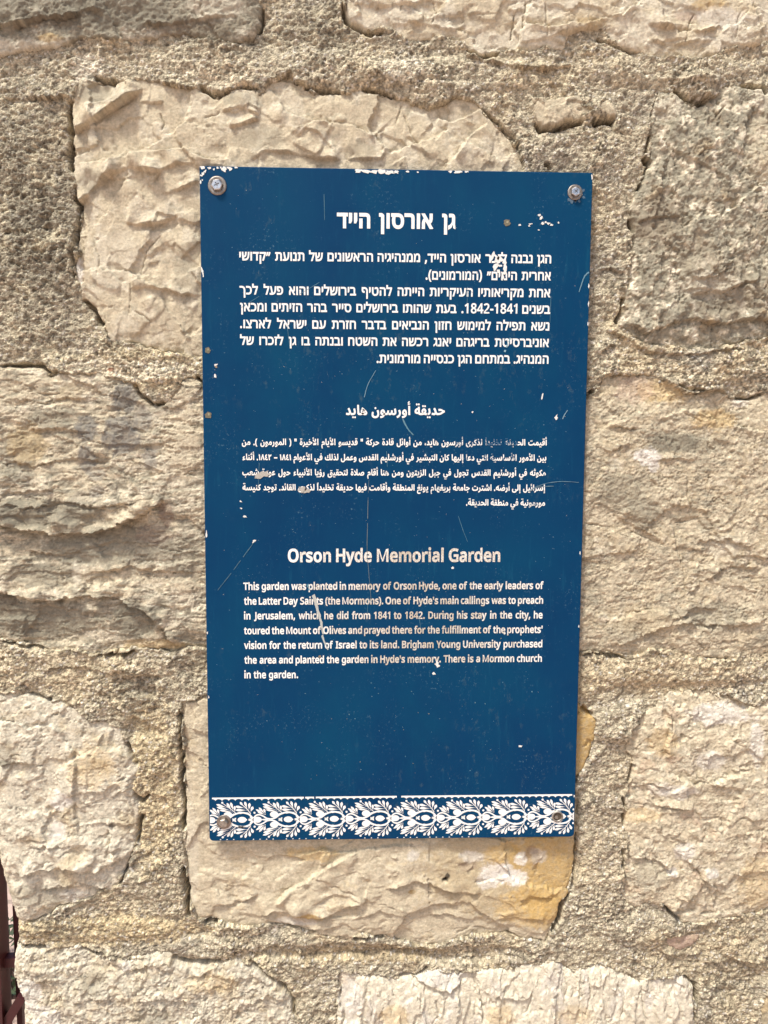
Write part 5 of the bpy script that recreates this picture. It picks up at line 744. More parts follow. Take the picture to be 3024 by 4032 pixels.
[[[126,-2,-5,0,-5,1,-5,1,-5,1,-5,2,-4,2,-4,3,-3,3,-4,4,-3,5,-2,5,-3,6,18,14,2,-5,3,-3,3,-2,3,-2,3,-2,4,-1,4,-1,5,0,5,0,5,-1,4,-1,3,-3,2,-3,1,-3,0,-4,0,-4,-2,-4,-2,-3,-4,-3,-4,-1]],[[-1,-2,2,31,8,0,6,0,7,1,7,1,7,1,6,2,7,2,6,2,6,2,6,3,5,3,5,3,-3,2,-5,2,-4,1,-5,2,-4,1,-5,1,-5,0,-5,1,-5,0,-2,0,-2,0,-3,0,-2,-1,-2,0,-3,0,-2,0,-3,-1,-3,-1,-4,31,4,1,4,1,5,1,4,0,4,0,4,0,7,0,6,-1,7,-1,6,-2,5,-2,5,-2,5,-2,5,-3,4,-2,4,-2,4,-2,4,-2,4,-1,3,-1,4,0,7,0,4,-29,-6,0,-4,-2,-5,-1,-4,-3,-5,-2,-5,-3,-4,-3,-5,-3,-6,-4,-6,-3,-6,-3,-7,-3,-7,-3,-8,-2,-9,-2,-10,-2,-10,0]],[[35,110,-4,0,-4,2,-3,2,-3,3,-1,4,-1,4,1,4,1,4,3,3,3,3,4,1,4,1,4,-1,3,-1,4,-3,2,-3,2,-4,0,-4,0,-4,-2,-4,-2,-3,-4,-2,-3,-2]]],
[[[-1,-2,2,31,8,0,6,0,5,1,4,1,2,2,2,2,2,2,0,3,1,4,-1,4,0,4,-1,6,-1,5,-1,5,-2,6,-1,5,-2,6,-2,5,30,8,2,-5,2,-5,1,-6,2,-6,1,-7,1,-6,1,-7,1,-6,0,-6,0,-9,-2,-8,-3,-7,-3,-5,-5,-5,-5,-4,-6,-2,-6,-3,-7,-1,-8,-1,-8,-1]],[[54,114,-4,0,-4,2,-3,2,-2,3,-1,4,-1,3,1,4,1,4,2,3,3,2,4,2,4,0,4,0,3,-2,3,-2,2,-3,2,-4,0,-4,0,-3,-2,-4,-2,-3,-3,-2,-3,-2]],[[19,114,-3,0,-4,2,-3,2,-2,3,-2,4,0,3,0,4,2,4,2,3,3,2,4,2,3,0,4,0,4,-2,3,-2,2,-3,1,-4,1,-3,-1,-4,-1,-4,-2,-3,-3,-2,-4,-2]]],
[[[126,-2,-5,0,-5,1,-5,1,-5,1,-5,2,-4,2,-4,3,-3,3,-4,4,-3,5,-2,5,-3,6,18,14,2,-5,3,-3,3,-2,3,-2,3,-2,4,-1,4,-1,5,0,5,0,5,-1,4,-1,3,-3,2,-3,1,-3,0,-4,0,-4,-2,-4,-2,-3,-4,-3,-4,-1]],[[-1,-2,2,31,8,0,6,0,7,1,7,1,7,1,6,2,7,2,6,2,6,2,6,3,5,3,5,3,-3,2,-5,2,-4,1,-5,2,-4,1,-5,1,-5,0,-5,1,-5,0,-2,0,-2,0,-3,0,-2,-1,-2,0,-3,0,-2,0,-3,-1,-3,-1,-4,31,4,1,4,1,5,1,4,0,4,0,4,0,7,0,6,-1,7,-1,6,-2,5,-2,5,-2,5,-2,5,-3,4,-2,4,-2,4,-2,4,-2,4,-1,3,-1,4,0,7,0,4,-29,-6,0,-4,-2,-5,-1,-4,-3,-5,-2,-5,-3,-4,-3,-5,-3,-6,-4,-6,-3,-6,-3,-7,-3,-7,-3,-8,-2,-9,-2,-10,-2,-10,0]]],
[[[83,-5,6,30,10,1,9,0,9,1,8,2,8,2,7,3,7,3,7,4,6,5,5,6,6,6,5,8,25,-12,-1,-3,-1,-2,-1,-2,0,-2,0,-2,-1,-2,1,-2,0,-2,2,-2,1,-2,3,-2,3,-1,3,-1,4,0,5,0,5,-1,4,-1,3,-3,2,-3,1,-3,0,-4,0,-4,-2,-4,-2,-3,-3,-3,-5,-1,-5,-1,-8,1,-7,1,-7,2,-6,3,-6,3,-4,4,-2,6,-2,5,-2,7,11,0,-6,-6,-5,-5,-6,-5,-7,-4,-7,-4,-8,-3,-9,-2,-9,-2,-10,-2,-11,-1,-11,-1]],[[84,-5,-13,0,-12,2,-11,1,-9,3,-8,3,-6,4,-6,5,-4,5,-3,5,-2,6,-2,6,0,7,0,4,0,5,1,4,1,5,1,4,1,5,1,4,1,3,2,5,27,-7,-1,-3,-1,-3,-1,-3,0,-2,-1,-3,0,-3,-1,-2,0,-3,0,-2,1,-5,1,-4,3,-4,3,-3,5,-3,7,-2,8,-2,11,-1,13,-1,4,-23]],[[120,88,-3,1,-4,1,-3,2,-2,3,-2,4,0,4,0,4,2,3,2,3,3,3,3,1,4,1,4,-1,4,-1,3,-3,2,-3,1,-3,1,-4,-1,-4,-1,-4,-2,-3,-3,-2,-4,-1]],[[86,88,-4,1,-3,1,-3,3,-3,3,-1,3,-1,4,1,4,1,3,3,3,3,3,3,1,4,1,4,-1,3,-1,3,-3,3,-3,1,-3,1,-4,-1,-4,-1,-3,-3,-3,-3,-3,-3,-1]]],
[[[30,20,-3,1,-2,2,-2,2,-3,2,-2,3,-2,3,-1,2,-2,4,-1,3,-1,3,0,4,0,3,0,7,2,7,3,6,4,5,5,4,5,4,6,3,7,1,7,1,3,0,4,-1,3,0,3,-1,3,0,5,-1,-5,-28,-3,1,-2,0,-2,1,-2,0,-2,0,-1,0,-3,0,-2,-1,-2,0,-1,-2,-2,-1,-1,-2,-1,-1,0,-3,-1,-2,1,-3,0,-2,1,-3,2,-2,2,-2,2,-2,3,-1,3,-2,5,-1]],[[12,-12,-10,28,8,2,8,2,8,3,8,2,8,3,9,3,8,4,9,3,10,4,11,-27,-6,-3,-6,-2,-6,-2,-7,-3,-6,-2,-7,-3,-7,-2,-7,-2,-6,-2,-7,-2,-6,-2]]],
[[[-1,-2,2,31,5,0,3,0,3,1,2,1,2,2,2,2,2,4,1,4,1,5,2,6,1,8,1,10,30,-5,-1,-3,0,-2,0,-3,-1,-3,0,-2,-1,-3,0,-2,0,-3,0,-2,0,-4,1,-2,1,-3,1,-2,3,-1,2,-2,4,-1,4,0,5,0,5,-1,4,-1,3,-3,2,-3,1,-3,0,-4,0,-4,-1,-4,-3,-3,-3,-3,-5,-1,-5,-1,-8,1,-7,1,-6,1,-5,3,-4,3,-3,4,-2,5,-3,6,-1,7,12,0,-3,-7,-3,-5,-3,-5,-3,-4,-4,-3,-4,-2,-4,-2,-4,-1,-5,-1,-4,0,-4,-1]],[[37,92,-4,1,-3,1,-4,2,-2,4,-2,3,0,4,0,4,2,4,2,4,4,2,3,2,4,0,4,0,4,-2,3,-2,3,-4,1,-4,1,-4,-1,-4,-1,-3,-3,-4,-3,-2,-4,-1]]],
[[[-1,-2,2,31,8,0,6,0,5,1,4,1,2,2,2,2,2,2,0,3,1,4,-1,4,0,4,-1,6,-1,5,-1,5,-2,6,-1,5,-2,6,-2,5,30,8,2,-5,2,-5,1,-6,2,-6,1,-7,1,-6,1,-7,1,-6,0,-6,0,-9,-2,-8,-3,-7,-3,-5,-5,-5,-5,-4,-6,-2,-6,-3,-7,-1,-8,-1,-8,-1]],[[37,142,-4,1,-3,1,-3,2,-2,3,-1,4,-1,3,1,4,1,3,2,3,3,3,3,1,4,0,4,0,3,-1,3,-3,2,-3,2,-3,0,-4,0,-3,-2,-4,-2,-3,-3,-2,-3,-1]],[[21,114,-4,0,-3,2,-3,2,-2,3,-2,3,0,4,0,4,2,3,2,3,3,2,3,2,4,0,4,0,3,-2,3,-2,2,-3,1,-3,1,-4,-1,-4,-1,-3,-2,-3,-3,-2,-3,-2]],[[53,114,-3,0,-3,2,-3,2,-3,3,-1,3,0,4,0,4,1,3,3,3,3,2,3,2,3,0,4,0,3,-2,3,-2,3,-3,1,-3,0,-4,0,-4,-1,-3,-3,-3,-3,-2,-3,-2]]],
[[[56,-1,-31,-1,0,5,0,4,0,5,-1,6,0,7,-1,7,-1,7,-1,8,-1,9,-1,8,-1,9,-1,8,-1,9,-2,8,-1,9,-2,8,-2,7,-2,8,31,8,3,-10,2,-9,2,-10,2,-10,2,-10,1,-11,2,-10,1,-10,1,-10,1,-10,0,-9,1,-8,0,-8,0,-7]]],
[[[30,-5,-29,12,4,9,4,8,3,9,4,8,4,9,3,9,3,9,3,9,3,9,3,9,3,8,2,8,2,8,2,7,2,7,30,4,-10,-25,-2,-11,-2,-10,-3,-11,-3,-11,-3,-10,-3,-11,-3,-9,-4,-10,-3,-9,-3,-9,-4,-8]],[[90,-5,-3,7,-2,7,-3,7,-2,7,-3,7,-2,8,-2,7,-3,8,-2,8,-2,8,-3,7,-2,8,-2,8,-2,7,-2,7,-9,27,29,4,2,-8,3,-7,2,-9,3,-8,2,-9,3,-10,3,-9,3,-9,4,-10,3,-9,3,-9,4,-9,3,-9,3,-7,4,-9]]],
[[[86,33,8,-26,-6,-3,-6,-2,-6,-2,-6,-1,-7,-1,-7,0,-10,0,-9,2,-8,2,-6,4,-6,3,-4,5,-3,5,-2,6,0,6,0,7,2,6,3,6,4,5,5,6,4,4,-2,1,-3,2,-3,2,-3,3,-2,3,-1,3,-2,4,0,3,-1,4,1,5,1,5,2,5,3,5,3,5,4,4,5,4,5,4,6,4,6,3,6,3,8,2,10,-27,-5,-2,-5,-2,-3,-2,-4,-2,-3,-1,-3,-2,-2,-2,-2,-2,-1,-2,-2,-2,0,-1,0,-2,0,-1,0,-2,1,-1,2,-1,1,-1,2,0,3,-1,2,0,3,0,2,0,3,0,4,1,4,-24,-5,-4,-5,-2,-4,-3,-4,-3,-3,-3,-3,-2,-1,-3,-1,-2,-1,-2,0,-2,1,-2,1,-1,2,-1,2,-1,3,-1,3,0,3,-1,3,0,4,0,3,1,4,0,3,1,3,0,4,1,2,1,3,1]]],
[[[56,-1,-31,-1,0,5,0,4,0,5,-1,6,0,7,-1,7,-1,7,-1,8,-1,9,-1,8,-1,9,-1,8,-1,9,-2,8,-1,9,-2,8,-2,7,-2,8,31,8,3,-10,2,-9,2,-10,2,-10,1,-10,2,-11,1,-10,1,-10,1,-10,1,-10,1,-9,0,-8,0,-8,1,-7]],[[58,83,-5,0,-5,0,-5,1,-4,1,-4,1,-4,1,0,30,5,-2,4,-1,4,-1,5,0,4,-1,3,0,4,0,3,1,2,1,2,0,2,2,2,1,1,2,1,3,1,2,1,4,1,3,1,5,27,-4,-2,-10,-2,-9,-2,-8,-4,-6,-4,-6,-6,-4,-8,-4,-8,-2]]],
[[[0,38,0,31,100,0,0,-31]]],
[[[-1,-2,2,31,6,0,4,0,3,0,3,0,2,0,2,0,2,1,2,0,1,0,-1,0,-2,3,-2,2,-2,3,-2,3,-1,4,-2,5,-1,5,0,6,1,8,2,7,3,7,5,5,6,5,6,4,8,3,8,2,8,0,4,0,4,0,3,-1,4,0,3,-1,5,-1,-5,-29,-3,1,-3,1,-2,0,-3,0,-2,0,-2,0,-4,0,-3,0,-3,-1,-2,-2,-2,-2,-2,-2,-1,-2,-1,-3,0,-3,0,-2,0,-2,1,-2,1,-2,1,-2,1,-2,1,-1,2,-2,1,-1,2,-1,1,-1,2,-1,1,-1,2,0,1,-1,2,1,2,0,1,1,2,0,2,1,2,1,2,0,2,1,3,1,3,1,3,2,5,2,10,-27,-12,-6,-11,-4,-11,-3,-11,-3,-11,-2,-10,-2,-12,-1,-11,-1]]],
[[[5,5,0,3,0,4,0,4,1,5,1,5,2,5,1,6,3,6,3,7,27,-9,-2,-6,-1,-4,-1,-3,-1,-4,-1,-3,0,-3,-1,-3,0,-2,0,-3,0,-4,1,-3,1,-4,2,-3,2,-3,3,-2,4,-2,4,-2,4,-2,5,-1,6,0,6,0,7,0,6,0,6,1,5,1,5,2,3,1,4,2,2,2,2,2,1,2,1,2,0,2,0,1,-1,1,-1,1,-1,1,-2,1,-2,2,-2,1,-3,1,-3,1,-4,2,-5,1,8,30,6,-3,5,-2,5,-2,5,-2,5,-1,5,-1,4,-2,5,-1,4,0,4,-1,4,0,3,0,5,-1,4,-1,3,-3,2,-3,1,-3,0,-4,0,-4,-2,-4,-2,-3,-3,-3,-5,-1,-5,-1,-1,0,-1,0,-1,0,-1,0,-1,0,-1,0,-1,0,0,-1,0,-1,0,-1,0,-1,0,-1,0,-4,-2,-5,-2,-4,-4,-5,-4,-4,-6,-5,-7,-3,-7,-4,-9,-2,-10,-2,-11,-2,-12,0,-13,1,-12,2,-10,3,-10,4,-8,6,-6,7,-5,8,-2,10]],[[91,-93,-4,1,-3,1,-3,3,-3,3,-1,3,0,4,0,4,1,3,3,3,3,3,3,1,4,1,4,-1,3,-1,3,-3,3,-3,1,-3,1,-4,-1,-4,-1,-3,-3,-3,-3,-3,-3,-1]],[[57,-93,-4,1,-4,1,-3,3,-2,3,-1,3,-1,4,1,4,1,3,2,3,3,3,4,1,4,1,4,-1,3,-1,3,-3,2,-3,2,-3,0,-4,0,-4,-2,-3,-2,-3,-3,-3,-3,-1]]],
[[[-1,-2,2,31,8,0,7,0,6,0,5,0,5,0,4,0,3,1,4,0,2,1,3,0,2,1,2,1,2,1,2,2,1,2,2,2,1,3,0,3,1,4,0,4,0,5,0,6,0,6,-1,5,-2,4,-1,3,-2,3,-1,1,-2,1,-3,1,-1,0,-2,-1,-1,-1,-2,-2,-1,-1,-1,-3,-1,-2,-1,-3,0,-3,0,-2,1,-1,1,-2,1,-1,1,-1,1,-1,2,0,2,-1,2,0,3,0,3,1,2,0,3,1,3,1,4,2,1,-24,-3,-2,-2,-1,-3,-1,-3,-1,-3,-1,-3,-1,-3,-1,-3,0,-3,0,-6,0,-6,1,-5,2,-5,3,-4,3,-3,5,-2,5,-2,6,0,6,0,6,1,6,2,6,2,5,3,6,3,4,4,5,4,3,5,3,5,3,6,1,6,1,8,-1,7,-3,7,-4,5,-6,5,-7,3,-8,3,-9,2,-11,0,-11,0,-10,-2,-9,-3,-8,-3,-7,-5,-6,-5,-5,-4,-3,-4,-2,-5,-2,-4,-2,-6,-1,-5,-1,-6,-1,-7,-1,-7,0,-8,-1,-8,0]],[[50,134,-4,0,-4,2,-3,2,-3,4,-1,3,-1,4,1,4,1,4,3,3,3,3,4,2,4,0,4,0,4,-2,3,-3,2,-3,2,-4,0,-4,0,-4,-2,-3,-2,-4,-4,-2,-3,-2]]],
[[[81,-5,5,30,12,0,10,1,8,1,7,1,6,1,4,3,4,3,2,3,2,5,1,5,0,6,0,7,-4,88,31,0,4,-89,1,-8,1,-7,1,-5,1,-4,2,-3,3,-2,3,-1,3,-1,5,0,4,-1,4,-1,3,-3,2,-3,1,-3,1,-4,-1,-4,-1,-4,-3,-3,-3,-3,-4,-1,-5,-1,-6,0,-5,1,-5,2,-4,2,-4,2,-4,4,-3,4,-2,6,-2,7,12,0,-4,-8,-4,-5,-5,-5,-6,-3,-7,-3,-7,-3,-8,-1,-8,-2,-9,0,-9,-1,-9,0]],[[72,43,-5,22,5,1,4,1,3,1,3,1,2,1,2,1,1,1,0,1,1,1,-1,0,0,1,-1,2,-1,1,-2,2,-1,1,-2,2,-1,2,-2,2,-1,3,0,2,-1,3,1,4,1,3,1,4,3,3,3,3,4,3,5,3,5,2,7,3,10,-20,-6,-2,-3,-2,-3,-2,-2,-1,-1,-2,0,-1,0,-1,1,-1,1,-2,1,-1,1,-2,2,-2,2,-2,1,-2,1,-3,2,-2,0,-3,0,-2,0,-3,0,-2,-1,-2,-1,-3,-2,-2,-2,-3,-3,-2,-4,-2,-5,-2,-6,-2,-7,-2]],[[82,-5,-13,0,-12,2,-11,1,-9,3,-8,3,-6,4,-6,5,-4,5,-3,5,-2,6,-2,6,0,7,0,4,0,5,1,4,1,5,1,4,1,5,1,4,1,3,2,5,27,-7,-1,-3,-1,-3,-1,-3,0,-2,-1,-3,0,-3,-1,-2,0,-3,0,-2,1,-5,1,-4,2,-4,4,-3,5,-3,7,-2,8,-2,11,-1,13,-1,4,-23]]],
[[[66,-47,-9,0,-8,1,-7,2,-7,2,-7,4,-6,4,-5,4,-4,6,-4,6,-2,7,-2,8,0,8,0,4,0,3,0,4,1,5,1,4,1,6,2,5,3,7,3,7,27,-10,-2,-5,-1,-4,-1,-4,-1,-3,-1,-3,0,-3,-1,-3,0,-3,0,-2,0,-5,1,-5,2,-4,3,-4,3,-3,5,-2,5,-2,5,-1,7,-1,6,0,5,1,5,1,4,2,4,2,3,3,2,3,2,3,2,4,1,4,1,4,0,4,0,5,-1,4,-1,5,-1,5,-1,6,-1,5,-2,6,-2,6,-2,8,31,8,1,-6,2,-4,1,-4,0,-4,1,-3,1,-2,1,-3,0,-2,1,-1,1,-4,1,-3,2,-2,1,-2,2,-1,2,-1,2,-1,3,0,2,0,3,0,2,0,2,1,2,1,2,2,1,2,2,3,1,4,2,5,1,6,1,8,2,10,29,-5,-1,-4,0,-3,-1,-4,0,-3,-1,-3,0,-3,0,-3,-1,-2,0,-3,1,-1,0,-2,1,-1,1,-2,2,-1,2,-1,2,-1,4,0,4,0,3,0,3,0,2,1,2,1,2,1,1,2,1,2,1,3,0,3,0,4,-1,4,-1,5,-1,5,-1,5,-2,5,-1,6,-2,6,-3,7,31,9,2,-7,2,-6,2,-7,1,-7,2,-6,1,-6,1,-6,0,-6,0,-5,0,-7,-1,-6,-2,-6,-2,-5,-3,-5,-4,-4,-5,-3,-4,-3,-6,-2,-6,-2,-6,0,-7,-1,-4,0,-4,1,-4,1,-4,1,-3,2,-3,2,-3,2,-2,3,-2,3,-1,4,-2,4,0,5,8,0,-3,-8,-3,-5,-3,-5,-4,-4,-4,-2,-4,-2,-4,-1,-4,-1,-5,0,-2,0,-3,1,-3,0,-3,1,-3,1,-2,2,-3,2,-2,1,-2,3,-2,3,-2,3,0,5,8,-10,0,-9,-1,-8,-3,-7,-4,-7,-5,-6,-5,-5,-7,-5,-7,-4,-7,-2,-8,-3,-9,-1]]],
[[[16,-79,-3,11,-3,11,-2,10,-2,9,-1,9,-1,8,-1,7,-1,6,0,6,1,12,2,11,3,11,4,9,5,8,5,8,7,6,6,6,7,5,7,4,6,4,7,2,6,2,5,1,5,0,5,0,4,-1,4,-3,3,-3,3,-4,3,-4,2,-5,2,-6,3,-6,3,-7,3,-6,2,-4,3,-3,2,-3,3,-1,2,-1,3,-1,3,0,4,-1,4,-1,3,-3,2,-3,1,-3,1,-4,-1,-4,-1,-4,-3,-3,-3,-3,-4,-1,-5,-1,-6,1,-6,1,-5,2,-5,2,-4,4,-5,5,7,5,-1,-5,-2,-4,-2,-3,-2,-3,-3,-3,-4,-2,-3,-1,-5,-1,-4,0,-4,0,-4,0,-4,1,-4,1,-4,2,-4,2,-5,3,-4,3,-4,4,-3,5,-4,5,-5,7,10,0,-4,-6,-1,-5,-1,-5,-1,-5,0,-6,-1,-5,0,-4,1,-5,0,-5,1,-6,1,-6,1,-6,1,-6,2,-6,1,-6,2,-6,1,-6,2,-6],[79,26,2,0,2,0,1,1,1,0,1,1,0,2,0,1,0,1,0,2,-2,4,-1,4,-2,3,-1,3,-1,2,-1,2,-1,2,-1,1,-1,1,-1,1,-1,0,-2,0,-2,0,-2,-1,-2,-2,-3,-1,-2,-2,-2,-2,-2,-1,-2,-2,-2,-1,-1,-1,-1,-3,-2,10,3,-6,3,-4,4,-3,3,-4,3,-3,4,-2,4,-2,3,-1]]],
[[[-1,-2,2,31,5,0,3,0,2,1,3,1,2,1,1,3,2,3,1,4,2,5,1,6,2,7,1,9,29,-5,0,-3,-1,-2,0,-3,-1,-2,0,-3,0,-3,-1,-3,0,-2,0,-3,0,-3,1,-3,2,-2,3,-2,3,-1,5,0,3,0,3,0,3,1,2,1,1,1,2,3,1,3,2,4,1,5,2,6,1,8,1,10,30,-5,-1,-4,0,-3,-1,-3,0,-4,-1,-3,0,-3,-1,-3,0,-2,0,-2,0,-2,1,-2,0,-1,2,-2,1,-1,2,-1,3,-1,3,0,4,0,3,0,3,0,3,1,2,1,2,2,1,1,1,3,0,2,1,3,-1,6,-1,7,-2,7,-2,8,-2,9,-4,10,31,9,2,-7,2,-6,2,-7,1,-7,2,-6,1,-6,1,-6,0,-6,0,-5,0,-7,-1,-6,-2,-6,-3,-5,-3,-4,-4,-4,-4,-4,-5,-3,-5,-2,-5,-2,-6,0,-7,-1,-6,0,-6,1,-5,2,-4,2,-4,3,-3,3,-2,5,-2,5,-2,7,9,0,-4,-8,-3,-6,-3,-5,-4,-3,-4,-3,-5,-1,-5,-1,-5,-1,-6,0,-5,0,-4,1,-5,1,-4,1,-4,3,-4,4,-3,4,-3,6,-3,8,14,1,-4,-9,-4,-5,-5,-5,-4,-4,-5,-2,-6,-2,-5,-1,-7,-1]],[[101,127,-4,0,-3,1,-3,3,-2,3,-2,3,0,4,0,3,2,4,2,3,3,2,3,1,4,1,4,-1,3,-1,3,-2,2,-3,2,-4,0,-3,0,-4,-2,-3,-2,-3,-3,-3,-3,-1]],[[85,98,-4,1,-3,1,-3,2,-2,3,-2,4,0,3,0,4,2,3,2,3,3,3,3,1,4,1,3,-1,4,-1,3,-3,2,-3,1,-3,1,-4,-1,-3,-1,-4,-2,-3,-3,-2,-4,-1]],[[117,98,-3,1,-4,1,-2,2,-3,3,-1,4,0,3,0,4,1,3,3,3,2,3,4,1,3,1,4,-1,3,-1,3,-3,3,-3,1,-3,0,-4,0,-3,-1,-4,-3,-3,-3,-2,-3,-1]]],
[[[-1,-2,2,31,5,0,3,0,2,1,3,1,1,1,2,3,2,3,1,4,2,5,1,6,1,7,2,9,29,-5,0,-4,-1,-3,-1,-4,0,-5,-1,-3,0,-4,0,-2,1,-3,0,-2,1,-1,2,-2,2,-1,2,-1,3,0,4,0,3,0,2,0,3,1,2,1,1,1,2,3,2,3,1,4,1,5,2,6,1,8,1,10,30,-5,-1,-4,0,-3,-1,-4,0,-3,-1,-3,0,-3,-1,-3,0,-2,0,-2,0,-2,1,-2,1,-1,1,-2,1,-1,2,-1,3,-1,3,0,4,0,5,0,4,1,3,2,2,3,1,4,1,6,0,3,0,3,-1,4,0,3,0,4,0,5,-1,4,0,6,-1,6,29,2,1,-12,1,-9,1,-9,2,-6,1,-6,2,-4,2,-4,2,-2,3,-2,4,-1,4,-1,4,0,5,-1,4,-1,3,-3,2,-3,1,-3,0,-4,0,-4,-1,-4,-3,-3,-3,-3,-5,-1,-5,-1,-3,0,-3,1,-4,0,-3,1,-4,1,-3,2,-4,2,-3,3,-4,3,-2,5,-2,4,-3,7,5,-3,-2,-5,-2,-6,-3,-4,-4,-4,-3,-2,-5,-2,-5,-2,-5,-1,-6,0,-6,0,-5,1,-5,2,-4,2,-4,3,-3,4,-2,4,-2,5,-1,7,9,0,-4,-8,-3,-6,-3,-4,-3,-4,-4,-2,-5,-2,-5,-1,-6,-1,-7,0,-4,0,-5,1,-4,1,-5,2,-4,2,-3,4,-3,5,-4,5,-2,8,14,1,-4,-9,-4,-5,-5,-5,-4,-4,-5,-2,-5,-2,-6,-1,-6,-1]],[[99,127,-3,0,-4,1,-3,3,-2,3,-1,3,-1,4,1,3,1,4,2,3,3,2,4,1,3,1,4,-1,3,-1,3,-2,2,-3,2,-4,0,-3,0,-4,-2,-3,-2,-3,-3,-3,-3,-1]],[[83,98,-4,1,-3,1,-3,2,-2,3,-2,4,0,3,0,4,2,3,2,3,3,3,3,1,4,1,4,-1,3,-1,3,-3,2,-3,2,-3,0,-4,0,-3,-2,-4,-2,-3,-3,-2,-3,-1]],[[116,98,-4,1,-3,1,-3,2,-2,3,-2,4,0,3,0,4,2,3,2,3,3,3,3,1,4,1,3,-1,4,-1,3,-3,2,-3,1,-3,1,-4,-1,-3,-1,-4,-2,-3,-3,-2,-4,-1]]],
[[[-1,-2,2,31,5,0,3,0,3,1,2,1,2,2,2,2,2,4,1,4,1,5,2,6,1,8,1,10,30,-5,-1,-3,0,-2,0,-3,-1,-3,0,-2,-1,-3,0,-2,0,-3,0,-2,0,-4,1,-2,1,-3,1,-2,3,-1,2,-2,4,-1,4,0,5,0,5,-1,4,-1,3,-3,2,-3,1,-3,0,-4,0,-4,-1,-4,-3,-3,-3,-3,-5,-1,-5,-1,-8,1,-7,1,-6,1,-5,3,-4,3,-3,4,-2,5,-3,6,-1,7,12,0,-3,-7,-3,-5,-3,-5,-3,-4,-4,-3,-4,-2,-4,-2,-4,-1,-5,-1,-4,0,-4,-1]],[[33,-48,-4,0,-4,2,-3,2,-2,3,-2,4,0,4,0,4,2,3,2,4,3,2,4,2,4,0,4,0,3,-2,4,-2,2,-4,1,-3,1,-4,-1,-4,-1,-4,-2,-3,-4,-2,-3,-2]]],
[[[-1,-2,2,31,5,0,4,0,4,1,3,1,2,2,3,2,1,4,2,4,2,5,1,6,2,8,1,10,29,-5,0,-3,0,-2,-1,-3,0,-2,-1,-3,0,-3,0,-2,0,-3,0,-2,0,-3,0,-2,1,-2,1,-2,1,-1,2,-2,2,-1,3,-1,3,0,3,-1,4,0,5,0,5,-1,4,-1,3,-3,2,-3,1,-3,0,-4,0,-4,-2,-4,-2,-3,-4,-3,-4,-1,-5,-1,-6,0,-6,1,-6,1,-5,1,-4,2,-4,2,-3,3,-2,3,-2,4,-2,4,-2,4,-1,6,12,0,-3,-7,-4,-5,-3,-4,-3,-5,-4,-3,-5,-2,-4,-2,-5,-1,-5,-1,-5,0,-4,-1]],[[62,91,-4,0,-3,2,-3,2,-3,3,-1,4,-1,3,1,4,1,4,3,3,3,2,3,2,4,0,4,0,3,-2,3,-2,3,-3,1,-4,1,-4,-1,-3,-1,-4,-3,-3,-3,-2,-3,-2]],[[28,91,-4,0,-4,2,-3,2,-2,3,-1,4,-1,3,1,4,1,4,2,3,3,2,4,2,4,0,4,0,3,-2,3,-2,2,-3,2,-4,0,-4,0,-3,-2,-4,-2,-3,-3,-2,-3,-2]]],
[[[65,-45,-9,1,-9,2,-8,3,-7,5,-7,7,-5,8,-4,10,-2,11,-1,13,0,12,2,11,2,10,3,10,4,9,4,8,5,7,6,6,6,4,6,4,7,2,7,1,5,-1,5,-1,5,-3,4,-3,4,-5,3,-5,3,-6,1,-6,0,-7,0,-5,-1,-5,-1,-5,-2,-6,-4,-5,-4,-5,-4,-4,-6,-5,-8,-4,3,18,5,-2,5,-1,4,-2,5,-1,6,0,5,-1,5,0,5,0,6,0,4,-1,4,-1,3,-3,2,-3,1,-3,1,-4,-1,-4,-1,-4,-3,-3,-3,-3,-4,-1,-5,-1,-4,0,-5,1,-4,1,-5,-1,-5,1,-4,1,-5,0,-3,1,-5,2,25,6,3,-4,1,-5,2,-4,1,-5,0,-5,0,-5,-1,-4,-2,-5,-3,-4,-4,-4,-4,-3,-5,-3,-6,-2,-6,-1],[65,-18,2,1,2,0,1,1,2,1,1,1,1,2,1,1,0,2,0,2,0,2,0,2,-1,2,-1,2,-2,2,-2,1,-3,2,-4,0,-5,1,-1,0,-2,0,-3,-1,-2,0,-2,0,-3,0,-3,-1,-2,-1,-4,-1,1,26,5,0,5,1,4,2,3,1,3,2,3,2,2,3,2,3,2,3,1,4,0,4,1,4,0,2,-1,2,0,2,0,2,-1,1,0,2,-1,1,-1,0,-1,0,-1,0,-2,-1,-2,-2,-3,-3,-2,-4,-2,-4,-1,-5,-2,-5,-1,-6,-2,-7,-1,-7,1,-8,0,-6,0,-6,1,-5,2,-4,1,-4,2,-3,2,-2,2,-2,3,-2,2,-1,3,0]],[[-1,-2,2,31,3,0,3,0,4,0,3,0,4,0,4,0,2,-28,-5,-1,-4,-1,-4,0,-4,0,-4,-1]]],
[[[15,-1,-4,150,31,0,4,-150]],[[16,-61,-4,15,5,1,4,0,2,1,3,0,2,1,3,0,-2,-6,-4,1,-4,3,-3,3,-2,4,-2,4,-1,4,1,5,1,4,2,3,2,3,3,2,3,2,3,1,4,0,3,1,2,0,2,-1,2,0,2,0,2,-1,2,0,-2,-15,-2,1,-1,0,-2,0,-1,0,-1,0,-2,0,-2,0,-1,0,-2,-1,-1,-1,0,-1,0,-2,0,-2,1,-2,1,-1,1,-2,2,-1,2,-1,2,-1,2,-1,2,-1,-11,-1,4,2,3,1,3,1,3,1,3,1,3,1,5,-14,-4,-2,-4,-1,-4,-1,-5,-2,-4,-1,-5,-1,-4,-1,-5,-1]]],
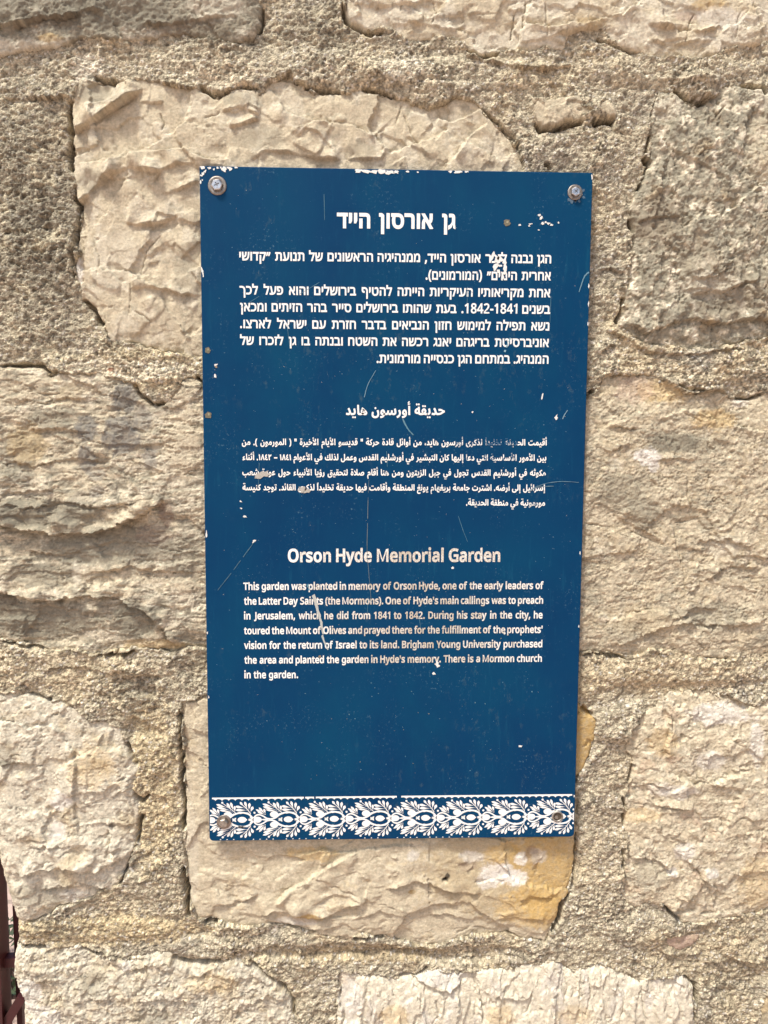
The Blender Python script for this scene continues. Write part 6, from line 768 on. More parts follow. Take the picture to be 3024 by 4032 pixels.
[[[-1,-2,2,31,5,0,4,0,3,1,3,1,2,2,1,1,1,3,1,3,0,4,0,4,-1,4,0,5,-2,6,-1,5,-1,6,-2,5,-1,6,-2,5,29,8,2,-5,2,-5,2,-6,1,-7,1,-6,2,-6,1,-7,0,-7,0,-6,0,-7,-1,-7,-2,-5,-2,-5,-3,-4,-3,-4,-3,-3,-4,-3,-5,-2,-4,-2,-5,-1,-4,-1,-5,0,-5,-1]],[[23,-48,-4,0,-3,2,-3,2,-3,3,-1,4,-1,4,1,4,1,3,3,4,3,2,3,2,4,0,4,0,4,-2,3,-2,2,-4,2,-3,0,-4,0,-4,-2,-4,-2,-3,-3,-2,-4,-2]]],
[[[83,-5,6,30,10,1,9,0,9,1,8,2,8,2,7,3,7,3,7,4,6,5,5,6,6,6,5,8,25,-12,-1,-3,-1,-2,-1,-2,0,-2,0,-2,-1,-2,1,-2,0,-2,2,-2,1,-2,3,-2,3,-1,3,-1,4,0,5,0,5,-1,4,-1,3,-3,2,-3,1,-3,0,-4,0,-4,-2,-4,-2,-3,-3,-3,-5,-1,-5,-1,-8,1,-7,1,-7,2,-6,3,-6,3,-4,4,-2,6,-2,5,-2,7,11,0,-6,-6,-5,-5,-6,-5,-7,-4,-7,-4,-8,-3,-9,-2,-9,-2,-10,-2,-11,-1,-11,-1]],[[84,-5,-13,0,-12,2,-11,1,-9,3,-8,3,-6,4,-6,5,-4,5,-3,5,-2,6,-2,6,0,7,0,4,0,5,1,4,1,5,1,4,1,5,1,4,1,3,2,5,27,-7,-1,-3,-1,-3,-1,-3,0,-2,-1,-3,0,-3,-1,-2,0,-3,0,-2,1,-5,1,-4,3,-4,3,-3,5,-3,7,-2,8,-2,11,-1,13,-1,4,-23]],[[100,-52,-4,0,-4,2,-3,2,-2,3,-2,4,0,4,0,4,2,3,2,4,3,2,4,2,4,0,4,0,4,-2,3,-2,2,-4,2,-3,0,-4,0,-4,-2,-4,-2,-3,-3,-2,-4,-2]]],
[[[-1,-2,2,31,9,0,8,0,8,1,6,1,6,3,6,2,5,2,5,3,4,2,3,3,3,3,2,3,2,3,1,3,0,3,0,2,-1,2,0,1,-1,1,-2,1,-1,1,-2,1,-3,0,-3,0,-2,0,-2,0,-2,0,-2,-1,-3,0,-2,-1,-2,-1,-2,-1,-2,-1,3,-2,3,-3,3,-3,3,-3,3,-3,3,-4,2,-3,3,-3,2,-3,3,-1,3,-2,3,-1,3,-1,4,-2,4,-1,4,0,4,0,5,-1,5,0,5,0,5,0,5,-1,3,-1,3,-3,2,-3,2,-3,0,-4,0,-5,-2,-3,-2,-3,-4,-3,-4,-1,-5,-1,-9,0,-9,1,-8,1,-8,2,-8,2,-6,4,-7,3,-7,4,-7,4,-2,4,-3,4,-2,4,-3,3,-4,3,-3,3,-3,3,-3,3,-2,3,-1,0,-1,2,0,2,-1,2,-1,2,0,3,-1,2,0,1,0,2,0,3,2,4,2,4,3,3,4,4,5,3,5,3,5,3,6,2,6,2,6,1,7,0,7,0,8,-2,6,-2,5,-3,5,-3,3,-4,3,-5,1,-5,1,-6,-1,-7,-1,-7,-3,-7,-4,-7,-5,-5,-5,-6,-6,-6,-7,-5,-8,-4,-8,-4,-9,-4,-10,-3,-10,-2,-11,-1]]],
[[[5,5,0,4,0,4,0,4,1,4,1,5,1,5,2,5,3,7,3,7,27,-10,-2,-5,-1,-4,-1,-3,-1,-4,-1,-3,0,-3,-1,-2,0,-3,0,-3,0,-6,2,-5,2,-4,2,-4,4,-3,4,-2,5,-2,6,-1,6,0,7,0,7,2,5,2,4,3,4,3,2,5,2,5,2,6,1,6,0,8,1,7,0,9,-4,110,31,0,3,-108,0,-10,0,-8,-1,-9,-1,-8,-2,-8,-2,-8,-4,-7,-4,-7,-4,-5,-6,-5,-6,-5,-8,-3,-8,-3,-9,-1,-11,-1,-8,0,-8,1,-7,2,-7,2,-7,4,-6,3,-5,5,-5,5,-3,7,-3,7,-2,8]]],
[[[-1,-2,2,31,5,0,4,0,3,1,3,1,2,2,1,1,1,3,1,3,0,4,0,4,-1,4,0,5,-2,6,-1,5,-1,6,-2,5,-1,6,-2,5,29,8,2,-5,2,-5,2,-6,1,-7,1,-6,2,-6,1,-7,0,-7,0,-6,0,-7,-1,-7,-2,-5,-2,-5,-3,-4,-3,-4,-3,-3,-4,-3,-5,-2,-4,-2,-5,-1,-4,-1,-5,0,-5,-1]],[[26,114,-4,0,-4,2,-3,2,-3,4,-1,3,-1,4,1,4,1,4,3,3,3,3,4,2,4,0,4,0,3,-2,4,-3,2,-3,2,-4,0,-4,0,-4,-2,-3,-2,-4,-4,-2,-3,-2]]],
[[[10,-47,-6,29,9,2,8,1,7,2,7,2,6,2,5,3,4,3,4,4,3,4,2,6,1,6,0,7,0,4,0,4,-1,4,0,3,-1,3,-1,3,-1,2,-1,2,-1,2,-2,1,-2,1,-1,0,-2,-1,-2,0,-1,-2,-2,-1,-1,-2,-1,-3,-1,-2,0,-3,-1,-2,1,-2,0,-2,1,-1,1,-1,1,-1,1,-1,2,-1,2,0,2,0,3,0,3,0,3,1,2,0,3,1,4,2,1,-23,-4,-3,-3,-2,-5,-1,-4,-1,-4,-2,-6,0,-4,0,-4,1,-5,1,-3,1,-4,2,-3,3,-3,2,-3,4,-1,3,-2,5,-1,4,0,5,0,7,1,6,2,6,2,6,3,5,3,6,4,4,5,4,4,3,6,3,5,1,6,1,6,-1,6,-1,5,-3,5,-4,4,-4,4,-5,3,-6,2,-6,3,-6,1,-7,1,-7,0,-7,-1,-14,-3,-12,-5,-11,-8,-10,-9,-8,-11,-7,-13,-5,-14,-4]],[[28,94,-4,15,5,1,4,0,3,1,2,1,2,0,4,1,-3,-7,-4,3,-3,2,-3,3,-3,3,-2,4,-1,5,1,4,1,4,2,3,2,3,3,2,3,2,3,1,4,1,3,0,2,0,2,0,2,0,2,-1,2,0,2,-1,-2,-15,-2,1,-1,0,-2,0,-1,1,-1,0,-2,0,-2,0,-1,-1,-2,-1,-1,-1,0,-1,0,-1,0,-2,1,-2,1,-2,1,-1,2,-2,2,-1,2,-1,2,0,2,-1,-12,-1,5,1,3,1,3,1,3,1,3,1,3,2,5,-15,-4,-1,-4,-2,-4,-1,-5,-1,-4,-1,-5,-2,-4,-1,-5,-1]]],
[[[68,-55,-8,0,-8,1,-8,2,-7,2,-7,3,-6,4,-6,5,-5,5,-4,6,-2,7,-2,8,-1,9,0,3,1,4,0,4,1,4,1,5,1,5,2,6,3,7,3,7,27,-10,-2,-5,-1,-5,-2,-3,-1,-3,0,-3,-1,-3,0,-2,0,-3,0,-3,0,-5,2,-5,2,-4,3,-4,4,-3,6,-3,6,-1,6,-1,8,-1,5,0,5,1,5,0,4,1,4,2,4,1,3,1,4,2,3,2,2,2,3,2,2,3,2,2,2,2,1,3,1,3,0,4,1,4,0,5,1,5,0,5,0,5,-1,6,-1,4,-1,4,-1,3,-1,2,-2,2,-2,0,-2,1,-2,0,-1,-1,-1,0,-2,-1,-1,-2,-1,-1,0,-1,-1,-2,-1,-1,0,-2,0,-2,0,-1,0,-2,0,-2,1,-2,1,-1,1,-1,2,-1,3,-1,3,0,5,-1,5,1,7,0,7,0,28,0,4,0,4,-1,3,-3,2,-3,1,-3,1,-4,-1,-4,-1,-4,-3,-3,-3,-3,-4,-1,-5,0,-41,0,-7,0,-7,0,-7,1,-5,1,-6,2,-4,3,-4,3,-4,3,-3,4,-2,5,-1,5,0,6,0,6,1,6,2,6,2,5,3,5,4,5,4,4,4,4,5,3,5,2,6,1,5,1,8,-1,7,-3,7,-4,5,-5,5,-7,3,-8,3,-9,1,-10,0,-11,1,-7,-1,-7,-3,-7,-2,-7,-1,-6,-3,-5,-4,-6,-4,-6,-5,-5,-5,-4,-6,-4,-6,-4,-7,-3,-7,-2,-8,-2,-8,-1,-8,-1]],[[133,97,-4,0,-4,2,-3,2,-2,3,-2,4,0,3,0,4,2,4,2,3,3,2,4,2,4,0,3,0,4,-2,3,-2,2,-3,2,-4,0,-4,0,-3,-2,-4,-2,-3,-3,-2,-4,-2]],[[98,97,-4,0,-3,2,-3,2,-3,3,-1,4,-1,4,1,3,1,4,3,3,3,2,3,2,4,0,4,0,3,-2,3,-2,3,-3,1,-4,1,-3,-1,-4,-1,-4,-3,-3,-3,-2,-3,-2]]],
[[[133,-2,-8,0,-8,1,-6,2,-6,2,-5,3,-4,3,-4,4,-3,4,-2,5,-1,5,-1,6,-1,6,-4,110,31,0,4,-99,0,-6,1,-4,1,-4,2,-2,2,-2,2,-2,3,-1,4,0,5,0,4,-1,4,-1,3,-2,2,-3,2,-4,0,-4,0,-4,-2,-4,-2,-3,-4,-3,-4,-1]],[[28,-2,-4,0,-4,1,-3,0,-4,1,-2,0,-3,1,4,31,10,-1,9,0,8,0,8,1,8,2,7,3,6,4,5,5,4,7,3,7,2,9,1,12,13,-34,-2,-8,-3,-7,-3,-7,-4,-5,-4,-5,-4,-4,-5,-3,-6,-3,-5,-2,-5,-2,-6,-1,-5,-1,-6,0,-5,-1]],[[68,25,-2,5,-3,5,-3,5,-4,5,-4,6,-5,6,-6,6,-5,7,-7,7,-7,8,-7,7,-9,9,20,21,11,-10,8,-9,8,-9,6,-7,6,-7,5,-6,5,-6,3,-5,3,-5,3,-4,2,-4,2,-4]]],
[[[101,-4,-11,0,-10,0,-9,1,-7,2,-7,1,-5,2,-5,2,-4,3,-4,3,-2,3,-3,3,-3,4,8,2,-4,-7,-4,-5,-4,-4,-4,-3,-5,-2,-4,-1,-5,-1,-4,-1,-6,0,2,31,4,0,3,0,2,2,2,1,2,2,1,3,2,3,1,4,1,5,2,6,1,6,2,8,29,-7,-1,-4,-1,-3,-1,-3,0,-2,-1,-3,0,-2,0,-1,-1,-2,0,-1,1,-3,0,-2,1,-2,1,-1,2,-2,3,-2,4,-1,5,0,5,-1,7,0,9,-1,9,0,11,0,9,1,8,1,7,1,5,1,5,2,4,1,2,2,3,3,1,2,1,3,0,2,0,3,-1,2,-1,2,-1,2,-1,1,-2,2,-3,1,-2,0,-3,1,-4,-1,-5,-1,-4,-1,-4,-3,-4,-3,-5,-3,-4,-4,-4,-4,-4,-4,-4,-5,-4,-4,-3,-5,-31,4,5,9,6,9,6,7,7,8,6,7,7,6,8,5,7,5,8,4,7,3,8,1,8,1,8,-1,7,-2,7,-3,6,-4,5,-5,4,-6,3,-6,1,-8,1,-8,-1,-9,-3,-10,-4,-8,-7,-7,-9,-6,-11,-5,-13,-3,-15,-3]]],
[[[4,-47,-12,28,7,3,7,3,5,3,5,3,5,4,4,4,3,3,3,4,2,4,1,5,1,4,1,4,-1,6,-1,6,-2,7,-3,7,-3,7,-4,8,28,14,3,-5,2,-4,2,-5,1,-4,2,-4,1,-4,2,-4,1,-3,0,-3,3,-5,2,-4,3,-3,4,-2,4,-1,6,0,5,-1,4,-1,2,-3,3,-3,1,-3,0,-4,0,-4,-2,-4,-2,-3,-4,-3,-4,-1,-5,-1,-5,0,-4,1,-5,2,-3,2,-3,3,-3,2,-3,3,-1,4,-1,5,10,2,-1,-8,-2,-6,-3,-7,-2,-7,-5,-6,-4,-7,-6,-5,-6,-6,-7,-5,-8,-4,-8,-4]],[[35,98,-4,1,-4,1,-3,3,-2,3,-2,3,0,5,0,4,2,3,2,4,3,2,4,2,4,0,4,0,4,-2,3,-2,3,-4,1,-3,1,-4,-1,-5,-1,-3,-3,-3,-3,-3,-4,-1]]],
[[[-1,-2,2,31,8,0,6,0,7,1,7,1,7,1,6,2,7,2,6,2,6,2,6,3,5,3,5,3,-3,2,-5,2,-4,1,-5,2,-4,1,-5,1,-5,0,-5,1,-5,0,-2,0,-2,0,-3,0,-2,-1,-2,0,-3,0,-2,0,-3,-1,-3,-1,-4,31,4,1,4,1,5,1,4,0,4,0,4,0,7,0,6,-1,7,-1,6,-2,5,-2,5,-2,5,-2,5,-3,4,-2,4,-2,4,-2,4,-2,4,-1,3,-1,4,0,7,0,4,-29,-6,0,-4,-2,-5,-1,-4,-3,-5,-2,-5,-3,-4,-3,-5,-3,-6,-4,-6,-3,-6,-3,-7,-3,-7,-3,-8,-2,-9,-2,-10,-2,-10,0]],[[58,-48,-4,0,-3,2,-3,2,-3,3,-1,4,-1,4,1,4,1,3,3,4,3,2,3,2,4,0,4,0,4,-2,3,-2,2,-4,2,-3,0,-4,0,-4,-2,-4,-2,-3,-3,-2,-4,-2]]],
[[[126,-2,-5,0,-5,1,-5,1,-5,1,-5,2,-4,2,-4,3,-3,3,-4,4,-3,5,-2,5,-3,6,18,14,2,-5,3,-3,3,-2,3,-2,3,-2,4,-1,4,-1,5,0,5,0,5,-1,4,-1,3,-3,2,-3,1,-3,0,-4,0,-4,-2,-4,-2,-3,-4,-3,-4,-1]],[[-1,-2,2,31,8,0,6,0,7,1,7,1,7,1,6,2,7,2,6,2,6,2,6,3,5,3,5,3,-3,2,-5,2,-4,1,-5,2,-4,1,-5,1,-5,0,-5,1,-5,0,-2,0,-2,0,-3,0,-2,-1,-2,0,-3,0,-2,0,-3,-1,-3,-1,-4,31,4,1,4,1,5,1,4,0,4,0,4,0,7,0,6,-1,7,-1,6,-2,5,-2,5,-2,5,-2,5,-3,4,-2,4,-2,4,-2,4,-2,4,-1,3,-1,4,0,7,0,4,-29,-6,0,-4,-2,-5,-1,-4,-3,-5,-2,-5,-3,-4,-3,-5,-3,-6,-4,-6,-3,-6,-3,-7,-3,-7,-3,-8,-2,-9,-2,-10,-2,-10,0]],[[57,-47,-4,0,-4,2,-3,2,-2,3,-2,4,0,4,0,4,2,3,2,4,3,2,4,2,4,0,4,0,3,-2,3,-2,3,-4,1,-3,1,-4,-1,-4,-1,-4,-3,-3,-3,-2,-3,-2]]],
[[[110,-2,-9,1,-8,1,-7,2,-7,3,-5,4,-5,6,-3,6,-2,8,-1,8,-4,84,31,0,3,-73,1,-5,1,-4,1,-3,1,-3,2,-2,2,-1,3,-1,4,0,4,0,4,-1,4,-1,3,-3,2,-3,1,-3,1,-4,-1,-4,-1,-4,-3,-3,-3,-3,-4,-1]],[[75,18,-9,-2,-9,-1,-8,0,-8,1,-8,1,-6,2,-7,4,-5,4,-4,5,-4,5,-2,7,0,8,0,7,2,7,2,6,4,6,5,6,5,4,6,5,7,4,7,3,8,3,8,2,9,2,3,-31,-6,0,-4,-1,-5,-1,-4,-2,-4,-1,-3,-2,-3,-2,-2,-2,-2,-3,-2,-2,0,-3,-1,-2,1,-2,0,-2,1,-2,2,-1,2,-1,2,-1,3,-1,3,0,3,0,3,0,4,0,3,0,3,1,4,1,4,1]]],
[[[-1,-2,2,31,25,0,4,0,3,0,2,1,2,0,2,1,1,2,1,1,0,1,0,2,0,2,-1,3,-1,3,-2,3,-3,3,-2,3,-3,4,-3,3,-3,3,-3,4,-3,3,-3,3,-3,3,-2,2,-2,3,-2,2,-1,2,0,1,0,3,0,3,0,3,1,2,0,2,1,2,1,2,0,2,1,1,3,2,3,3,4,3,5,3,5,3,6,3,6,4,6,3,7,4,7,3,8,4,9,4,13,-26,-9,-4,-7,-4,-7,-3,-6,-3,-6,-3,-5,-3,-5,-3,-4,-2,-4,-2,-4,-2,-3,-3,-4,-3,0,18,6,-5,4,-5,4,-4,5,-4,4,-4,3,-5,4,-5,4,-4,3,-5,4,-5,3,-6,3,-6,3,-4,2,-4,3,-3,3,-2,2,-1,3,-1,3,-1,3,0,4,0,4,-1,4,-1,3,-3,2,-3,1,-3,1,-4,-1,-4,-1,-4,-3,-3,-3,-3,-4,-1,-5,-1,-6,0,-5,1,-6,2,-4,1,-5,3,-4,4,-3,4,-3,5,-3,6,12,-1,-2,-5,-3,-3,-3,-3,-2,-3,-3,-3,-4,-2,-4,-2,-4,-1,-5,-1,-5,-1,-5,-1,-6,0]]],
[[[147,-2,-6,0,-6,1,-6,1,-6,2,-5,2,-5,2,-5,2,-3,3,-4,3,18,21,5,-2,5,-2,4,-1,5,-1,6,0,5,0,5,-1,4,-1,3,-3,2,-3,1,-3,1,-4,-1,-4,-1,-4,-3,-3,-3,-3,-5,-1]],[[-1,-2,3,30,45,0,11,1,9,0,9,1,7,1,6,1,5,2,4,2,3,2,2,2,1,2,1,3,1,3,-1,2,0,2,-1,2,-1,2,-2,2,-2,1,-2,1,-2,1,-3,0,-5,0,-4,-1,-4,-2,-5,-2,-4,-3,-4,-3,-4,-4,-5,-4,-4,-5,-4,-4,-4,-5,-4,-5,-31,4,6,9,5,9,7,8,7,7,6,7,8,6,7,6,7,4,8,4,7,3,8,2,8,0,8,0,8,-2,7,-3,6,-5,4,-5,4,-6,3,-6,2,-8,1,-8,-1,-9,-3,-8,-4,-8,-6,-7,-8,-5,-10,-5,-4,-2,-5,-2,-6,-1,-5,-1,-7,-1,-6,-1,-8,0,-7,-1,-9,0]],[[21,18,-5,131,31,0,4,-96]]],
[[[64,-79,-8,0,-9,1,-7,2,-8,2,-6,3,-6,4,-6,4,-4,5,-4,6,-2,7,-2,7,-1,8,1,8,2,8,3,7,4,6,4,6,5,5,6,5,5,5,7,4,6,4,5,5,6,4,5,3,5,4,3,5,3,4,1,4,1,4,0,2,0,1,-1,2,-1,1,-2,1,-1,1,-2,1,-3,0,-2,0,-3,0,-2,0,-2,0,-3,-1,-2,-1,-2,0,-2,-1,-2,-1,-1,-1,2,-2,3,-3,3,-3,3,-3,3,-4,3,-3,2,-4,3,-3,3,-2,3,-2,3,-1,4,-2,4,-1,3,-1,4,-1,5,0,4,-1,4,0,4,0,5,0,4,0,4,-1,4,-1,3,-3,2,-3,2,-3,0,-4,-1,-5,-1,-3,-3,-3,-3,-3,-4,-1,-5,-1,-9,0,-9,1,-8,1,-8,2,-8,2,-6,4,-7,3,-7,4,-7,5,-2,4,-3,4,-3,3,-3,3,-3,3,-3,3,-3,3,-3,3,-2,2,-1,1,0,2,-1,2,-1,2,0,2,-1,3,-1,2,0,1,0,2,0,3,2,4,2,3,3,4,4,3,4,4,5,3,5,2,6,3,7,2,6,1,7,0,12,-1,10,-3,7,-4,5,-7,4,-7,1,-9,-1,-8,-1,-7,-3,-6,-4,-7,-5,-5,-5,-5,-5,-6,-5,-4,-6,-5,-6,-4,-6,-4,-5,-5,-5,-4,-4,-4,-4,-5,-3,-4,-1,-5,-1,-5,1,-4,0,-4,2,-3,2,-2,2,-2,3,-2,3,-2,4,-1,3,-1,4,0,4,-1,4,0,4,0,3,1,4,0,5,1,4,1,4,1,5,1,4,2,6,2,9,-26,-5,-3,-6,-2,-5,-2,-6,-2,-5,-2,-6,-1,-5,-1,-5,0]],[[64,114,-4,1,-4,1,-3,3,-3,3,-1,4,-1,4,1,4,1,3,3,4,3,2,4,2,4,0,4,0,3,-2,4,-2,2,-4,1,-3,1,-4,-1,-4,-1,-4,-3,-3,-3,-3,-3,-1]]],
[[[-1,-2,2,31,9,0,8,0,8,1,6,1,6,3,6,2,5,2,5,3,4,2,3,3,3,3,2,3,2,3,1,3,0,3,0,2,-1,2,0,1,-1,1,-2,1,-1,1,-2,1,-3,0,-3,0,-2,0,-2,0,-2,0,-2,-1,-3,0,-2,-1,-2,-1,-2,-1,-2,-1,3,-2,3,-3,3,-3,3,-3,3,-3,3,-4,2,-3,3,-3,2,-3,3,-1,3,-2,3,-1,3,-1,4,-2,4,-1,4,0,4,0,5,-1,5,0,5,0,5,0,5,-1,3,-1,3,-3,2,-3,2,-3,0,-4,0,-5,-2,-3,-2,-3,-4,-3,-4,-1,-5,-1,-9,0,-9,1,-8,1,-8,2,-8,2,-6,4,-7,3,-7,4,-7,4,-2,4,-3,4,-2,4,-3,3,-4,3,-3,3,-3,3,-3,3,-2,3,-1,0,-1,2,0,2,-1,2,-1,2,0,3,-1,2,0,1,0,2,0,3,2,4,2,4,3,3,4,4,5,3,5,3,5,3,6,2,6,2,6,1,7,0,7,0,8,-2,6,-2,5,-3,5,-3,3,-4,3,-5,1,-5,1,-6,-1,-7,-1,-7,-3,-7,-4,-7,-5,-5,-5,-6,-6,-6,-7,-5,-8,-4,-8,-4,-9,-4,-10,-3,-10,-2,-11,-1]],[[59,114,-4,1,-4,1,-3,3,-3,3,-1,4,-1,4,1,4,1,3,3,4,3,2,4,2,4,0,4,0,4,-2,3,-2,2,-4,2,-3,0,-4,0,-4,-2,-4,-2,-3,-4,-3,-3,-1]]],
[[[83,-5,6,30,12,1,10,0,9,1,9,0,7,2,6,1,5,2,4,2,4,2,2,3,1,3,1,3,-1,5,0,6,-2,6,-1,7,-2,6,-3,8,29,9,2,-6,1,-5,2,-5,1,-6,2,-5,1,-6,1,-5,0,-5,0,-5,0,-8,-2,-7,-3,-7,-5,-6,-6,-5,-7,-4,-9,-4,-11,-3,-13,-2,-14,-2,-17,-1]],[[84,-5,-13,0,-12,2,-11,1,-9,3,-8,3,-6,4,-6,5,-4,5,-3,5,-2,6,-2,6,0,7,0,4,0,5,1,4,1,5,1,4,1,5,1,4,1,3,2,5,27,-7,-1,-3,-1,-3,-1,-3,0,-2,-1,-3,0,-3,-1,-2,0,-3,0,-2,1,-5,1,-4,3,-4,3,-3,5,-3,7,-2,8,-2,11,-1,13,-1,4,-23]],[[115,88,-4,1,-3,1,-3,2,-3,3,-1,4,-1,4,1,4,1,3,3,3,3,3,3,1,4,0,4,0,3,-1,3,-3,3,-3,1,-3,1,-4,-1,-4,-1,-4,-3,-3,-3,-2,-3,-1]],[[81,88,-4,1,-4,1,-3,2,-2,4,-1,3,-1,4,1,4,1,3,2,3,3,3,4,1,4,1,4,-1,3,-1,3,-3,2,-3,2,-3,0,-4,0,-4,-2,-3,-2,-4,-3,-2,-3,-1]]],
[[[101,-4,-11,0,-10,0,-9,1,-7,2,-7,1,-5,2,-5,2,-4,3,-4,3,-2,3,-3,3,-3,4,8,2,-4,-7,-4,-5,-4,-4,-4,-3,-5,-2,-4,-1,-5,-1,-4,-1,-6,0,2,31,4,0,3,0,2,2,2,1,2,2,1,3,2,3,1,4,1,5,2,6,1,6,2,8,29,-7,-1,-4,-1,-3,-1,-3,0,-2,-1,-3,0,-2,0,-1,-1,-2,0,-1,1,-3,0,-2,1,-2,1,-1,2,-2,3,-2,4,-1,5,0,5,-1,7,0,9,-1,9,0,11,0,9,1,8,1,7,1,5,1,5,2,4,1,2,2,3,3,1,2,1,3,0,2,0,3,-1,2,-1,2,-1,2,-1,1,-2,2,-3,1,-2,0,-3,1,-4,-1,-5,-1,-4,-1,-4,-3,-4,-3,-5,-3,-4,-4,-4,-4,-4,-4,-4,-5,-4,-4,-3,-5,-31,4,5,9,6,9,6,7,7,8,6,7,7,6,8,5,7,5,8,4,7,3,8,1,8,1,8,-1,7,-2,7,-3,6,-4,5,-5,4,-6,3,-6,1,-8,1,-8,-1,-9,-3,-10,-4,-8,-7,-7,-9,-6,-11,-5,-13,-3,-15,-3]],[[134,107,-4,1,-4,1,-3,3,-3,3,-1,3,-1,4,1,5,1,3,3,4,3,2,4,2,4,0,4,0,3,-2,4,-2,2,-4,2,-3,0,-5,0,-4,-2,-3,-2,-3,-4,-3,-3,-1]]],
[[[5,5,0,3,0,4,0,4,1,5,1,5,2,5,1,6,3,6,3,7,27,-9,-2,-6,-1,-4,-1,-3,-1,-4,-1,-3,0,-3,-1,-3,0,-2,0,-3,0,-4,1,-3,1,-4,2,-3,2,-3,3,-2,4,-2,4,-2,4,-2,5,-1,6,0,6,0,7,0,6,0,6,1,5,1,5,2,3,1,4,2,2,2,2,2,1,2,1,2,0,2,0,1,-1,1,-1,1,-1,1,-2,1,-2,2,-2,1,-3,1,-3,1,-4,2,-5,1,8,30,6,-3,5,-2,5,-2,5,-2,5,-1,5,-1,4,-2,5,-1,4,0,4,-1,4,0,3,0,5,-1,4,-1,3,-3,2,-3,1,-3,0,-4,0,-4,-2,-4,-2,-3,-3,-3,-5,-1,-5,-1,-1,0,-1,0,-1,0,-1,0,-1,0,-1,0,-1,0,0,-1,0,-1,0,-1,0,-1,0,-1,0,-4,-2,-5,-2,-4,-4,-5,-4,-4,-6,-5,-7,-3,-7,-4,-9,-2,-10,-2,-11,-2,-12,0,-13,1,-12,2,-10,3,-10,4,-8,6,-6,7,-5,8,-2,10]]],
[[[152,72,0,-12,-2,-11,-3,-10,-3,-9,-5,-9,-6,-8,-6,-7,-8,-6,-9,-4,-10,-3,-10,-2,-12,-1,-11,1,-11,2,-10,3,-9,4,-8,6,-7,7,-5,8,-5,9,-3,9,-3,11,-1,10,-1,12,1,15,3,14,4,12,6,12,9,10,10,8,12,5,14,4,15,1,15,-1,14,-3,12,-6,10,-8,8,-10,7,-11,4,-13,3,-14],[39,72,1,-11,1,-9,3,-8,3,-7,4,-5,5,-5,6,-3,7,-2,9,0,9,0,7,2,6,3,5,4,4,6,4,7,2,8,1,9,1,10,-1,16,-3,12,-6,10,-7,7,-9,4,-13,1,-8,0,-8,-2,-6,-3,-5,-5,-4,-5,-3,-6,-3,-8,-1,-10]]],
[[[67,117,2,0,3,0,2,0,3,0,2,-1,10,-2,-5,-32,-10,2,-2,1,-1,0,-2,0,-2,0,-1,0,-3,0,-3,-1,-3,-1,-2,-1,-3,-2,-2,-2,-2,-3,-2,-3,-1,-3,-1,-3,-1,-4,0,-5,0,-65,-34,0,0,123,23,-8,2,-19,0,1,2,3,2,4,2,5,3,4,2,6,5,3,5,2,6,1]]],
[[[95,30,-1,-8,-2,-8,-4,-7,-5,-5,-6,-5,-7,-3,-8,-2,-9,-2,-9,0,-8,0,-7,1,-6,1,-6,1,-5,2,-10,5,1,33,15,-7,5,-2,5,-1,6,-2,5,-1,5,0,7,1,5,1,3,1,2,2,0,1,1,2,0,1,-1,1,0,1,-1,1,-2,1,-2,2,-4,2,-5,2,-7,2,-6,3,-7,3,-5,3,-6,3,-4,4,-4,5,-3,5,-2,7,-1,7,2,11,5,9,8,7,10,5,11,3,12,1,7,0,7,-1,6,-1,7,-1,5,-2,13,-6,-12,-28,-12,4,-4,2,-5,1,-4,1,-4,1,-5,0,-5,-1,-4,0,-3,-2,-1,-1,-1,0,0,-1,0,-1,0,-1,1,-1,1,-1,2,-1,3,-2,4,-1,5,-3,7,-2,6,-3,6,-3,6,-2,5,-4,5,-4,4,-5,3,-5,1,-7]]],
[[[118,54,0,-10,-2,-8,-2,-8,-3,-8,-4,-7,-4,-6,-6,-5,-6,-4,-7,-4,-8,-2,-8,-2,-8,0,-8,0,-7,2,-7,2,-7,4,-6,4,-6,5,-5,6,-4,7,-3,7,-2,9,-2,8,0,10,1,12,2,11,4,10,5,9,7,8,8,6,10,4,10,2,11,1,10,-1,10,-2,10,-4,8,-6,7,-8,5,-8,4,-11,2,-11],[37,54,1,-7,1,-7,1,-5,2,-5,3,-3,2,-3,4,-2,4,-1,6,0,5,0,4,1,4,2,3,3,2,3,2,5,2,5,1,7,0,7,0,7,-1,6,-2,6,-2,4,-2,3,-3,3,-4,2,-4,1,-5,0,-8,-1,-6,-2,-4,-4,-3,-6,-2,-9]]],
[[[69,117,13,-1,12,-4,9,-6,7,-10,4,-12,1,-14,0,-78,-33,0,0,76,-1,7,-1,5,-2,3,-2,1,-4,2,-6,0,-9,-1,-5,-2,-4,-3,-3,-6,-2,-8,0,-11,0,-63,-34,0,0,123,22,-8,3,-14,0,1,3,3,2,3,3,4,3,4,3,5,5,2,5,1,5,1]]],
[[[137,-8,-34,0,0,67,-58,0,0,-67,-34,0,0,159,34,0,0,-61,58,0,0,61,34,0]]],
[[[-12,115,37,0,25,-66,-2,-5,1,-3,0,-4,0,-4,4,-2,4,-3,1,-3,0,-3,0,3,-12,0,-1,-2,2,4,6,4,4,5,0,6,-3,7,23,66,37,0,-51,-133,-3,-7,-3,-6,-4,-6,-4,-5,-5,-5,-6,-4,-6,-3,-7,-1,-8,-1,-4,0,-3,0,-3,1,-2,0,-2,0,-9,2,0,30,11,-2,2,0,1,0,2,0,2,-1,2,0,3,1,2,0,2,1,2,1,1,1,2,2,2,2,1,3,1,3,5,12]]],
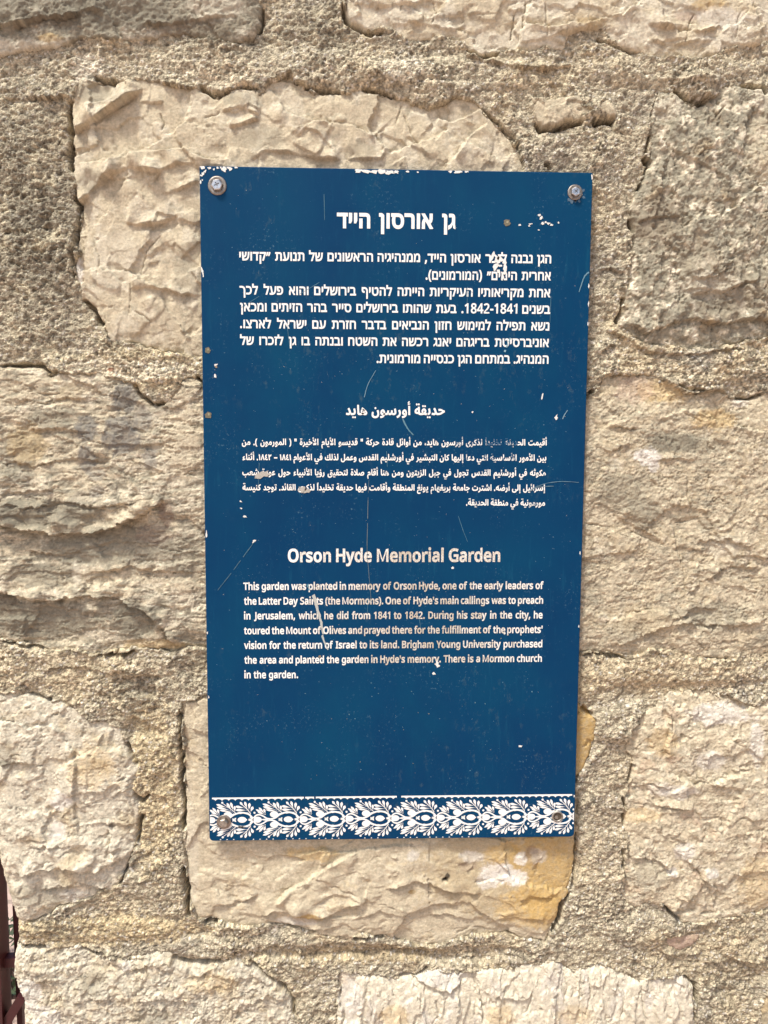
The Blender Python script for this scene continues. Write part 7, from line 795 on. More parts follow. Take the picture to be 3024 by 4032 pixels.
[[[55,-10,-15,2,-12,5,-11,10,-8,12,-5,16,-1,18,1,19,5,15,8,13,11,10,13,5,14,2,6,0,6,-1,5,-1,4,-5,2,-5,3,-3,3,-3,2,-3,3,-2,-1,1,1,3,-1,3,0,3,-1,3,-1,2,-2,48,30,3,0,-168,-22,8,-3,14,0,-1,-2,-2,-2,-4,-3,-3,-2,-4,-3,-5,-5,-2,-5,-2,-6,-1],[58,21,8,0,6,3,3,3,3,5,2,8,1,10,0,3,-1,11,-2,9,-3,6,-3,4,-6,3,-8,1,-7,-1,-4,-3,-4,-4,-3,-7,-2,-8,-1,-11,1,-11,2,-8,3,-6,4,-4,4,-2]]],
[[[58,117,10,-1,10,-2,8,-4,8,-5,6,-7,5,-8,3,-9,2,-10,1,-10,0,-19,-73,0,0,-1,3,-8,3,-5,5,-4,6,-2,9,-1,5,0,6,1,5,1,4,1,5,2,17,6,0,-32,-11,-5,-6,-2,-6,-1,-6,-1,-7,-1,-8,0,-10,1,-11,2,-9,4,-9,6,-7,7,-6,9,-4,10,-2,11,-1,13,1,12,2,11,4,10,5,9,6,8,8,6,9,5,10,2],[58,87,-6,-1,-4,-2,-4,-3,-6,-3,-2,-6,-1,-3,44,0,0,1,-1,4,-4,3,-2,3,-1,2,-3,2,-2,2,-4,0]]],
[[[82,0,-47,125,0,-3,0,-3,1,-4,1,-4,2,-5,0,-4,0,-5,0,-5,0,-5,2,-92,-30,-3,0,159,35,-8,44,-117,45,117,35,8,0,-159,-31,3,2,93,0,4,0,5,1,5,0,4,1,5,1,4,1,4,0,3,0,2,0,1,-48,-125]]],
[[[135,117,12,-1,12,-4,9,-6,6,-10,4,-12,1,-14,0,-78,-34,0,0,77,0,6,-1,5,-2,3,-2,2,-3,1,-5,0,-8,0,-5,-2,-3,-4,-3,-4,-2,-8,0,-9,0,-67,-34,0,0,77,0,4,-1,4,-1,3,-1,2,-1,2,-1,1,-2,1,-3,0,-4,0,-5,0,-4,-1,-3,-2,-2,-2,-2,-3,-2,-4,-1,-5,-1,-6,0,-8,0,-63,-34,0,0,123,22,-8,3,-14,0,1,3,3,2,3,2,4,3,4,3,5,5,2,5,1,4,1,5,0,9,0,8,-2,8,-3,4,-7,2,-8,3,-5,4,5,2,8,5,7,8,3,8,2]]],
[[[43,115,0,-123,-34,0,0,123]],[[26,166,4,0,5,-2,4,-2,3,-4,2,-5,0,-6,0,-5,-2,-5,-3,-4,-4,-3,-4,-2,-5,0,-5,0,-4,2,-4,3,-3,4,-2,5,0,5,0,5,2,5,3,5,4,2,4,2]]],
[[[58,117,13,-1,12,-3,9,-7,7,-9,4,-11,1,-13,0,-81,-21,8,-3,15,0,-2,-4,-2,-2,-4,-2,-5,-2,-6,-4,-2,-5,-2,-6,-1,-6,-1,-6,0,-7,0,-7,2,-7,2,-6,4,-5,4,-4,6,-3,6,-2,8,-1,8,2,12,5,11,9,8,12,6,14,4,17,-2,14,0,0,2,-1,7,-4,4,-2,2,-2,1,-3,1,-6,1,-4,0,-5,-1,-4,-1,-5,-2,-4,-2,-12,-5,-11,28,12,6,6,2,6,2,8,2,7,1],[63,44,-11,-1,-8,-2,-4,-2,-3,-3,-1,-2,-1,-4,1,-4,1,-2,1,-1,2,-2,3,0,4,-1,7,1,6,2,4,3,4,4,2,5,1,8,0,1]]],
[[[43,-8,-34,0,0,168,34,0]]],
[[[73,83,66,0,0,-84,-14,-4,-8,-2,-8,-1,-9,-1,-9,-1,-11,0,-15,1,-13,3,-13,6,-10,8,-9,9,-7,12,-5,13,-3,14,-1,15,1,16,3,14,6,13,7,11,10,10,11,8,14,5,14,4,16,1,9,0,8,-1,7,-2,8,-1,7,-3,14,-5,-13,-31,-12,5,-5,2,-6,2,-6,1,-6,1,-6,0,-9,-1,-9,-2,-7,-3,-6,-4,-5,-6,-4,-6,-3,-8,-2,-9,-1,-11,1,-10,1,-9,3,-8,4,-6,4,-6,6,-4,7,-4,9,-2,11,0,5,0,5,0,5,1,4,-3,4,1,0,34,-35,-4]]],
[[[71,-7,-31,0,0,127,-45,0,0,29,121,0,0,-29,-45,0]]],
[[[39,107,2,-2,0,-3,0,-3,0,-3,-1,-2,1,5,-10,0,1,1,4,4,5,1,4,2,3,5,5,1,5,2,5,0,5,1,9,-1,8,-1,8,-3,6,-4,6,-5,4,-7,3,-7,1,-9,1,-9,0,-77,-31,0,0,75,0,7,-2,5,-2,3,-3,3,-4,1,-6,1,-6,-1,-5,-1,-4,-2,-3,-2,-2,-3,-2,-4,-2,-6,0,-6,-1,-8,0,-62,-31,0,0,166,29,-3]]],
[[[55,116,8,-1,7,-1,7,-3,4,-7,4,-6,4,-4,3,14,21,6,0,-116,-1,-10,-2,-10,-3,-8,-5,-8,-6,-6,-8,-5,-9,-3,-10,-2,-11,-1,-8,1,-7,0,-7,1,-7,2,-6,1,-10,4,0,31,14,-6,6,-2,6,-2,6,-1,7,-1,7,0,7,1,6,2,4,3,3,5,2,6,4,7,1,4,0,2,0,2,-1,3,-3,3,0,2,0,-5,10,0,-7,0,-5,-4,-4,-6,-5,-5,-8,-1,-8,-1,-14,2,-13,6,-10,9,-8,13,-4,15,-2,17,2,17,4,15,7,13,11,10,12,6],[57,88,-4,-1,-4,-1,-3,-2,-3,-2,-2,-4,-2,-5,-2,-5,-1,-7,0,-8,1,-11,2,-9,3,-6,4,-5,5,-2,7,-1,4,0,4,1,4,1,2,1,2,1,2,2,2,3,1,3,2,3,0,5,1,5,0,5,0,4,0,9,-1,7,-2,6,-2,4,-2,3,-3,3,-4,1,-5,1]]],
[[[80,59,2,3,0,3,0,4,0,2,-1,3,0,2,0,3,-1,2,0,3,-2,1,-5,1,3,-1,5,0,1,2,-4,-2,-1,-1,0,-3,-1,-2,0,-3,0,-2,-1,-3,1,-3,-1,-3,0,-3,2,-4,-21,-64,-29,0,-33,120,32,0,16,-62,-2,-5,-1,-4,1,-4,0,-4,0,-4,1,-4,0,-3,1,-3,0,-2,1,0,0,1,1,2,0,2,1,3,0,2,0,3,0,3,1,2,0,3,-1,3,1,3,0,2,18,66,29,0,20,-65,-1,-4,-1,-4,3,-3,3,-2,1,-4,1,-3,1,-4,0,-3,0,3,-11,0,0,-3,0,3,1,3,1,4,1,4,3,3,3,4,-1,4,-1,5,16,62,32,0,-34,-120,-30,0]]],
[[[68,116,14,-2,13,-5,10,-9,8,-13,4,-15,2,-18,-1,-12,-2,-12,-3,-10,-5,-8,-6,-8,-7,-5,-9,-4,-9,-3,-9,-1,-6,1,-6,1,-5,1,-5,2,-3,4,-3,3,-5,0,-3,3,0,1,9,0,-1,5,1,-3,0,-4,0,-3,-2,-3,0,-3,2,-51,-31,0,0,169,22,-7,2,-14,0,1,2,2,2,3,3,4,2,4,3,4,5,2,5,2,6,1],[65,88,-6,-1,-5,-1,-3,-1,-3,-3,-2,-2,-2,-4,-1,-5,-1,-7,-1,-7,0,-3,0,-8,1,-7,2,-6,2,-4,2,-4,3,-2,3,-2,5,-1,6,-1,5,1,4,1,3,2,3,3,2,4,2,5,2,6,1,6,0,7,-1,10,-2,9,-3,7,-4,4,-5,3]]],
[[[53,19,2,0,2,0,3,1,2,0,2,0,10,3,0,-26,-6,-3,-3,-1,-4,-1,-4,0,-4,0,-3,-1,-6,1,-6,1,-6,2,-6,3,-5,4,-4,6,-3,6,-2,8,0,9,0,56,-15,0,0,19,16,8,8,24,22,0,0,-24,31,0,0,-27,-31,0,0,-55,0,-5,1,-3,2,-2,1,-2,3,-1]]],
[[[73,87,-27,0,0,-94,-31,0,0,94,-19,0,0,20,19,6,0,1,1,9,1,9,3,7,4,7,5,5,6,4,6,3,8,1,7,1,5,-1,4,0,5,-1,3,0,4,-1,9,-3,-9,-27,-8,3,-3,1,-2,0,-2,1,-3,0,-2,0,-4,0,-2,-2,-2,-1,-1,-3,-2,-5,0,-7,27,0]]],
[[[46,22,-3,-8,-1,-5,-2,-5,-2,-6,-2,-5,-2,-6,-2,-5,-3,-6,-3,-8,-26,0,3,13,1,5,2,6,1,6,1,5,1,6,1,5,1,5,2,11,28,0]]],
[[[13,-7,0,156,31,0,0,-126,62,0,0,-30]]],
[[[140,73,-1,-16,-3,-15,-5,-13,-8,-11,-9,-9,-12,-7,-13,-5,-14,-3,-16,-1,-46,0,0,156,51,0,14,-1,14,-2,12,-5,11,-7,9,-9,7,-11,5,-12,3,-14],[108,72,0,11,-2,10,-3,7,-4,7,-6,5,-6,4,-7,2,-9,2,-10,1,-17,0,0,-99,13,0,16,1,13,5,10,6,6,10,5,12]]],
[[[107,38,-1,-9,-2,-9,-4,-7,-6,-7,-7,-5,-8,-4,-9,-3,-10,-2,-10,-1,-6,0,-5,1,-6,0,-5,1,-4,1,-5,1,-4,1,-4,1,-7,3,0,32,14,-6,5,-2,7,-1,6,-2,7,-1,7,0,6,0,5,1,5,2,3,1,3,2,1,2,2,3,0,2,1,4,0,3,-1,3,-1,2,-2,2,-2,2,-4,3,-5,2,-7,3,-8,3,-6,2,-5,3,-6,3,-4,3,-5,3,-4,4,-3,4,-3,4,-2,5,-1,6,-1,5,-1,7,1,8,2,8,4,7,6,6,6,5,7,3,8,3,9,2,10,0,8,0,7,-1,8,-1,6,-2,7,-2,11,-4,-10,-28,-11,4,-5,2,-5,1,-6,2,-5,0,-6,0,-5,0,-4,-1,-3,-1,-3,-1,-2,-2,-1,-1,-1,-3,-1,-2,0,-3,0,-3,1,-3,1,-2,1,-2,3,-2,3,-3,5,-2,6,-3,7,-2,8,-4,7,-3,7,-4,6,-4,5,-5,5,-6,3,-6,1,-8]]],
[[[39,149,-5,-64,-23,0,-5,64]]],
[[[60,-9,-10,1,-10,2,-8,4,-8,5,-7,7,-6,9,-4,10,-2,11,-1,13,1,13,3,12,4,10,5,9,7,7,8,5,9,4,10,2,10,1,6,0,6,-1,5,-1,6,-1,4,-2,10,-4,-10,-27,-9,4,-4,1,-4,1,-4,1,-3,0,-3,0,-6,0,-5,-1,-3,-2,-3,-3,-3,-3,-2,-5,-2,-5,-1,-7,0,-8,0,-7,1,-7,2,-5,2,-5,2,-3,4,-3,3,-2,5,-1,5,0,5,0,5,1,4,0,4,2,3,1,13,5,0,-29,-8,-4,-4,-2,-5,-1,-5,-1,-6,0]]],
[[[-1,-45,-3,0,-3,1,-3,0,-3,1,-3,1,-6,2,0,28,10,-2,2,-1,2,0,2,0,3,-1,2,0,2,1,2,0,2,1,2,1,1,1,2,2,1,2,1,4,0,5,0,148,31,0,0,-147,-1,-9,-1,-9,-3,-8,-5,-6,-5,-5,-6,-5,-7,-2,-8,-2]]],
[[[113,114,0,-121,-21,7,-3,14,0,-1,-2,-3,-3,-3,-2,-5,-3,-5,-4,-2,-5,-2,-5,-1,-5,0,-5,-1,-9,1,-8,1,-8,3,-6,4,-6,5,-4,7,-3,7,-1,9,-1,9,0,77,31,0,0,-76,1,-6,1,-5,2,-3,3,-3,4,-1,6,-1,7,1,5,1,4,2,3,2,2,3,2,4,1,6,1,6,0,8,0,62]]],
[[[78,-7,-31,0,0,107,0,4,3,3,0,3,-3,2,0,3,1,2,0,3,0,2,2,-8,7,4,-2,-2,-2,-2,-2,-2,-4,1,-2,-3,-19,-18,-17,22,45,35,24,0]]],
[[[57,151,9,0,8,-2,8,-2,7,-3,6,-5,5,-6,3,-6,3,-8,0,-8,0,-7,-2,-6,-2,-6,-3,-5,-4,-4,-5,-4,-7,0,-4,-3,1,0,-1,-1,6,-3,8,-1,5,-4,4,-5,4,-5,3,-6,1,-7,1,-7,-1,-9,-2,-8,-4,-7,-5,-7,-6,-5,-8,-4,-8,-3,-10,-2,-9,-1,-11,1,-9,2,-9,3,-8,4,-6,5,-5,6,-4,7,-2,9,-1,8,1,8,1,6,3,7,4,5,4,5,5,4,7,0,5,3,-1,1,1,-1,-4,5,-5,2,-6,2,-3,4,-3,6,-2,5,-2,6,0,7,1,8,2,8,4,6,5,6,6,4,7,4,7,2,8,2],[34,36,0,-5,2,-4,3,-3,4,-3,6,-2,8,0,8,0,6,2,4,3,3,3,2,5,1,5,-1,3,-1,3,-1,2,-2,3,-3,3,-3,2,-5,2,-5,3,-5,2,-1,0,-3,-1,-4,-3,-4,-2,-3,-3,-2,-2,-2,-3,-1,-3,-1,-3],[57,124,-6,-1,-5,-1,-3,-2,-3,-3,-1,-3,-1,-4,1,-3,0,-3,2,-3,1,-2,3,-2,3,-2,4,-2,4,-2,2,-1,1,0,4,2,4,2,2,3,3,2,1,2,2,3,1,3,0,3,-1,4,-1,3,-3,3,-3,2,-5,1]]],
[[[117,26,-21,0,0,-33,-30,0,0,33,-68,0,0,23,70,101,28,0,0,-95,21,0],[66,93,3,4,0,3,0,3,0,3,-3,2,0,3,1,3,0,2,0,2,0,3,0,2,0,-5,10,0,1,1,-2,-3,-1,-3,-2,-3,-2,-2,-5,0,-41,-58,41,5]]],
[[[111,-7,-108,0,0,24,39,40,7,7,6,6,5,6,4,5,4,5,2,5,2,5,1,4,1,6,-1,5,-2,5,-2,3,-4,2,-4,2,-6,0,-6,0,-5,-1,-5,-2,-4,-2,-5,-3,-11,-8,-17,22,9,7,5,3,4,3,5,3,6,2,5,2,6,1,7,1,6,0,9,0,9,-2,8,-3,7,-4,6,-5,5,-6,3,-8,2,-8,1,-8,-1,-8,-2,-8,-2,-8,-4,-7,-5,-7,-5,-7,-6,-6,-7,-7,-11,-3,-30,-29,73,0]]],
[[[36,-7,-46,121,33,0,25,-68,1,-3,-1,-4,-1,-4,1,-4,0,-4,1,-3,0,-3,2,-3,1,0,-3,0,2,0,1,3,1,3,1,4,-1,4,1,3,0,4,-1,4,1,3,24,68,33,0,-46,-121]]],
[[[66,-7,-65,0,0,23,17,3,0,104,-17,4,0,22,65,0,0,-22,-17,-4,0,-104,17,-3]]],
[[[60,149,17,-1,15,-2,12,-5,10,-9,5,-11,2,-13,0,-7,-2,-6,-2,-5,-3,-5,-4,-5,-7,0,-5,-1,-5,-2,-5,-2,5,-1,6,-2,6,1,7,-1,5,-5,4,-5,3,-6,1,-7,1,-8,-1,-10,-2,-8,-4,-8,-6,-7,-6,-5,-8,-4,-9,-3,-10,-2,-10,-1,-57,0,0,156],[64,89,10,0,7,2,4,2,2,3,2,4,0,5,-1,6,-1,3,-3,3,-5,2,-8,1,-10,1,-17,0,0,-32],[44,60,0,-38,22,0,10,1,8,2,4,2,3,4,2,5,0,6,0,4,-1,3,-1,3,-2,2,-2,2,-4,2,-4,1,-7,1,-7,0]]],
[[[57,84,33,65,33,0,-51,-95,0,-61,-31,0,0,60,-51,96,34,0]]],
[[[135,50,-1,-10,-2,-10,-4,-9,-5,-9,-8,-7,-8,-6,-10,-4,-12,-3,-13,-1,-17,2,-16,6,-12,9,-9,12,-5,14,-2,16,0,99,32,0,0,-98,1,-10,2,-7,4,-6,6,-4,7,-3,10,-1,8,1,5,1,5,2,4,3,3,3,2,4,2,5,1,5,1,7,0,98,31,0]]]]
LINES = [
('hebrew_title',22961,19817,0.13825,0.65086,0.25957,0.65162,[[13885,0,0,0,1,550,0,1,812,0,2,1074,0],[18153,3,0,0,4,321,0,5,608,0,6,1316,0,4,1885,0,7,2172,0],[24607,3,0,0,8,321,0]]),
('hebrew_text',13293,11365,0.03906,0.61696,0.35913,0.61813,[[3854,9,0,0,10,255,0,11,978,0,12,1258,0,13,1801,0,14,2451,0],[7527,15,0,0,16,687,0,11,1315,0,17,1595,0,15,2012,0],[10996,18,0,0,10,530,0],[12821,19,0,0,9,672,0,17,927,0,11,1344,0,10,1624,0,20,2347,0,21,2973,0,22,3535,0],[17925,22,0,0,9,672,0,23,927,0,9,1294,0,22,1549,0,17,2221,0,24,2638,0,24,3303,0],[22816,25,0,0,12,288,0,9,831,0,9,1086,0,22,1341,0],[25500,26,0,0,11,314,0,27,594,0,21,1295,0,11,1857,0,20,2137,0],[29094,21,0,0,28,562,0,29,1122,0,18,1442,0],[31711,22,0,0,17,672,0,30,1089,0,17,1651,0],[34457,26,0,0,23,314,0,22,681,0]]),
('hebrew_text',13293,10937,0.22945,0.60011,0.35929,0.60095,[[22896,31,0,0,32,288,0,19,608,0,9,1280,0,17,1535,0,11,1952,0,24,2232,0,21,2897,0,11,3459,0,24,3739,0,22,4404,0,33,5076,0],[29285,14,0,0,19,387,0,9,1059,0,24,1314,0,9,1979,0,22,2234,0],[32871,15,0,0,9,687,0,21,942,0,34,1504,0,20,2196,0]]),
('hebrew_text',13293,11365,0.03894,0.58301,0.35918,0.58378,[[3911,35,0,0,28,565,0,18,1125,0],[6354,18,0,0,16,530,0,36,1158,0],[8897,20,0,0,11,626,0,22,906,0,11,1578,0],[11451,19,0,0,9,672,0,18,927,0,10,1457,0,11,2180,0,21,2460,0,9,3022,0,30,3277,0],[16391,37,0,0,9,603,0,38,858,0,22,1552,0,18,2224,0],[20003,22,0,0,15,672,0,9,1359,0,9,1614,0,22,1869,0],[23377,15,0,0,11,687,0,9,967,0,21,1222,0,13,1784,0,9,2434,0,16,2689,0,22,3317,0],[28340,11,0,0,9,280,0,15,535,0,11,1222,0,20,1502,0,9,2128,0,21,2383,0,13,2945,0,24,3595,0],[33669,15,0,0,34,687,0,20,1379,0]]),
('hebrew_text',13293,11365,0.03928,0.56604,0.35933,0.56691,[[3939,26,0,0,20,314,0,28,940,0,24,1500,0,11,2165,0],[7098,19,0,0,9,672,0,15,927,0,9,1614,0,29,1869,0,22,2189,0],[10796,21,0,0,22,562,0,30,1234,0],[13347,21,0,0,9,562,0,9,817,0,27,1072,0],[15781,19,0,0,9,672,0,18,927,0,10,1457,0,11,2180,0,21,2460,0,9,3022,0,30,3277,0],[20574,11,0,0,15,280,0,11,967,0,22,1247,0,10,1919,0],[24061,15,0,0,16,687,0,30,1315,0],[26636,31,0,0,39,288,0,40,880,0,41,1472,0,42,2064,0,43,2656,0,39,2998,0,40,3590,0,41,4182,0,39,4774,0],[32965,19,0,0,9,672,0,17,927,0,10,1344,0,30,2067,0]]),
('hebrew_text',13293,11365,0.03909,0.54910,0.35884,0.54989,[[3858,31,0,0,11,288,0,44,568,0,21,1147,0,20,1709,0,18,2335,0],[7700,18,0,0,20,530,0,21,1156,0,10,1718,0,9,2441,0],[11248,19,0,0,16,672,0],[13297,15,0,0,21,687,0,29,1249,0,34,1569,0],[16400,21,0,0,30,562,0,12,1124,0,30,1667,0],[19466,19,0,0,9,672,0,20,927,0,9,1553,0,30,1808,0,17,2370,0,22,2787,0],[23924,26,0,0,11,314,0,29,594,0,34,914,0],[26254,10,0,0,11,723,0,24,1003,0,9,1668,0,24,1923,0,18,2588,0],[30304,22,0,0,18,672,0,9,1202,0,36,1457,0,15,2080,0],[33959,20,0,0,10,626,0,17,1349,0]]),
('hebrew_text',13293,11365,0.03891,0.53220,0.35894,0.53297,[[3908,18,0,0,10,530,0],[5797,11,0,0,21,280,0,28,842,0,29,1402,0,18,1722,0],[8887,26,0,0,23,314,0],[10126,11,0,0,30,280,0],[11549,22,0,0,15,672,0,17,1359,0,30,1776,0,11,2338,0],[14924,34,0,0,38,692,0,10,1386,0,22,2109,0],[18545,15,0,0,20,687,0],[20493,22,0,0,10,672,0,28,1395,0,21,1955,0],[23836,23,0,0,17,367,0,20,784,0,9,1410,0],[26162,19,0,0,22,672,0,23,1344,0,9,1711,0,21,1966,0,30,2528,0],[30197,15,0,0,38,687,0,9,1381,0,27,1636,0,21,2337,0,30,2899,0,9,3461,0,17,3716,0,11,4133,0,20,4413,0]]),
('hebrew_text',13293,11365,0.17940,0.51506,0.35885,0.51588,[[17889,31,0,0,15,288,0,9,975,0,17,1230,0,11,1647,0,24,1927,0,21,2592,0,11,3154,0,24,3434,0],[22777,22,0,0,9,672,0,9,927,0,27,1182,0,17,1883,0,28,2300,0],[26366,26,0,0,23,314,0,22,681,0],[28148,19,0,0,34,672,0,15,1364,0,24,2051,0,30,2716,0],[32175,31,0,0,23,288,0,9,655,0,22,910,0,17,1582,0,24,1999,0,22,2664,0]]),
('arabic_title',14117,12432,0.14759,0.46100,0.25089,0.46170,[[14722,45,0,0,46,550,0,47,915,0,48,1227,0],[17410,49,0,0,50,711,0,51,1219,0,52,2150,0,53,2542,0,54,3036,0],[21899,55,0,0,56,551,0,46,1056,0,45,1421,0,57,1971,0]]),
('arabic_text',8887,6988,0.03966,0.42933,0.35901,0.43054,[[3948,58,0,0,59,759,0],[5130,60,0,0,61,295,0],[5862,49,0,0,50,711,0,59,1219,0,52,1786,0,50,2178,0,62,2686,0,63,3308,0,64,3606,0],[8877,65,0,0],[9382,66,0,0],[9949,67,0,0,68,473,0,69,895,0,70,1303,0,71,1918,0,64,2568,0],[12210,72,0,0,47,545,0,46,857,0,71,1222,0,64,1872,0],[13978,50,0,0,73,508,0,46,1497,0,45,1862,0,74,2412,0],[16277,66,0,0],[16841,55,0,0,75,551,0,68,993,0,57,1415,0],[18544,67,0,0,76,473,0,47,976,0,74,1288,0],[20058,77,0,0,78,760,0,64,1067,0,53,1354,0,54,1848,0],[21805,58,0,0,59,759,0],[22973,79,0,0,45,324,0,46,874,0,47,1239,0,48,1551,0],[24765,49,0,0,50,711,0,51,1219,0,52,2150,0,53,2542,0,54,3036,0],[27342,80,0,0,68,810,0,75,1232,0,81,1674,0,63,2224,0],[29364,64,0,0,82,-12,90,45,287,0,69,837,0,83,1245,0,84,1576,0,85,2209,0],[31440,55,0,0,56,551,0,46,1056,0,45,1421,0,86,1971,0,63,2604,0,64,2902,0],[33914,87,0,0,62,1089,0,69,1711,0,74,2119,0,54,2614,0]]),
('arabic_text',8887,6988,0.04012,0.41368,0.35894,0.41443,[[4005,88,0,0,47,477,0,89,789,0,90,1153,0,54,1518,0],[5458,60,0,0,91,295,0,92,630,0,93,1237,0,94,1719,0],[7278,95,0,0],[7858,91,0,0,92,335,0,93,942,0,91,1424,0],[9297,72,0,0,64,545,0,50,832,0,96,1340,0,71,1878,0,64,2528,0],[11463,97,0,0,98,769,0],[12553,99,0,0,63,955,0,81,1253,0,63,1803,0],[14222,77,0,0,62,760,0,96,1382,0,53,1920,0],[16116,100,0,0,45,1321,0,56,1871,0,63,2376,0,64,2674,0],[18394,101,0,0,69,646,0,83,1054,0,102,1385,0,52,2316,0,53,2708,0,54,3202,0],[21030,97,0,0,98,769,0],[22169,68,0,0,69,422,0,103,830,0,104,1819,0,105,2183,0,63,2591,0,64,2889,0],[24586,49,0,0,47,711,0,75,1023,0],[25832,47,0,0,106,312,0,69,873,0,63,1281,0,107,1579,0],[27348,47,0,0,96,312,0,76,850,0],[28505,97,0,0,105,769,0,63,1177,0,64,1475,0],[29935,55,0,0,69,551,0,51,959,0,47,1890,0,51,2202,0,71,3133,0,64,3783,0],[33022,52,0,0,50,392,0,59,900,0,71,1467,0,64,2117,0],[34900,58,0,0,69,759,0,108,1167,0]]),
('arabic_text',8887,6988,0.03977,0.39783,0.35875,0.39858,[[3949,109,0,0,110,1089,0,102,1631,0],[6009,67,0,0,76,473,0,50,976,0,96,1484,0],[7701,111,0,0,50,717,0,57,1225,0],[9285,88,0,0,47,477,0,69,789,0,104,1197,0,112,1561,0,71,1868,0,64,2518,0],[11487,47,0,0,46,312,0,113,677,0,52,1171,0],[12841,114,0,0,69,826,0,56,1234,0,86,1739,0,105,2372,0,63,2780,0],[15260,67,0,0,115,473,0,116,1141,0],[17006,72,0,0,47,545,0,74,857,0,54,1352,0],[18392,47,0,0,89,312,0,48,676,0],[19579,58,0,0,59,759,0,53,1326,0],[21122,49,0,0,50,711,0,105,1219,0,46,1627,0,117,1992,0,63,2414,0,64,2712,0],[23480,77,0,0,104,760,0,118,1124,0],[24983,97,0,0,98,769,0],[26140,111,0,0,50,717,0,119,1225,0,85,1858,0],[27978,100,0,0,45,1321,0,56,1871,0,63,2376,0,64,2674,0],[30320,101,0,0,69,646,0,83,1054,0,102,1385,0,52,2316,0,53,2708,0,54,3202,0],[33020,97,0,0,98,769,0],[34177,120,0,0,90,551,0,50,916,0,121,1424,0,59,1910,0]]),
('arabic_text',8887,6988,0.03979,0.38214,0.35857,0.38269,[[3961,55,0,0,73,551,0,69,1540,0,89,1948,0,75,2312,0],[6129,45,0,0,118,550,0,50,1165,0,85,1673,0],[7770,60,0,0,45,295,0,78,845,0,47,1152,0,56,1464,0,63,1969,0,64,2267,0],[9756,80,0,0,68,810,0,75,1232,0,81,1674,0,63,2224,0],[11723,64,0,0,82,-12,90,45,287,0,69,837,0,83,1245,0,84,1576,0,85,2209,0],[13746,55,0,0,56,551,0,46,1056,0,45,1421,0,57,1971,0],[15759,47,0,0,106,312,0,69,873,0,98,1281,0],[17202,87,0,0,59,1089,0,47,1656,0,74,1968,0,54,2463,0,53,2749,0],[19679,55,0,0,56,551,0,122,1056,0,89,1796,0,62,2160,0,63,2782,0,64,3080,0],[22247,123,0,0,112,562,0,50,869,0,46,1377,0],[23688,72,0,0,47,545,0,106,857,0,124,1418,0,46,1960,0,68,2325,0,108,2747,0],[26027,55,0,0,110,551,0,59,1093,0,47,1660,0,118,1972,0],[28051,125,0,0,68,996,0,105,1418,0,102,1826,0,64,2757,0],[30372,60,0,0,120,295,0,126,846,0,52,1795,0,54,2187,0],[32302,127,0,0,63,769,0,107,1067,0],[33484,77,0,0,69,760,0,78,1168,0,64,1475,0,68,1762,0,51,2184,0,107,3115,0]]),
('arabic_text',8887,6988,0.27464,0.36693,0.35873,0.36674,[[27440,60,0,0,55,295,0,56,846,0,46,1351,0,45,1716,0,86,2266,0,63,2899,0,64,3197,0],[30062,55,0,0,56,551,0,122,1056,0,89,1796,0,59,2160,0],[32162,97,0,0,98,769,0],[33245,55,0,0,69,551,0,112,959,0,50,1266,0,59,1774,0,52,2341,0,50,2733,0,59,3241,0]]),
('english_title',18281,15422,0.08660,0.30684,0.31206,0.30738,[[8629,128,0,0,129,809,0,130,1250,0,131,1757,0,132,2390,0],[13657,133,0,0,134,769,0,135,1307,0,136,1950,0],[17975,137,0,0,136,935,0,138,1527,0,131,2490,0,129,3123,0,139,3564,0,140,3850,0,141,4439,0],[25661,142,0,0,140,756,0,129,1345,0,135,1786,0,136,2429,0,132,3021,0]]),
('english_text',10239,8275,0.03958,0.27683,0.35928,0.27765,[[3979,143,0,0,144,579,0,139,1220,0,130,1506,0],[5863,145,0,0,140,638,0,129,1227,0,135,1668,0,136,2311,0,132,2903,0],[9027,146,0,0,140,809,0,130,1398,0],[10797,147,0,0,141,638,0,140,924,0,132,1513,0,148,2159,0,136,2543,0,135,3135,0],[14090,139,0,0,132,286,0],[15027,138,0,0,136,963,0,138,1555,0,131,2518,0,129,3151,0,134,3592,0],[18720,131,0,0,149,633,0],[19844,128,0,0,129,809,0,130,1250,0,131,1757,0,132,2390,0],[22513,133,0,0,134,769,0,135,1307,0,136,1950,0,150,2542,0],[25055,131,0,0,132,633,0,136,1279,0],[26822,131,0,0,149,633,0],[27975,148,0,0,144,384,0,136,1025,0],[29531,136,0,0,140,592,0,129,1181,0,141,1622,0,134,1908,0],[31806,141,0,0,136,286,0,140,878,0,135,1467,0,136,2110,0,129,2702,0,130,3143,0],[35048,131,0,0,149,633,0]]),
('english_text',10239,8275,0.04011,0.26103,0.35914,0.26164,[[4024,148,0,0,144,384,0,136,1025,0],[5510,151,0,0,140,547,0,148,1136,0,148,1520,0,136,1904,0,129,2496,0],[8122,152,0,0,140,753,0,134,1342,0],[9920,153,0,0,140,572,0,139,1161,0,132,1447,0,148,2093,0,130,2477,0],[12595,61,0,0,148,327,0,144,711,0,136,1352,0],[14360,137,0,0,131,935,0,129,1568,0,138,2009,0,131,2972,0,132,3605,0,130,4251,0,65,4758,0,60,5085,0],[18978,128,0,0,132,809,0,136,1455,0],[20862,131,0,0,149,633,0],[21928,133,0,0,134,769,0,135,1307,0,136,1950,0,154,2542,0,130,2790,0],[24825,138,0,0,140,963,0,139,1552,0,132,1838,0],[27038,155,0,0,140,503,0,141,1092,0,141,1378,0,139,1664,0,132,1950,0,145,2596,0,130,3234,0],[30364,146,0,0,140,809,0,130,1398,0],[32159,148,0,0,131,384,0],[33156,147,0,0,129,638,0,136,1079,0,140,1671,0,155,2260,0,144,2763,0]]),
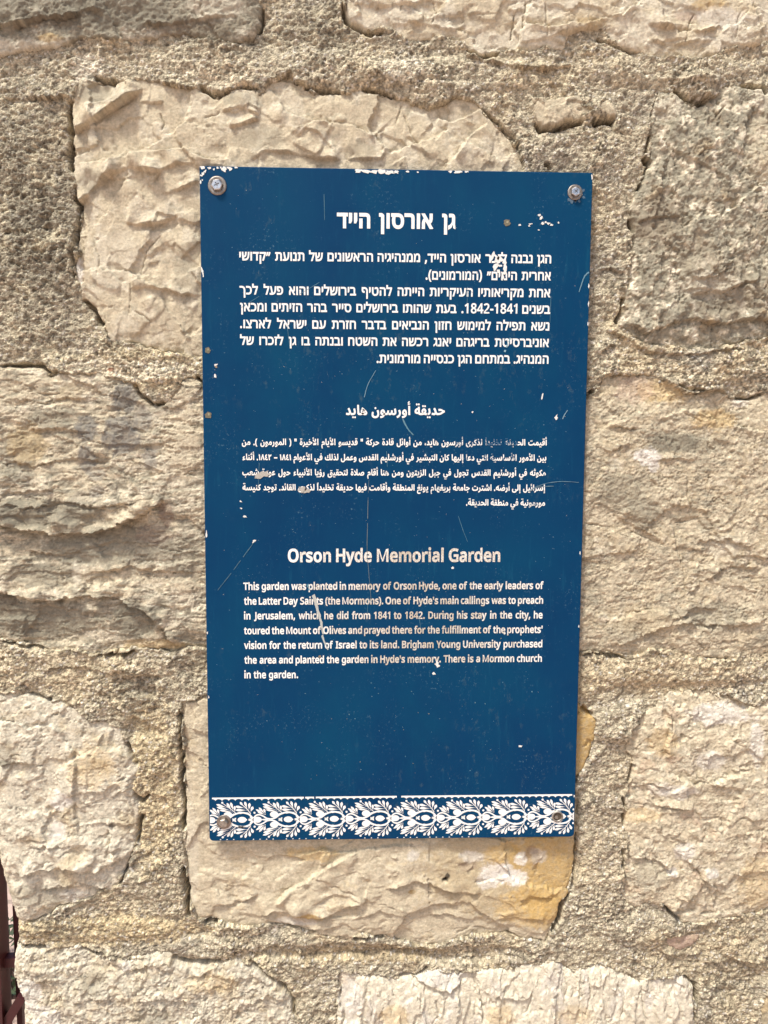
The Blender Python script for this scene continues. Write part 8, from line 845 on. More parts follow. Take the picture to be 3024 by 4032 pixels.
('english_text',10239,8275,0.03995,0.24525,0.35897,0.24563,[[3962,139,0,0,132,286,0],[5142,156,0,0,136,296,0,129,888,0,157,1329,0,130,1970,0,140,2477,0,141,3066,0,136,3352,0,138,3944,0,150,4907,0],[9794,146,0,0,144,809,0,139,1450,0,155,1736,0,144,2239,0],[12454,144,0,0,136,641,0],[13808,135,0,0,139,643,0,135,929,0],[15442,149,0,0,129,367,0,131,808,0,138,1441,0],[17714,158,0,0,159,595,0,160,1190,0,158,1785,0],[19903,148,0,0,131,384,0],[21049,158,0,0,159,595,0,160,1190,0,161,1785,0,60,2380,0],[23535,152,0,0,157,753,0,129,1394,0,139,1835,0,132,2121,0,145,2767,0],[26628,144,0,0,139,641,0,130,927,0],[28156,130,0,0,148,507,0,140,891,0,134,1480,0],[30196,139,0,0,132,286,0],[31298,148,0,0,144,384,0,136,1025,0],[32966,155,0,0,139,503,0,148,789,0,134,1173,0,150,1711,0],[34907,144,0,0,136,641,0]]),
('english_text',10239,8275,0.03978,0.22915,0.35934,0.22976,[[3991,148,0,0,131,384,0,157,1017,0,129,1658,0,136,2099,0,135,2691,0],[6917,148,0,0,144,384,0,136,1025,0],[8395,137,0,0,131,935,0,157,1568,0,132,2209,0,148,2855,0],[11267,131,0,0,149,633,0],[12346,128,0,0,141,809,0,139,1095,0,162,1381,0,136,1912,0,130,2504,0],[15023,140,0,0,132,589,0,135,1235,0],[16691,147,0,0,129,638,0,140,1079,0,134,1668,0,136,2206,0,135,2798,0],[19707,148,0,0,144,384,0,136,1025,0,129,1617,0,136,2058,0],[22101,149,0,0,131,367,0,129,1000,0],[23526,148,0,0,144,384,0,136,1025,0],[25065,149,0,0,157,367,0,141,1008,0,149,1294,0,139,1661,0,141,1947,0,141,2233,0,138,2519,0,136,3482,0,132,4074,0,148,4720,0],[29481,131,0,0,149,633,0],[30589,148,0,0,144,384,0,136,1025,0],[32071,147,0,0,129,638,0,131,1079,0,147,1712,0,144,2350,0,136,2991,0,148,3583,0,130,3967,0,154,4474,0]]),
('english_text',10239,8275,0.03962,0.21329,0.35939,0.21392,[[4003,162,0,0,139,531,0,130,817,0,139,1324,0,131,1610,0,132,2243,0],[6645,149,0,0,131,367,0,129,1000,0],[8146,148,0,0,144,384,0,136,1025,0],[9710,129,0,0,136,441,0,148,1033,0,157,1417,0,129,2058,0,132,2499,0],[12534,131,0,0,149,633,0],[13703,163,0,0,130,362,0,129,869,0,140,1310,0,136,1899,0,141,2491,0],[16248,148,0,0,131,384,0],[17314,139,0,0,148,286,0,130,670,0],[18518,141,0,0,140,286,0,132,875,0,135,1521,0,60,2164,0],[20743,164,0,0,129,673,0,139,1114,0,145,1400,0,144,2038,0,140,2679,0,138,3268,0],[24522,165,0,0,131,589,0,157,1222,0,132,1863,0,145,2509,0],[27314,166,0,0,132,754,0,139,1400,0,162,1686,0,136,2217,0,129,2809,0,130,3250,0,139,3757,0,148,4043,0,134,4427,0],[31700,147,0,0,157,638,0,129,1279,0,155,1720,0,144,2223,0,140,2864,0,130,3453,0,136,3960,0,135,4552,0]]),
('english_text',10239,8275,0.03980,0.19727,0.35932,0.19803,[[3993,148,0,0,144,384,0,136,1025,0],[5585,140,0,0,129,589,0,136,1030,0,140,1622,0],[7643,140,0,0,132,589,0,135,1235,0],[9385,147,0,0,141,638,0,140,924,0,132,1513,0,148,2159,0,136,2543,0,135,3135,0],[12753,148,0,0,144,384,0,136,1025,0],[14333,145,0,0,140,638,0,129,1227,0,135,1668,0,136,2311,0,132,2903,0],[17468,139,0,0,132,286,0],[18424,133,0,0,134,769,0,135,1307,0,136,1950,0,154,2542,0,130,2790,0],[21378,138,0,0,136,963,0,138,1555,0,131,2518,0,129,3151,0,134,3592,0,60,4130,0],[25301,143,0,0,144,579,0,136,1220,0,129,1812,0,136,2253,0],[27881,139,0,0,130,286,0],[28796,140,0,0],[29470,137,0,0,131,935,0,129,1568,0,138,2009,0,131,2972,0,132,3605,0],[33202,155,0,0,144,503,0,157,1144,0,129,1785,0,155,2226,0,144,2729,0]]),
('english_text',10239,8275,0.03964,0.18131,0.09686,0.18120,[[3930,139,0,0,132,286,0],[4960,148,0,0,144,384,0,136,1025,0],[6555,145,0,0,140,638,0,129,1227,0,135,1668,0,136,2311,0,132,2903,0,60,3549,0]])]
def area2(P): return sum(P[i - 1][0] * P[i][1] - P[i][0] * P[i - 1][1] for i in range(len(P)))
def cross3(a, b, c): return (b[0] - a[0]) * (c[1] - a[1]) - (b[1] - a[1]) * (c[0] - a[0])
def meet(a, b, c, d):
    return cross3(a, b, c) * cross3(a, b, d) < 0 and cross3(c, d, a) * cross3(c, d, b) < 0
def fill(loops):
    """triangles of an outline with holes: bridge the holes, clip ears"""
    pts = [p for lo in loops for p in lo]; ids = []; k = 0
    for lo in loops: ids.append(list(range(k, k + len(lo)))); k += len(lo)
    ring = ids[0] if area2(loops[0]) > 0 else ids[0][::-1]
    holes = [i if area2(lo) < 0 else i[::-1] for i, lo in zip(ids[1:], loops[1:])]
    holes.sort(key=lambda q: -max(pts[i][0] for i in q))
    for q in holes:
        m = max(range(len(q)), key=lambda i: pts[q[i]][0]); a = pts[q[m]]; best = None
        edges = [(pts[ring[i - 1]], pts[ring[i]]) for i in range(len(ring))]
        for hq in holes: edges += [(pts[hq[i - 1]], pts[hq[i]]) for i in range(len(hq))]
        for j, i in enumerate(ring):
            b = pts[i]; dd = (a[0] - b[0]) ** 2 + (a[1] - b[1]) ** 2
            if best is not None and dd >= best[0]: continue
            if any(meet(a, b, e, f) for e, f in edges): continue
            best = (dd, j)
        j = best[1] if best else 0
        ring = ring[:j + 1] + q[m:] + q[:m + 1] + ring[j:]
    T = []; R = list(ring); guard = 0
    while len(R) > 3 and guard < 4000:
        guard += 1; done = False; n_ = len(R); cand = None
        for i in range(n_):
            a, b, c_ = R[i - 1], R[i], R[(i + 1) % n_]; A, B, C_ = pts[a], pts[b], pts[c_]
            cr = cross3(A, B, C_)
            if cr <= 1e-9:
                if abs(cr) <= 1e-9: R.pop(i); done = True; break
                continue
            bad = False
            for j in R:
                if j in (a, b, c_): continue
                Q_ = pts[j]
                if Q_ == A or Q_ == B or Q_ == C_: continue
                if cross3(A, B, Q_) > 1e-6 and cross3(B, C_, Q_) > 1e-6 and cross3(C_, A, Q_) > -1e-6: bad = True; break
            if not bad:
                T.append((a, b, c_)); R.pop(i); done = True; break
            if cand is None or cr < cand[0]: cand = (cr, i)
        if not done:
            if cand is None: break
            i = cand[1]; T.append((R[i - 1], R[i], R[(i + 1) % n_])); R.pop(i)
    if len(R) == 3: T.append(tuple(R))
    return T
def decode(t):
    P = []; x = y = 0
    for k in range(0, len(t), 2):
        x += t[k]; y += t[k + 1]; P.append((x * 5.0, y * 5.0))
    return P
GL = []
for g in GLYPHS:
    parts = []
    for grp in g:
        loops = [decode(cn) for cn in grp]
        if not loops: continue
        tris = fill(loops)
        flat = [p for lo in loops for p in lo]; idx = []; k = 0
        for lo in loops: idx.append(list(range(k, k + len(lo)))); k += len(lo)
        parts.append((flat, tris, idx))
    GL.append(parts)

def wear_at(blk, px, py, k):
    """(browned, rubbed off) at a reference pixel"""
    r = RND[5][(k * 37) & 1023]
    if blk.startswith('english'):
        e = math.exp(-((px - 900) / 300) ** 2) * 0.75 + 0.15 + 0.25 * (r - .5)
        if 560 < px < 760 and py > 1380: e *= .6
        if px < 640: e *= .45
        f = 0.12 + (0.2 if 930 < px < 1010 and 1340 < py < 1370 else 0)
        return (max(0, e), f, 0)
    if blk == 'arabic_text':
        f = 0.10
        if 1045 < px < 1118 and py < 965: f = 0.78
        elif 980 < px < 1045 and py < 965: f = 0.55
        elif 1000 < px < 1125 and py < 1000: f = 0.45 + 0.5 * (r - .5)
        elif px > 880 and 1010 < py: f = 0.28 + 0.4 * (r - .5)
        elif px > 760 : f = 0.2
        return (0.22 + .2 * (r - .5), f, 0)
    if blk == 'hebrew_text':
        f = 0.06 + (0.30 * r if px > 930 and py > 600 else 0)
        return (0.12, f, 0)
    return (0.15, 0.05, 0)
def unat(u, v):
    p = np.array([u, 0.0, v + Z0]) - CAM_P; q = CAM_R.T @ p
    return (1512 + 3028 * q[0] / -q[2]) / 1.8228, (2016 - 3028 * q[1] / -q[2]) / 1.8228

blocks = {}
cnt = 0
for blk, s_, sx, ul, vl, ur, vr, ws in LINES:
    s_ = s_ * 1e-9; sx = sx * 1e-9
    fl = blocks.setdefault(blk, Flat())
    for wd in ws:
        x0 = wd[0] * 1e-5
        for j in range(1, len(wd), 3):
            q = wd[j:j + 3]; dy = q[2]
            gu = x0 + q[1] * sx; bv = vl + (vr - vl) * (gu - ul) / max(1e-6, ur - ul)
            px, py = unat(gu, bv); cnt += 1
            we = wear_at(blk, px, py, cnt)
            for pi, (flat, tris, idx) in enumerate(GL[q[0]]):
                fl.tri([(gu + a * sx, bv + (b + dy) * s_) for a, b in flat], tris, idx, 0.0001, 0.00009 + 0.00002 * ((pi + cnt) % 3), we)
NAMES = {'hebrew_title': ('heading', 'large white Hebrew heading'), 'hebrew_text': ('paragraph', 'white Hebrew paragraph'),
         'arabic_title': ('heading', 'white Arabic heading'), 'arabic_text': ('paragraph', 'small partly rubbed Arabic paragraph'),
         'english_title': ('heading', 'white English heading'), 'english_text': ('paragraph', 'browned white English paragraph')}
for blk, fl in blocks.items():
    fl.build(NAMES[blk][0], M_LETTER, label=NAMES[blk][1])

# ornament band: leafy olive sprays, one repeat every 49.9 mm
K = 0.0001264; PER = 0.04992; BC = 0.02375
def drop(b, t, wd, pw=2.3, bend=0.0, k=9):
    wd = wd * 0.90; bx, bz = b; ax, az = t[0] - bx, t[1] - bz; L = math.hypot(ax, az); ux, uz = ax / L, az / L
    Lp, Rp = [], []
    for i in range(k + 1):
        q = i / k; wv = wd * math.sin(math.pi * min(1, q) ** pw) if 0 < i < k else 0.12 * wd
        off = bend * math.sin(math.pi * q)
        x = bx + ax * q - uz * off; z = bz + az * q + ux * off
        Lp.append((x - uz * wv, z + ux * wv)); Rp.append((x + uz * wv, z - ux * wv))
    return Rp + Lp[::-1]
def stroke(P, w0, w1=None, k=5):
    w1 = w0 if w1 is None else w1; P = [np.array(p, float) for p in P]; S = []
    for i in range(len(P) - 1):
        p0 = P[max(0, i - 1)]; p1 = P[i]; p2 = P[i + 1]; p3 = P[min(len(P) - 1, i + 2)]
        for j in range(k):
            t = j / k
            S.append(0.5 * (2 * p1 + (p2 - p0) * t + (2 * p0 - 5 * p1 + 4 * p2 - p3) * t * t + (3 * p1 - p0 - 3 * p2 + p3) * t ** 3))
    S.append(P[-1]); A, B = [], []
    for i, p in enumerate(S):
        d = S[min(len(S) - 1, i + 1)] - S[max(0, i - 1)]; d = d / (np.linalg.norm(d) + 1e-9); wv = (w0 + (w1 - w0) * i / (len(S) - 1)) / 2
        A.append((p[0] - d[1] * wv, p[1] + d[0] * wv)); B.append((p[0] + d[1] * wv, p[1] - d[0] * wv))
    return B + A[::-1]
def oval(cx, cz, rx, rz, k=22): return [(cx + rx * math.cos(2 * math.pi * i / k), cz + rz * math.sin(2 * math.pi * i / k)) for i in range(k)]
HALF = []                        # upper half of the repeat, mirrored below
for a in (stroke([(3, 14), (25, 38), (55, 44), (88, 30), (120, 10), (155, 5)], 12, 12), stroke([(150, 4), (190, 16), (228, 44), (275, 62), (320, 62), (362, 46), (392, 12)], 13, 15),
          oval(180, 46, 36, 27), drop((252, 52), (206, 46), 8, .8), oval(12, 62, 9, 9),
          drop((104, 42), (24, 92), 10), drop((106, 44), (50, 108), 11), drop((108, 46), (92, 96), 11), drop((100, 44), (40, 66), 6),
          stroke([(256, 52), (205, 96), (140, 146)], 5, 4), oval(133, 154, 9, 9),
          drop((205, 84), (86, 116), 12), drop((180, 108), (82, 140), 11), drop((222, 70), (110, 88), 9),
          drop((212, 88), (172, 150), 12), drop((228, 74), (205, 156), 12), drop((240, 64), (236, 124), 11),
          stroke([(374, 52), (340, 100), (296, 140)], 6, 5), drop((318, 116), (284, 158), 11), drop((330, 104), (244, 120), 12), drop((346, 86), (246, 88), 12), drop((356, 66), (262, 62), 11),
          drop((346, 92), (324, 162), 12), drop((358, 78), (366, 150), 13), drop((370, 62), (394, 118), 14),
          drop((394, 6), (366, 26), 6, 1.2), drop((392, 4), (352, 5), 6, 1.1), drop((232, 2), (250, 18), 7, 1), drop((236, 2), (216, 12), 5, 1)):
    HALF.append(a)
CENT = [oval(38, 0, 35, 27), drop((128, 0), (62, 0), 9, .6), oval(300, 0, 38, 26), drop((344, 0), (322, 0), 7, .7), [(214, 0), (232, 9), (250, 0), (232, -9)]]
band = Flat()
def clampu(p): return (min(max(p[0], 0.0009), W_ - 0.0009), p[1])
def put(P, u0, mz):
    q = [(u0 + x * K, BC + mz * z * K) for x, z in P]
    if mz < 0: q = q[::-1]
    q = [clampu(p) for p in q]
    us_ = [p[0] for p in q]
    if max(us_) - min(us_) < 0.0002: return
    cu = sum(us_) / len(us_); r = RND[2][int(cu * 7000) & 1023]
    band.poly(q, 0.0001, 0.00014 + 0.00001 * (len(band.f) % 5), (0.0, 0.13 if r < .85 else 0.3, 0))
def stadium_ok(P): return P
for k in range(-1, 9):
    u0 = -0.0024 + k * PER
    for P in CENT: put(P, u0, 1)
    for P in HALF:
        put(P, u0, 1); put(P, u0, -1)
# white rule with scallops hanging from it, broken in two places
def rule(u0, u1):
    top = 0.0490; P = [(u0, top), (u0, top - 0.0030)]
    pts = []
    pitch = PER / 7.0; k = math.floor(u0 / pitch)
    u = u0
    while u < u1:
        ph = ((u / pitch) % 1.0) * 2 - 1
        pts.append((u, top - 0.0016 - 0.0028 * (1 - math.sqrt(max(0, 1 - ph * ph))) * 0.9))
        u += pitch / 14
    pts.append((u1, top - 0.0025))
    lower = pts
    P = [(u0, top)] + lower + [(u1, top)]
    b = len(band.v)
    for i in range(len(lower) - 1):
        a, c_ = lower[i], lower[i + 1]
        band.poly([a, c_, (c_[0], top), (a[0], top)], 0.0001, 0.00012, (0, 0.12, 0))
rule(0.0035, 0.1025); rule(0.104, 0.1135); rule(0.1155, 0.2035); rule(0.2085, 0.3965)
for i in range(40):               # tips of the next row showing at the lower edge
    u = 0.010 + i * PER / 7.0 + 0.002
    if u < 0.39 and RND[3][i] > .25: band.poly([(u - .0009, .0012), (u + .0009, .0012), (u + .0003, .0021), (u - .0003, .0021)], 0.0001, 0.0001)
band.build('ornament_band', M_BAND)

# chips, scratches, specks of the paint
def chip_mat():
    s = NT('chipped_paint'); a = s.attr('wear').outputs['Color']
    s.base(s.mix(s.ramp(s.noise(s.coord(), 900, 4, .7), .35, .65, 0, .35), a, (0.25, 0.24, 0.20))); s.set(Roughness=0.7); return s.m
chips = Flat(); rr = random.Random(5)
WHT = (0.80, 0.79, 0.74); PBL = (0.17, 0.31, 0.37); BRN = (0.12, 0.10, 0.055); TEAL = (0.05, 0.19, 0.27); GRY = (0.42, 0.39, 0.34)
def chip(px, py, rx, ry, colr, rot=0.0, k=11, rough=0.45, y=0.00028):
    u, v_ = at(px, py, 0.0)[0]; P = []
    m = 0.52e-3
    for i in range(k):
        a = 2 * math.pi * i / k; q = 1 + rough * (rr.random() * 2 - 1)
        q *= .88; x = rx * q * math.cos(a) * m; z = ry * q * math.sin(a) * m
        P.append((min(max(u + x * math.cos(rot) - z * math.sin(rot), .0002), W_ - .0002), min(max(v_ + x * math.sin(rot) + z * math.cos(rot), .0004), H_ - .0002)))
    chips.poly(P, y + 0.00001 * rr.randint(0, 6), 0.00003, colr)
def scratch(pts, wd, colr, y=0.0003):
    q = [tuple(p) for p in at([p[0] for p in pts], [p[1] for p in pts], 0.0)]
    S = stroke(q, wd * 0.5e-3, wd * 0.3e-3, k=6)
    S = [(x + rr.uniform(-1, 1) * wd * 0.06e-3, z + rr.uniform(-1, 1) * wd * 0.1e-3) for x, z in S]
    nn = len(S) // 2
    for i in range(nn - 1):
        if rr.random() < .08: continue
        chips.poly([S[i], S[i + 1], S[-2 - i], S[-1 - i]], y, 0.00002, colr)
for px, py, rx, ry, ro in [(437,362,5,3,0),(452,363,4,2.5,0),(443,370,4,2,1),(438,376,2.5,5,-.5),(434,379,2,2,0),(462,366,2,2,0),(470,363,2.5,2,0),(484,366,7,6,0),(497,364,6,4,0),(510,362,3,2,0),(433,393,1.6,4,0),(437,389,1.5,1.5,0),(477,362,2,2,0),
        (775,369,8,4,0),(790,370,10,4,0),(808,371,9,4,0),(824,370,8,5,0),(842,372,10,4,0),(857,371,6,4,0),(880,371,3,2,0),(902,372,2,1.5,0),(973,371,4,2.5,0),(990,372,10,3,0),(1008,371,5,2,0),
        (1279,382,2,5,0),(437,585,2,7,0),(439,594,1.5,5,0),(435,580,1.2,3,0),(446,1155,2,8,0),(448,1367,1.5,4,0),(451,1506,1.2,3,0),(1253,1195,1.6,4,0),(1250,1353,1.4,3,0),(1272,617,1.4,5,0),(1271,656,1.4,6,0),(1270,700,1.2,4,0),(1246,1667,1.2,3,0),(1240,1720,1.4,4,0),
        (1165,465,3,3,0),(1169,471,4,3,.4),(1172,483,3,3,0),(1179,480,2.5,2,0),(1185,483,3.5,2.5,0),(1192,486,3.5,2,0),(1143,488,2.5,2.5,0),(1146,484,4,1.5,0.2),(1123,486,3,2,0),(1206,481,2,2,0),(1164,497,2,1.2,0),
        (1064,553,3,9,-.3),(1073,562,6,9,0),(1082,560,7,6,0),(1090,566,5,6,.4),(1071,576,5,8,-.3),(1080,574,4,3,0),(1091,577,4,9,.2),(1077,585,4,4,0),(1089,590,5,4,0),(1086,600,3,6,0),
        (1171,856,2,7,-.2),(1201,901,3,6,-.2),(978,1227,3,3,0),(1021,890,2,2,0),(549,1169,5,2.5,.8),(520,1083,3,1.5,-.6),(521,1098,3,1.6,-.5),(529,1116,4,2.2,-.3),(465,812,3,4,0),(466,788,4,3,0),
        (944,1431,3,3,0),(945,1437,5,4,0),(937,1455,5,3,-.3),(1124,1612,5,2.5,.2),(967,1396,2.5,3,0),(1090,1368,2,2,0)]:
    chip(px, py, rx, ry, WHT, ro)
for px, py, rx, ry, ro in [(570,1025,16,6,.3),(556,1029,8,4,.2),(653,1057,10,8,0),(664,1061,7,6,0)]: chip(px, py, rx, ry, GRY, ro, 15, .5)
for px, py, rx, ry in [(1095,482,8,8),(449,757,6,7),(450,897,7,8)]:
    chip(px, py, rx, ry, BRN, 0, 15, .25); chip(px + 1, py - 2, rx * .35, ry * .35, (0.28, 0.26, 0.16), 0, 9, .4, y=.00038)
for q in [(466,792),(690,1418)]: chip(q[0], q[1], 3, 3, (0.22, .16, .10))
scratch([(677,1285),(683,1305),(688,1325),(694,1345),(698,1370)], 7, (0.46, .47, .43)); scratch([(696,1372),(701,1388),(709,1404)], 4.5, (0.42, .46, .44))
scratch([(664,1262),(668,1275)], 5, TEAL); scratch([(795,1080),(794,1130),(793,1190),(797,1240),(802,1300)], 1.3, (0.09, .14, .16)); scratch([(797,1030),(795,1080)], 1.0, (.07, .14, .18))
scratch([(548,1172),(520,1210),(490,1250),(470,1275)], 1.5, (0.015, .11, .18)); scratch([(787,858),(795,830),(812,800)], 1.8, (0.10, .24, .33)); scratch([(870,905),(880,925),(893,940)], 3, TEAL); scratch([(990,1115),(1000,1145),(1010,1170)], 1.0, TEAL)
scratch([(1272,588),(1262,598),(1255,618),(1250,632)], 2.6, (0.09, .24, .33)); scratch([(1150,1055),(1180,1044),(1215,1040),(1250,1042)], 1.4, (0.08, .19, .26)); scratch([(1140,1062),(1165,1052),(1200,1050)], 1.6, (0.10, .2, .26))
scratch([(1090,760),(1096,745),(1103,730)], 4, (0.20, .38, .46)); scratch([(1215,905),(1220,895),(1226,886)], 2.2, (0.14, .28, .36)); scratch([(690,610),(640,640)], .8, TEAL); scratch([(560,640),(520,665)], .8, TEAL)
for q in [(795,1290),(835,975),(700,420),(1010,620),(620,700),(560,1000),(905,1330),(1190,640)]:
    scratch([(q[0], q[1]), (q[0] + rr.uniform(-6, 6), q[1] + rr.uniform(20, 60))], .9, TEAL)
for i in range(430):              # small crescent specks where the enamel is bruised
    u = rr.uniform(0.01, 0.39); v_ = rr.uniform(0.055, 0.695)
    if rr.random() < .35: v_ = rr.uniform(0.30, 0.52)
    r_ = rr.uniform(.0004, .0012); a0 = rr.uniform(3.4, 4.6); sp = rr.uniform(.7, 1.6); wd = rr.uniform(.00018, .00042)
    A = [(u + r_ * math.cos(a0 + sp * t), v_ + r_ * math.sin(a0 + sp * t)) for t in (0, .35, .7, 1)]
    B = [(u + (r_ - wd) * math.cos(a0 + sp * t), v_ + (r_ - wd) * math.sin(a0 + sp * t)) for t in (1, .7, .35, 0)]
    t = rr.random(); colr = tuple(a * (1 - t) + b * t for a, b in zip(TEAL, PBL)) if rr.random() < .82 else GRY
    chips.poly(A + B, 0.00005 + .00001 * (i % 5), 0.00003, colr)
for i in range(60):               # pale and brown spots low on the panel
    u, v_ = rr.gauss(0.24, .09), rr.gauss(0.135, .045)
    if .01 < u < .39 and .056 < v_ < .24:
        px, py = unat(u, v_); chip(px, py, rr.uniform(.5, 1.6), rr.uniform(.5, 1.6), rr.choice([(.08, .2, .25), (.2, .19, .14), TEAL, (0.13, .13, .09)]), 0, 7, .5, y=.00006)
# torn white rims round the screws
SCREWS = [(0.01768, 0.68998, 'hex', .0095), (0.38205, 0.6892, 'hex', .0078), (0.01597, 0.02194, 'bolt', .0078), (0.38056, 0.02386, 'hole', .0064)]
for u, v_, kind, R_ in SCREWS:
    px, py = unat(u, v_)
    for i in range((26 if u < .2 else 14) if kind in ('hex', 'hole') else 5):
        a = rr.uniform(0, 6.28); q = R_ * 1e3 / .52 * (0.95 if kind != 'hole' else 1.05)
        chip(px + q * math.cos(a), py + q * math.sin(a), rr.uniform(1.5, 4.0), rr.uniform(1.2, 3), WHT if kind != 'hole' or i % 2 else (0.10, .25, .33), a, 9, .4, y=.0002)
    if u > .3 and v_ > .5:
        for i in range(9):
            a = rr.uniform(-2.6, .6); q = 16 + rr.uniform(-2, 6); chip(px + q * math.cos(a), py - q * math.sin(a), 4, 3, (0.02, .085, .16), a, 9, .4, y=.00016)
chips.build('paint_chips', chip_mat())

# screws
def steel(name, colr, rough, met=1.0):
    s = NT(name); v = s.coord()
    s.base(s.mix(s.ramp(s.noise(v, 260, 5, .7), .4, .68, 0, .8), colr, tuple(.35 * q for q in colr))); s.set(Metallic=met)
    s.l(s.ramp(s.noise(v, 400, 4, .6), .3, .7, rough, rough + .2), s.b.inputs['Roughness']); return s.m
M_STEEL = steel('zinc_steel', (0.74, .74, .74), .22); M_DULL = steel('dull_steel', (0.46, .43, .38), .42); M_SOCKET = steel('shaded_socket', (.10, .075, .05), .8, 0.0); M_WASH = steel('washer_steel', (0.34, .30, .26), .38)
def lathe(prof, k=40, hexr=None):
    """profile of (radius, height towards the viewer), axis along -Y"""
    V, F = [], []
    for r, hgt in prof:
        for i in range(k):
            a = 2 * math.pi * i / k; V.append((r * math.cos(a), -hgt, r * math.sin(a)))
    for j in range(len(prof) - 1):
        for i in range(k):
            i2 = (i + 1) % k; F.append((j * k + i, j * k + i2, (j + 1) * k + i2, (j + 1) * k + i))
    return V, F
def hexring(r, hgt, k=6, rot=0.3): return [(r * math.cos(rot + 2 * math.pi * i / k), -hgt, r * math.sin(rot + 2 * math.pi * i / k)) for i in range(k)]
def hex_head(r, h0, h1, rot, recess):
    V = []; F = []
    rings = [hexring(r, h0, 6, rot), hexring(r, h1 - .0006, 6, rot), hexring(r * .86, h1, 6, rot)]
    for q in rings: V += q
    for j in range(2):
        for i in range(6):
            i2 = (i + 1) % 6; F.append((j * 6 + i, j * 6 + i2, (j + 1) * 6 + i2, (j + 1) * 6 + i))
    top = list(range(12, 18))
    if not recess:
        F.append(tuple(top)); return V, F
    star = []; k = 24
    for i in range(k):               # four-armed driver recess, waisted between the arms
        a = rot + .35 + 2 * math.pi * i / k; q = abs(math.cos(2 * (2 * math.pi * i / k))) ** 2.2
        rad = r * (0.17 + .33 * q) if math.cos(4 * (2 * math.pi * i / k)) > 0 else r * .17
        star.append((rad * math.cos(a), rad * math.sin(a)))
    b = len(V)
    V += [(x, -h1, z) for x, z in star]; V += [(x * .72, -h1 + .0016, z * .72) for x, z in star]; V.append((0, -h1 + .0020, 0))
    loops = [[Vector((V[i][0], V[i][2], 0)) for i in top], [Vector((x, z, 0)) for x, z in star[::-1]]]
    ids = top + list(range(b, b + k))[::-1]
    for t in tessellate_polygon(loops): F.append(tuple(ids[i] for i in t))
    for i in range(k):
        i2 = (i + 1) % k; F.append((b + i, b + i2, b + k + i2, b + k + i)); F.append((b + k + i, b + k + i2, b + 2 * k))
    return V, F
def place(o, u, v_): o.location = (u, 0, v_)
for u, v_, kind, R_ in SCREWS:
    if kind == 'hex':
        a = mesh_obj('washer', *lathe([(R_, .0002), (R_ * .98, .0007), (R_ * .88, .0012), (R_ * .70, .0009), (R_ * .55, .0003), (.0001, .0003)]), M_WASH, sign, smooth=True); place(a, u, v_)
        mesh_obj('screw', *hex_head(R_ * .60, .0003, .0042, .12 if u < .2 else .5, True), M_STEEL, a, label='shiny hex screw with a cross recess')
    elif kind == 'bolt':
        a = mesh_obj('washer', *lathe([(R_, .0002), (R_, .0012), (R_ * .94, .0016), (R_ * .60, .0014), (.0001, .0014)]), M_WASH, sign, smooth=True); place(a, u, v_)
        V, F = hex_head(R_ * .62, .0014, .0050, .2, False)
        mesh_obj('bolt', V, F, M_DULL, a, label='dull hex bolt head')
    else:
        a = mesh_obj('sleeve', *lathe([(R_, .0002), (R_ * .98, .0010), (R_ * .86, .0013), (R_ * .74, .0016), (R_ * .70, .0004)]), M_DULL, sign, smooth=True); place(a, u, v_)
        mesh_obj('socket', *lathe([(R_ * .72, .0006), (.0001, .0005)], 24), M_SOCKET, a)  # flat dark disc paints the shaded depth of the hole
        V, F = hex_head(R_ * .34, .0005, .0013, .9, False)
        mesh_obj('screw', [(x - .001, y, z - .001) for x, y, z in V], F, M_DULL, a, label='broken dull screw sunk in its sleeve')

# ------------------------------------------------------------------ past the wall's left corner: paving, red gate, plant
gm = NT('pink_paving'); v = gm.coord()
br = gm.n('ShaderNodeTexBrick'); br.inputs['Scale'].default_value = 1.0; br.inputs['Mortar Size'].default_value = 0.012
br.inputs['Brick Width'].default_value = 0.6; br.inputs['Row Height'].default_value = 0.4
br.inputs['Color1'].default_value = (0.52, .37, .30, 1); br.inputs['Color2'].default_value = (0.46, .33, .27, 1); br.inputs['Mortar'].default_value = (0.25, .19, .15, 1)
gm.l(v, br.inputs['Vector'])
gm.base(gm.mix(gm.ramp(gm.noise(v, 14, 6, .7), .3, .7, 0, .5), br.outputs[0], (0.40, .30, .25))); gm.set(Roughness=.9)
gm.bump(gm.noise(v, 60, 5, .7), .004)
g = mesh_obj('paving', [(-60, -60, 0), (60, -60, 0), (60, 60, 0), (-60, 60, 0)], [(0, 1, 2, 3)], gm.m); g['kind'] = 'structure'

rm = NT('oxide_red_paint'); v = rm.coord()
rm.base(rm.mix(rm.ramp(rm.noise(v, 60, 5, .7), .4, .7, 0, .7), (0.050, .006, .008), (0.028, .006, .006))); rm.set(Roughness=.45)
def bar(a, b, wd, dp):
    a = np.array(a); b = np.array(b); d = (b - a) / np.linalg.norm(b - a); yv = np.array((0, 1.0, 0)); s_ = np.cross(d, yv); s_ /= np.linalg.norm(s_); t_ = np.cross(s_, d)
    V = []
    for p in (a, b):
        for i, j in ((-1, -1), (1, -1), (1, 1), (-1, 1)):
            V.append(tuple(p + s_ * i * wd / 2 + t_ * j * dp / 2))
    return V, [(0, 1, 5, 4), (1, 2, 6, 5), (2, 3, 7, 6), (3, 0, 4, 7), (0, 3, 2, 1), (4, 5, 6, 7)]
YG = 0.26                         # the gate stands this far behind the wall face
def w3(px, py, n_=-YG):
    u, v_ = at(px, py, n_)[0]; return np.array((u, -n_, v_ + Z0))
gu = w3(-2, 1900)[0]
gate = empty('metal_gate', (gu, YG, 0), 'dark red painted metal gate just visible past the left corner of the wall', 'gate')
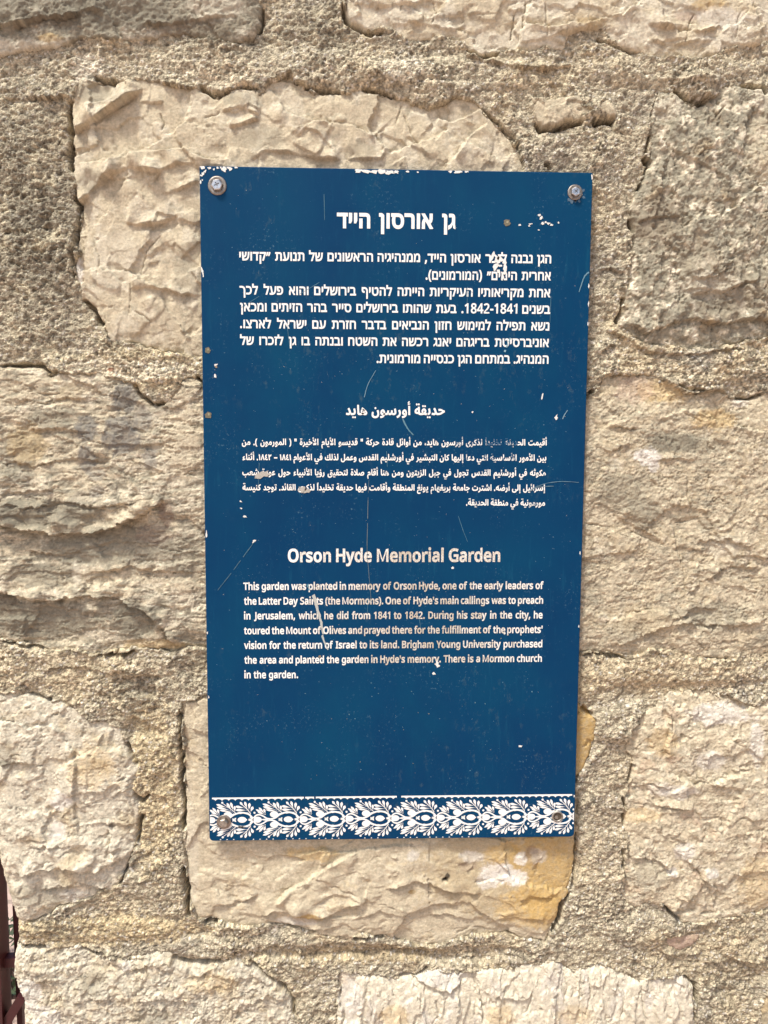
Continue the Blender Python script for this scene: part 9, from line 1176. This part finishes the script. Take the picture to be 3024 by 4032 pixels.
def gpart(name, a, b, wd, dp):
    V, F = bar(a, b, wd, dp); V = [(x - gu, y - YG, z) for x, y, z in V]
    return mesh_obj(name, V, F, rm.m, gate)
ul_ = w3(4, 1900)[0] - 0.015; ur_ = w3(23, 1990)[0]
gpart('stile', (ul_, YG, 0.08), (ul_, YG, 2.0), .030, .030)
gpart('bar', (ur_, YG + .02, 0.08), (ur_, YG + .02, 2.0), .008, .008)
zr = w3(10, 2078)[2]
gpart('rail', (ul_ - .9, YG + .004, zr), (ur_ + .05, YG + .004, zr), .014, .014)
A_, B_ = w3(6, 2222), w3(52, 2146)
gpart('brace', (A_[0], YG - .004, A_[2]), (B_[0], YG - .004, B_[2]), .013, .013)
gpart('rail', (ul_ - .9, YG + .006, 1.95), (ur_ + .05, YG + .006, 1.95), .03, .02)
gpart('rail', (ul_ - .9, YG + .006, .12), (ur_ + .05, YG + .006, .12), .03, .02)
for i in range(1, 6): gpart('bar', (ul_ - .15 * i, YG + .03, .08), (ul_ - .15 * i, YG + .03, 2.0), .016, .016)

lf = NT('dark_leaf'); v = lf.coord()
lf.base(lf.mix(lf.ramp(lf.noise(v, 30, 3), .4, .6), (0.018, .045, .022), (0.06, .075, .03))); lf.set(Roughness=.6)
sb = NT('dark_soil'); v = sb.coord()
sb.base(sb.mix(sb.ramp(sb.noise(v, 40, 6, .7), .35, .65), (0.035, .016, .012), (0.09, .05, .035))); sb.set(Roughness=.95); sb.bump(sb.noise(v, 90, 5, .7), .01)
st_ = NT('brown_stem'); st_.base((0.06, .04, .025)); st_.set(Roughness=.9)
def ground_at(px, py):
    p = np.array([(px * 1.8228 - 1512) / 3028, -(py * 1.8228 - 2016) / 3028, -1]) @ CAM_R.T; k = -CAM_P[2] / p[2]; return CAM_P + p * k
gp = ground_at(18, 2125)
c0, c1 = ground_at(18, 2078), ground_at(30, 2172)
yc, hy = (c0[1] + c1[1]) / 2, abs(c0[1] - c1[1]) / 2
V = []; F = []; nr, na = 6, 28
for j in range(nr + 1):
    for i in range(na):
        q = j / nr; a = 2 * math.pi * i / na; wv = 1 + .10 * math.sin(3 * a + 1) + .07 * math.sin(7 * a)
        V.append((gp[0] - .1 + .42 * q * wv * math.cos(a), yc + hy * q * wv * math.sin(a), 0.03 * (1 - q * q) + .004 * math.sin(5 * a + j) - .006 * (j == nr)))
for j in range(nr):
    for i in range(na):
        i2 = (i + 1) % na; F.append((j * na + i, (j + 1) * na + i, (j + 1) * na + i2, j * na + i2))
bd = mesh_obj('soil_bed', V, F, sb.m); bd['kind'] = 'structure'
pl = empty('low_shrub', (gp[0], gp[1], 0), 'small dark green shrub on the pink paving behind the red gate', 'shrub')
V, F = [], []; rs = random.Random(9)
for i in range(420):
    a = rs.uniform(0, 6.28); r_ = 0.17 * math.sqrt(rs.random()); z = rs.uniform(.02, .20) * (1 - (r_ / .2) ** 2); c0 = np.array((r_ * math.cos(a), r_ * math.sin(a), z + .02))
    d = np.array((rs.gauss(0, 1), rs.gauss(0, 1), rs.gauss(.3, .6))); d /= np.linalg.norm(d); s_ = np.cross(d, (0, 0, 1.0)); s_ /= np.linalg.norm(s_) + 1e-6; L = rs.uniform(.02, .04)
    b = len(V); V += [tuple(c0), tuple(c0 + d * L * .5 + s_ * L * .25), tuple(c0 + d * L), tuple(c0 + d * L * .5 - s_ * L * .25)]; F.append((b, b + 1, b + 2, b + 3))
mesh_obj('foliage', V, F, lf.m, pl)
V, F = [], []
for i in range(9):
    a = rs.uniform(0, 6.28); q = bar((0.01 * math.cos(a), .01 * math.sin(a), 0), (.12 * math.cos(a), .12 * math.sin(a), .14), .005, .005); b = len(V); V += q[0]; F += [tuple(b + i_ for i_ in f_) for f_ in q[1]]
mesh_obj('stems', V, F, st_.m, pl)
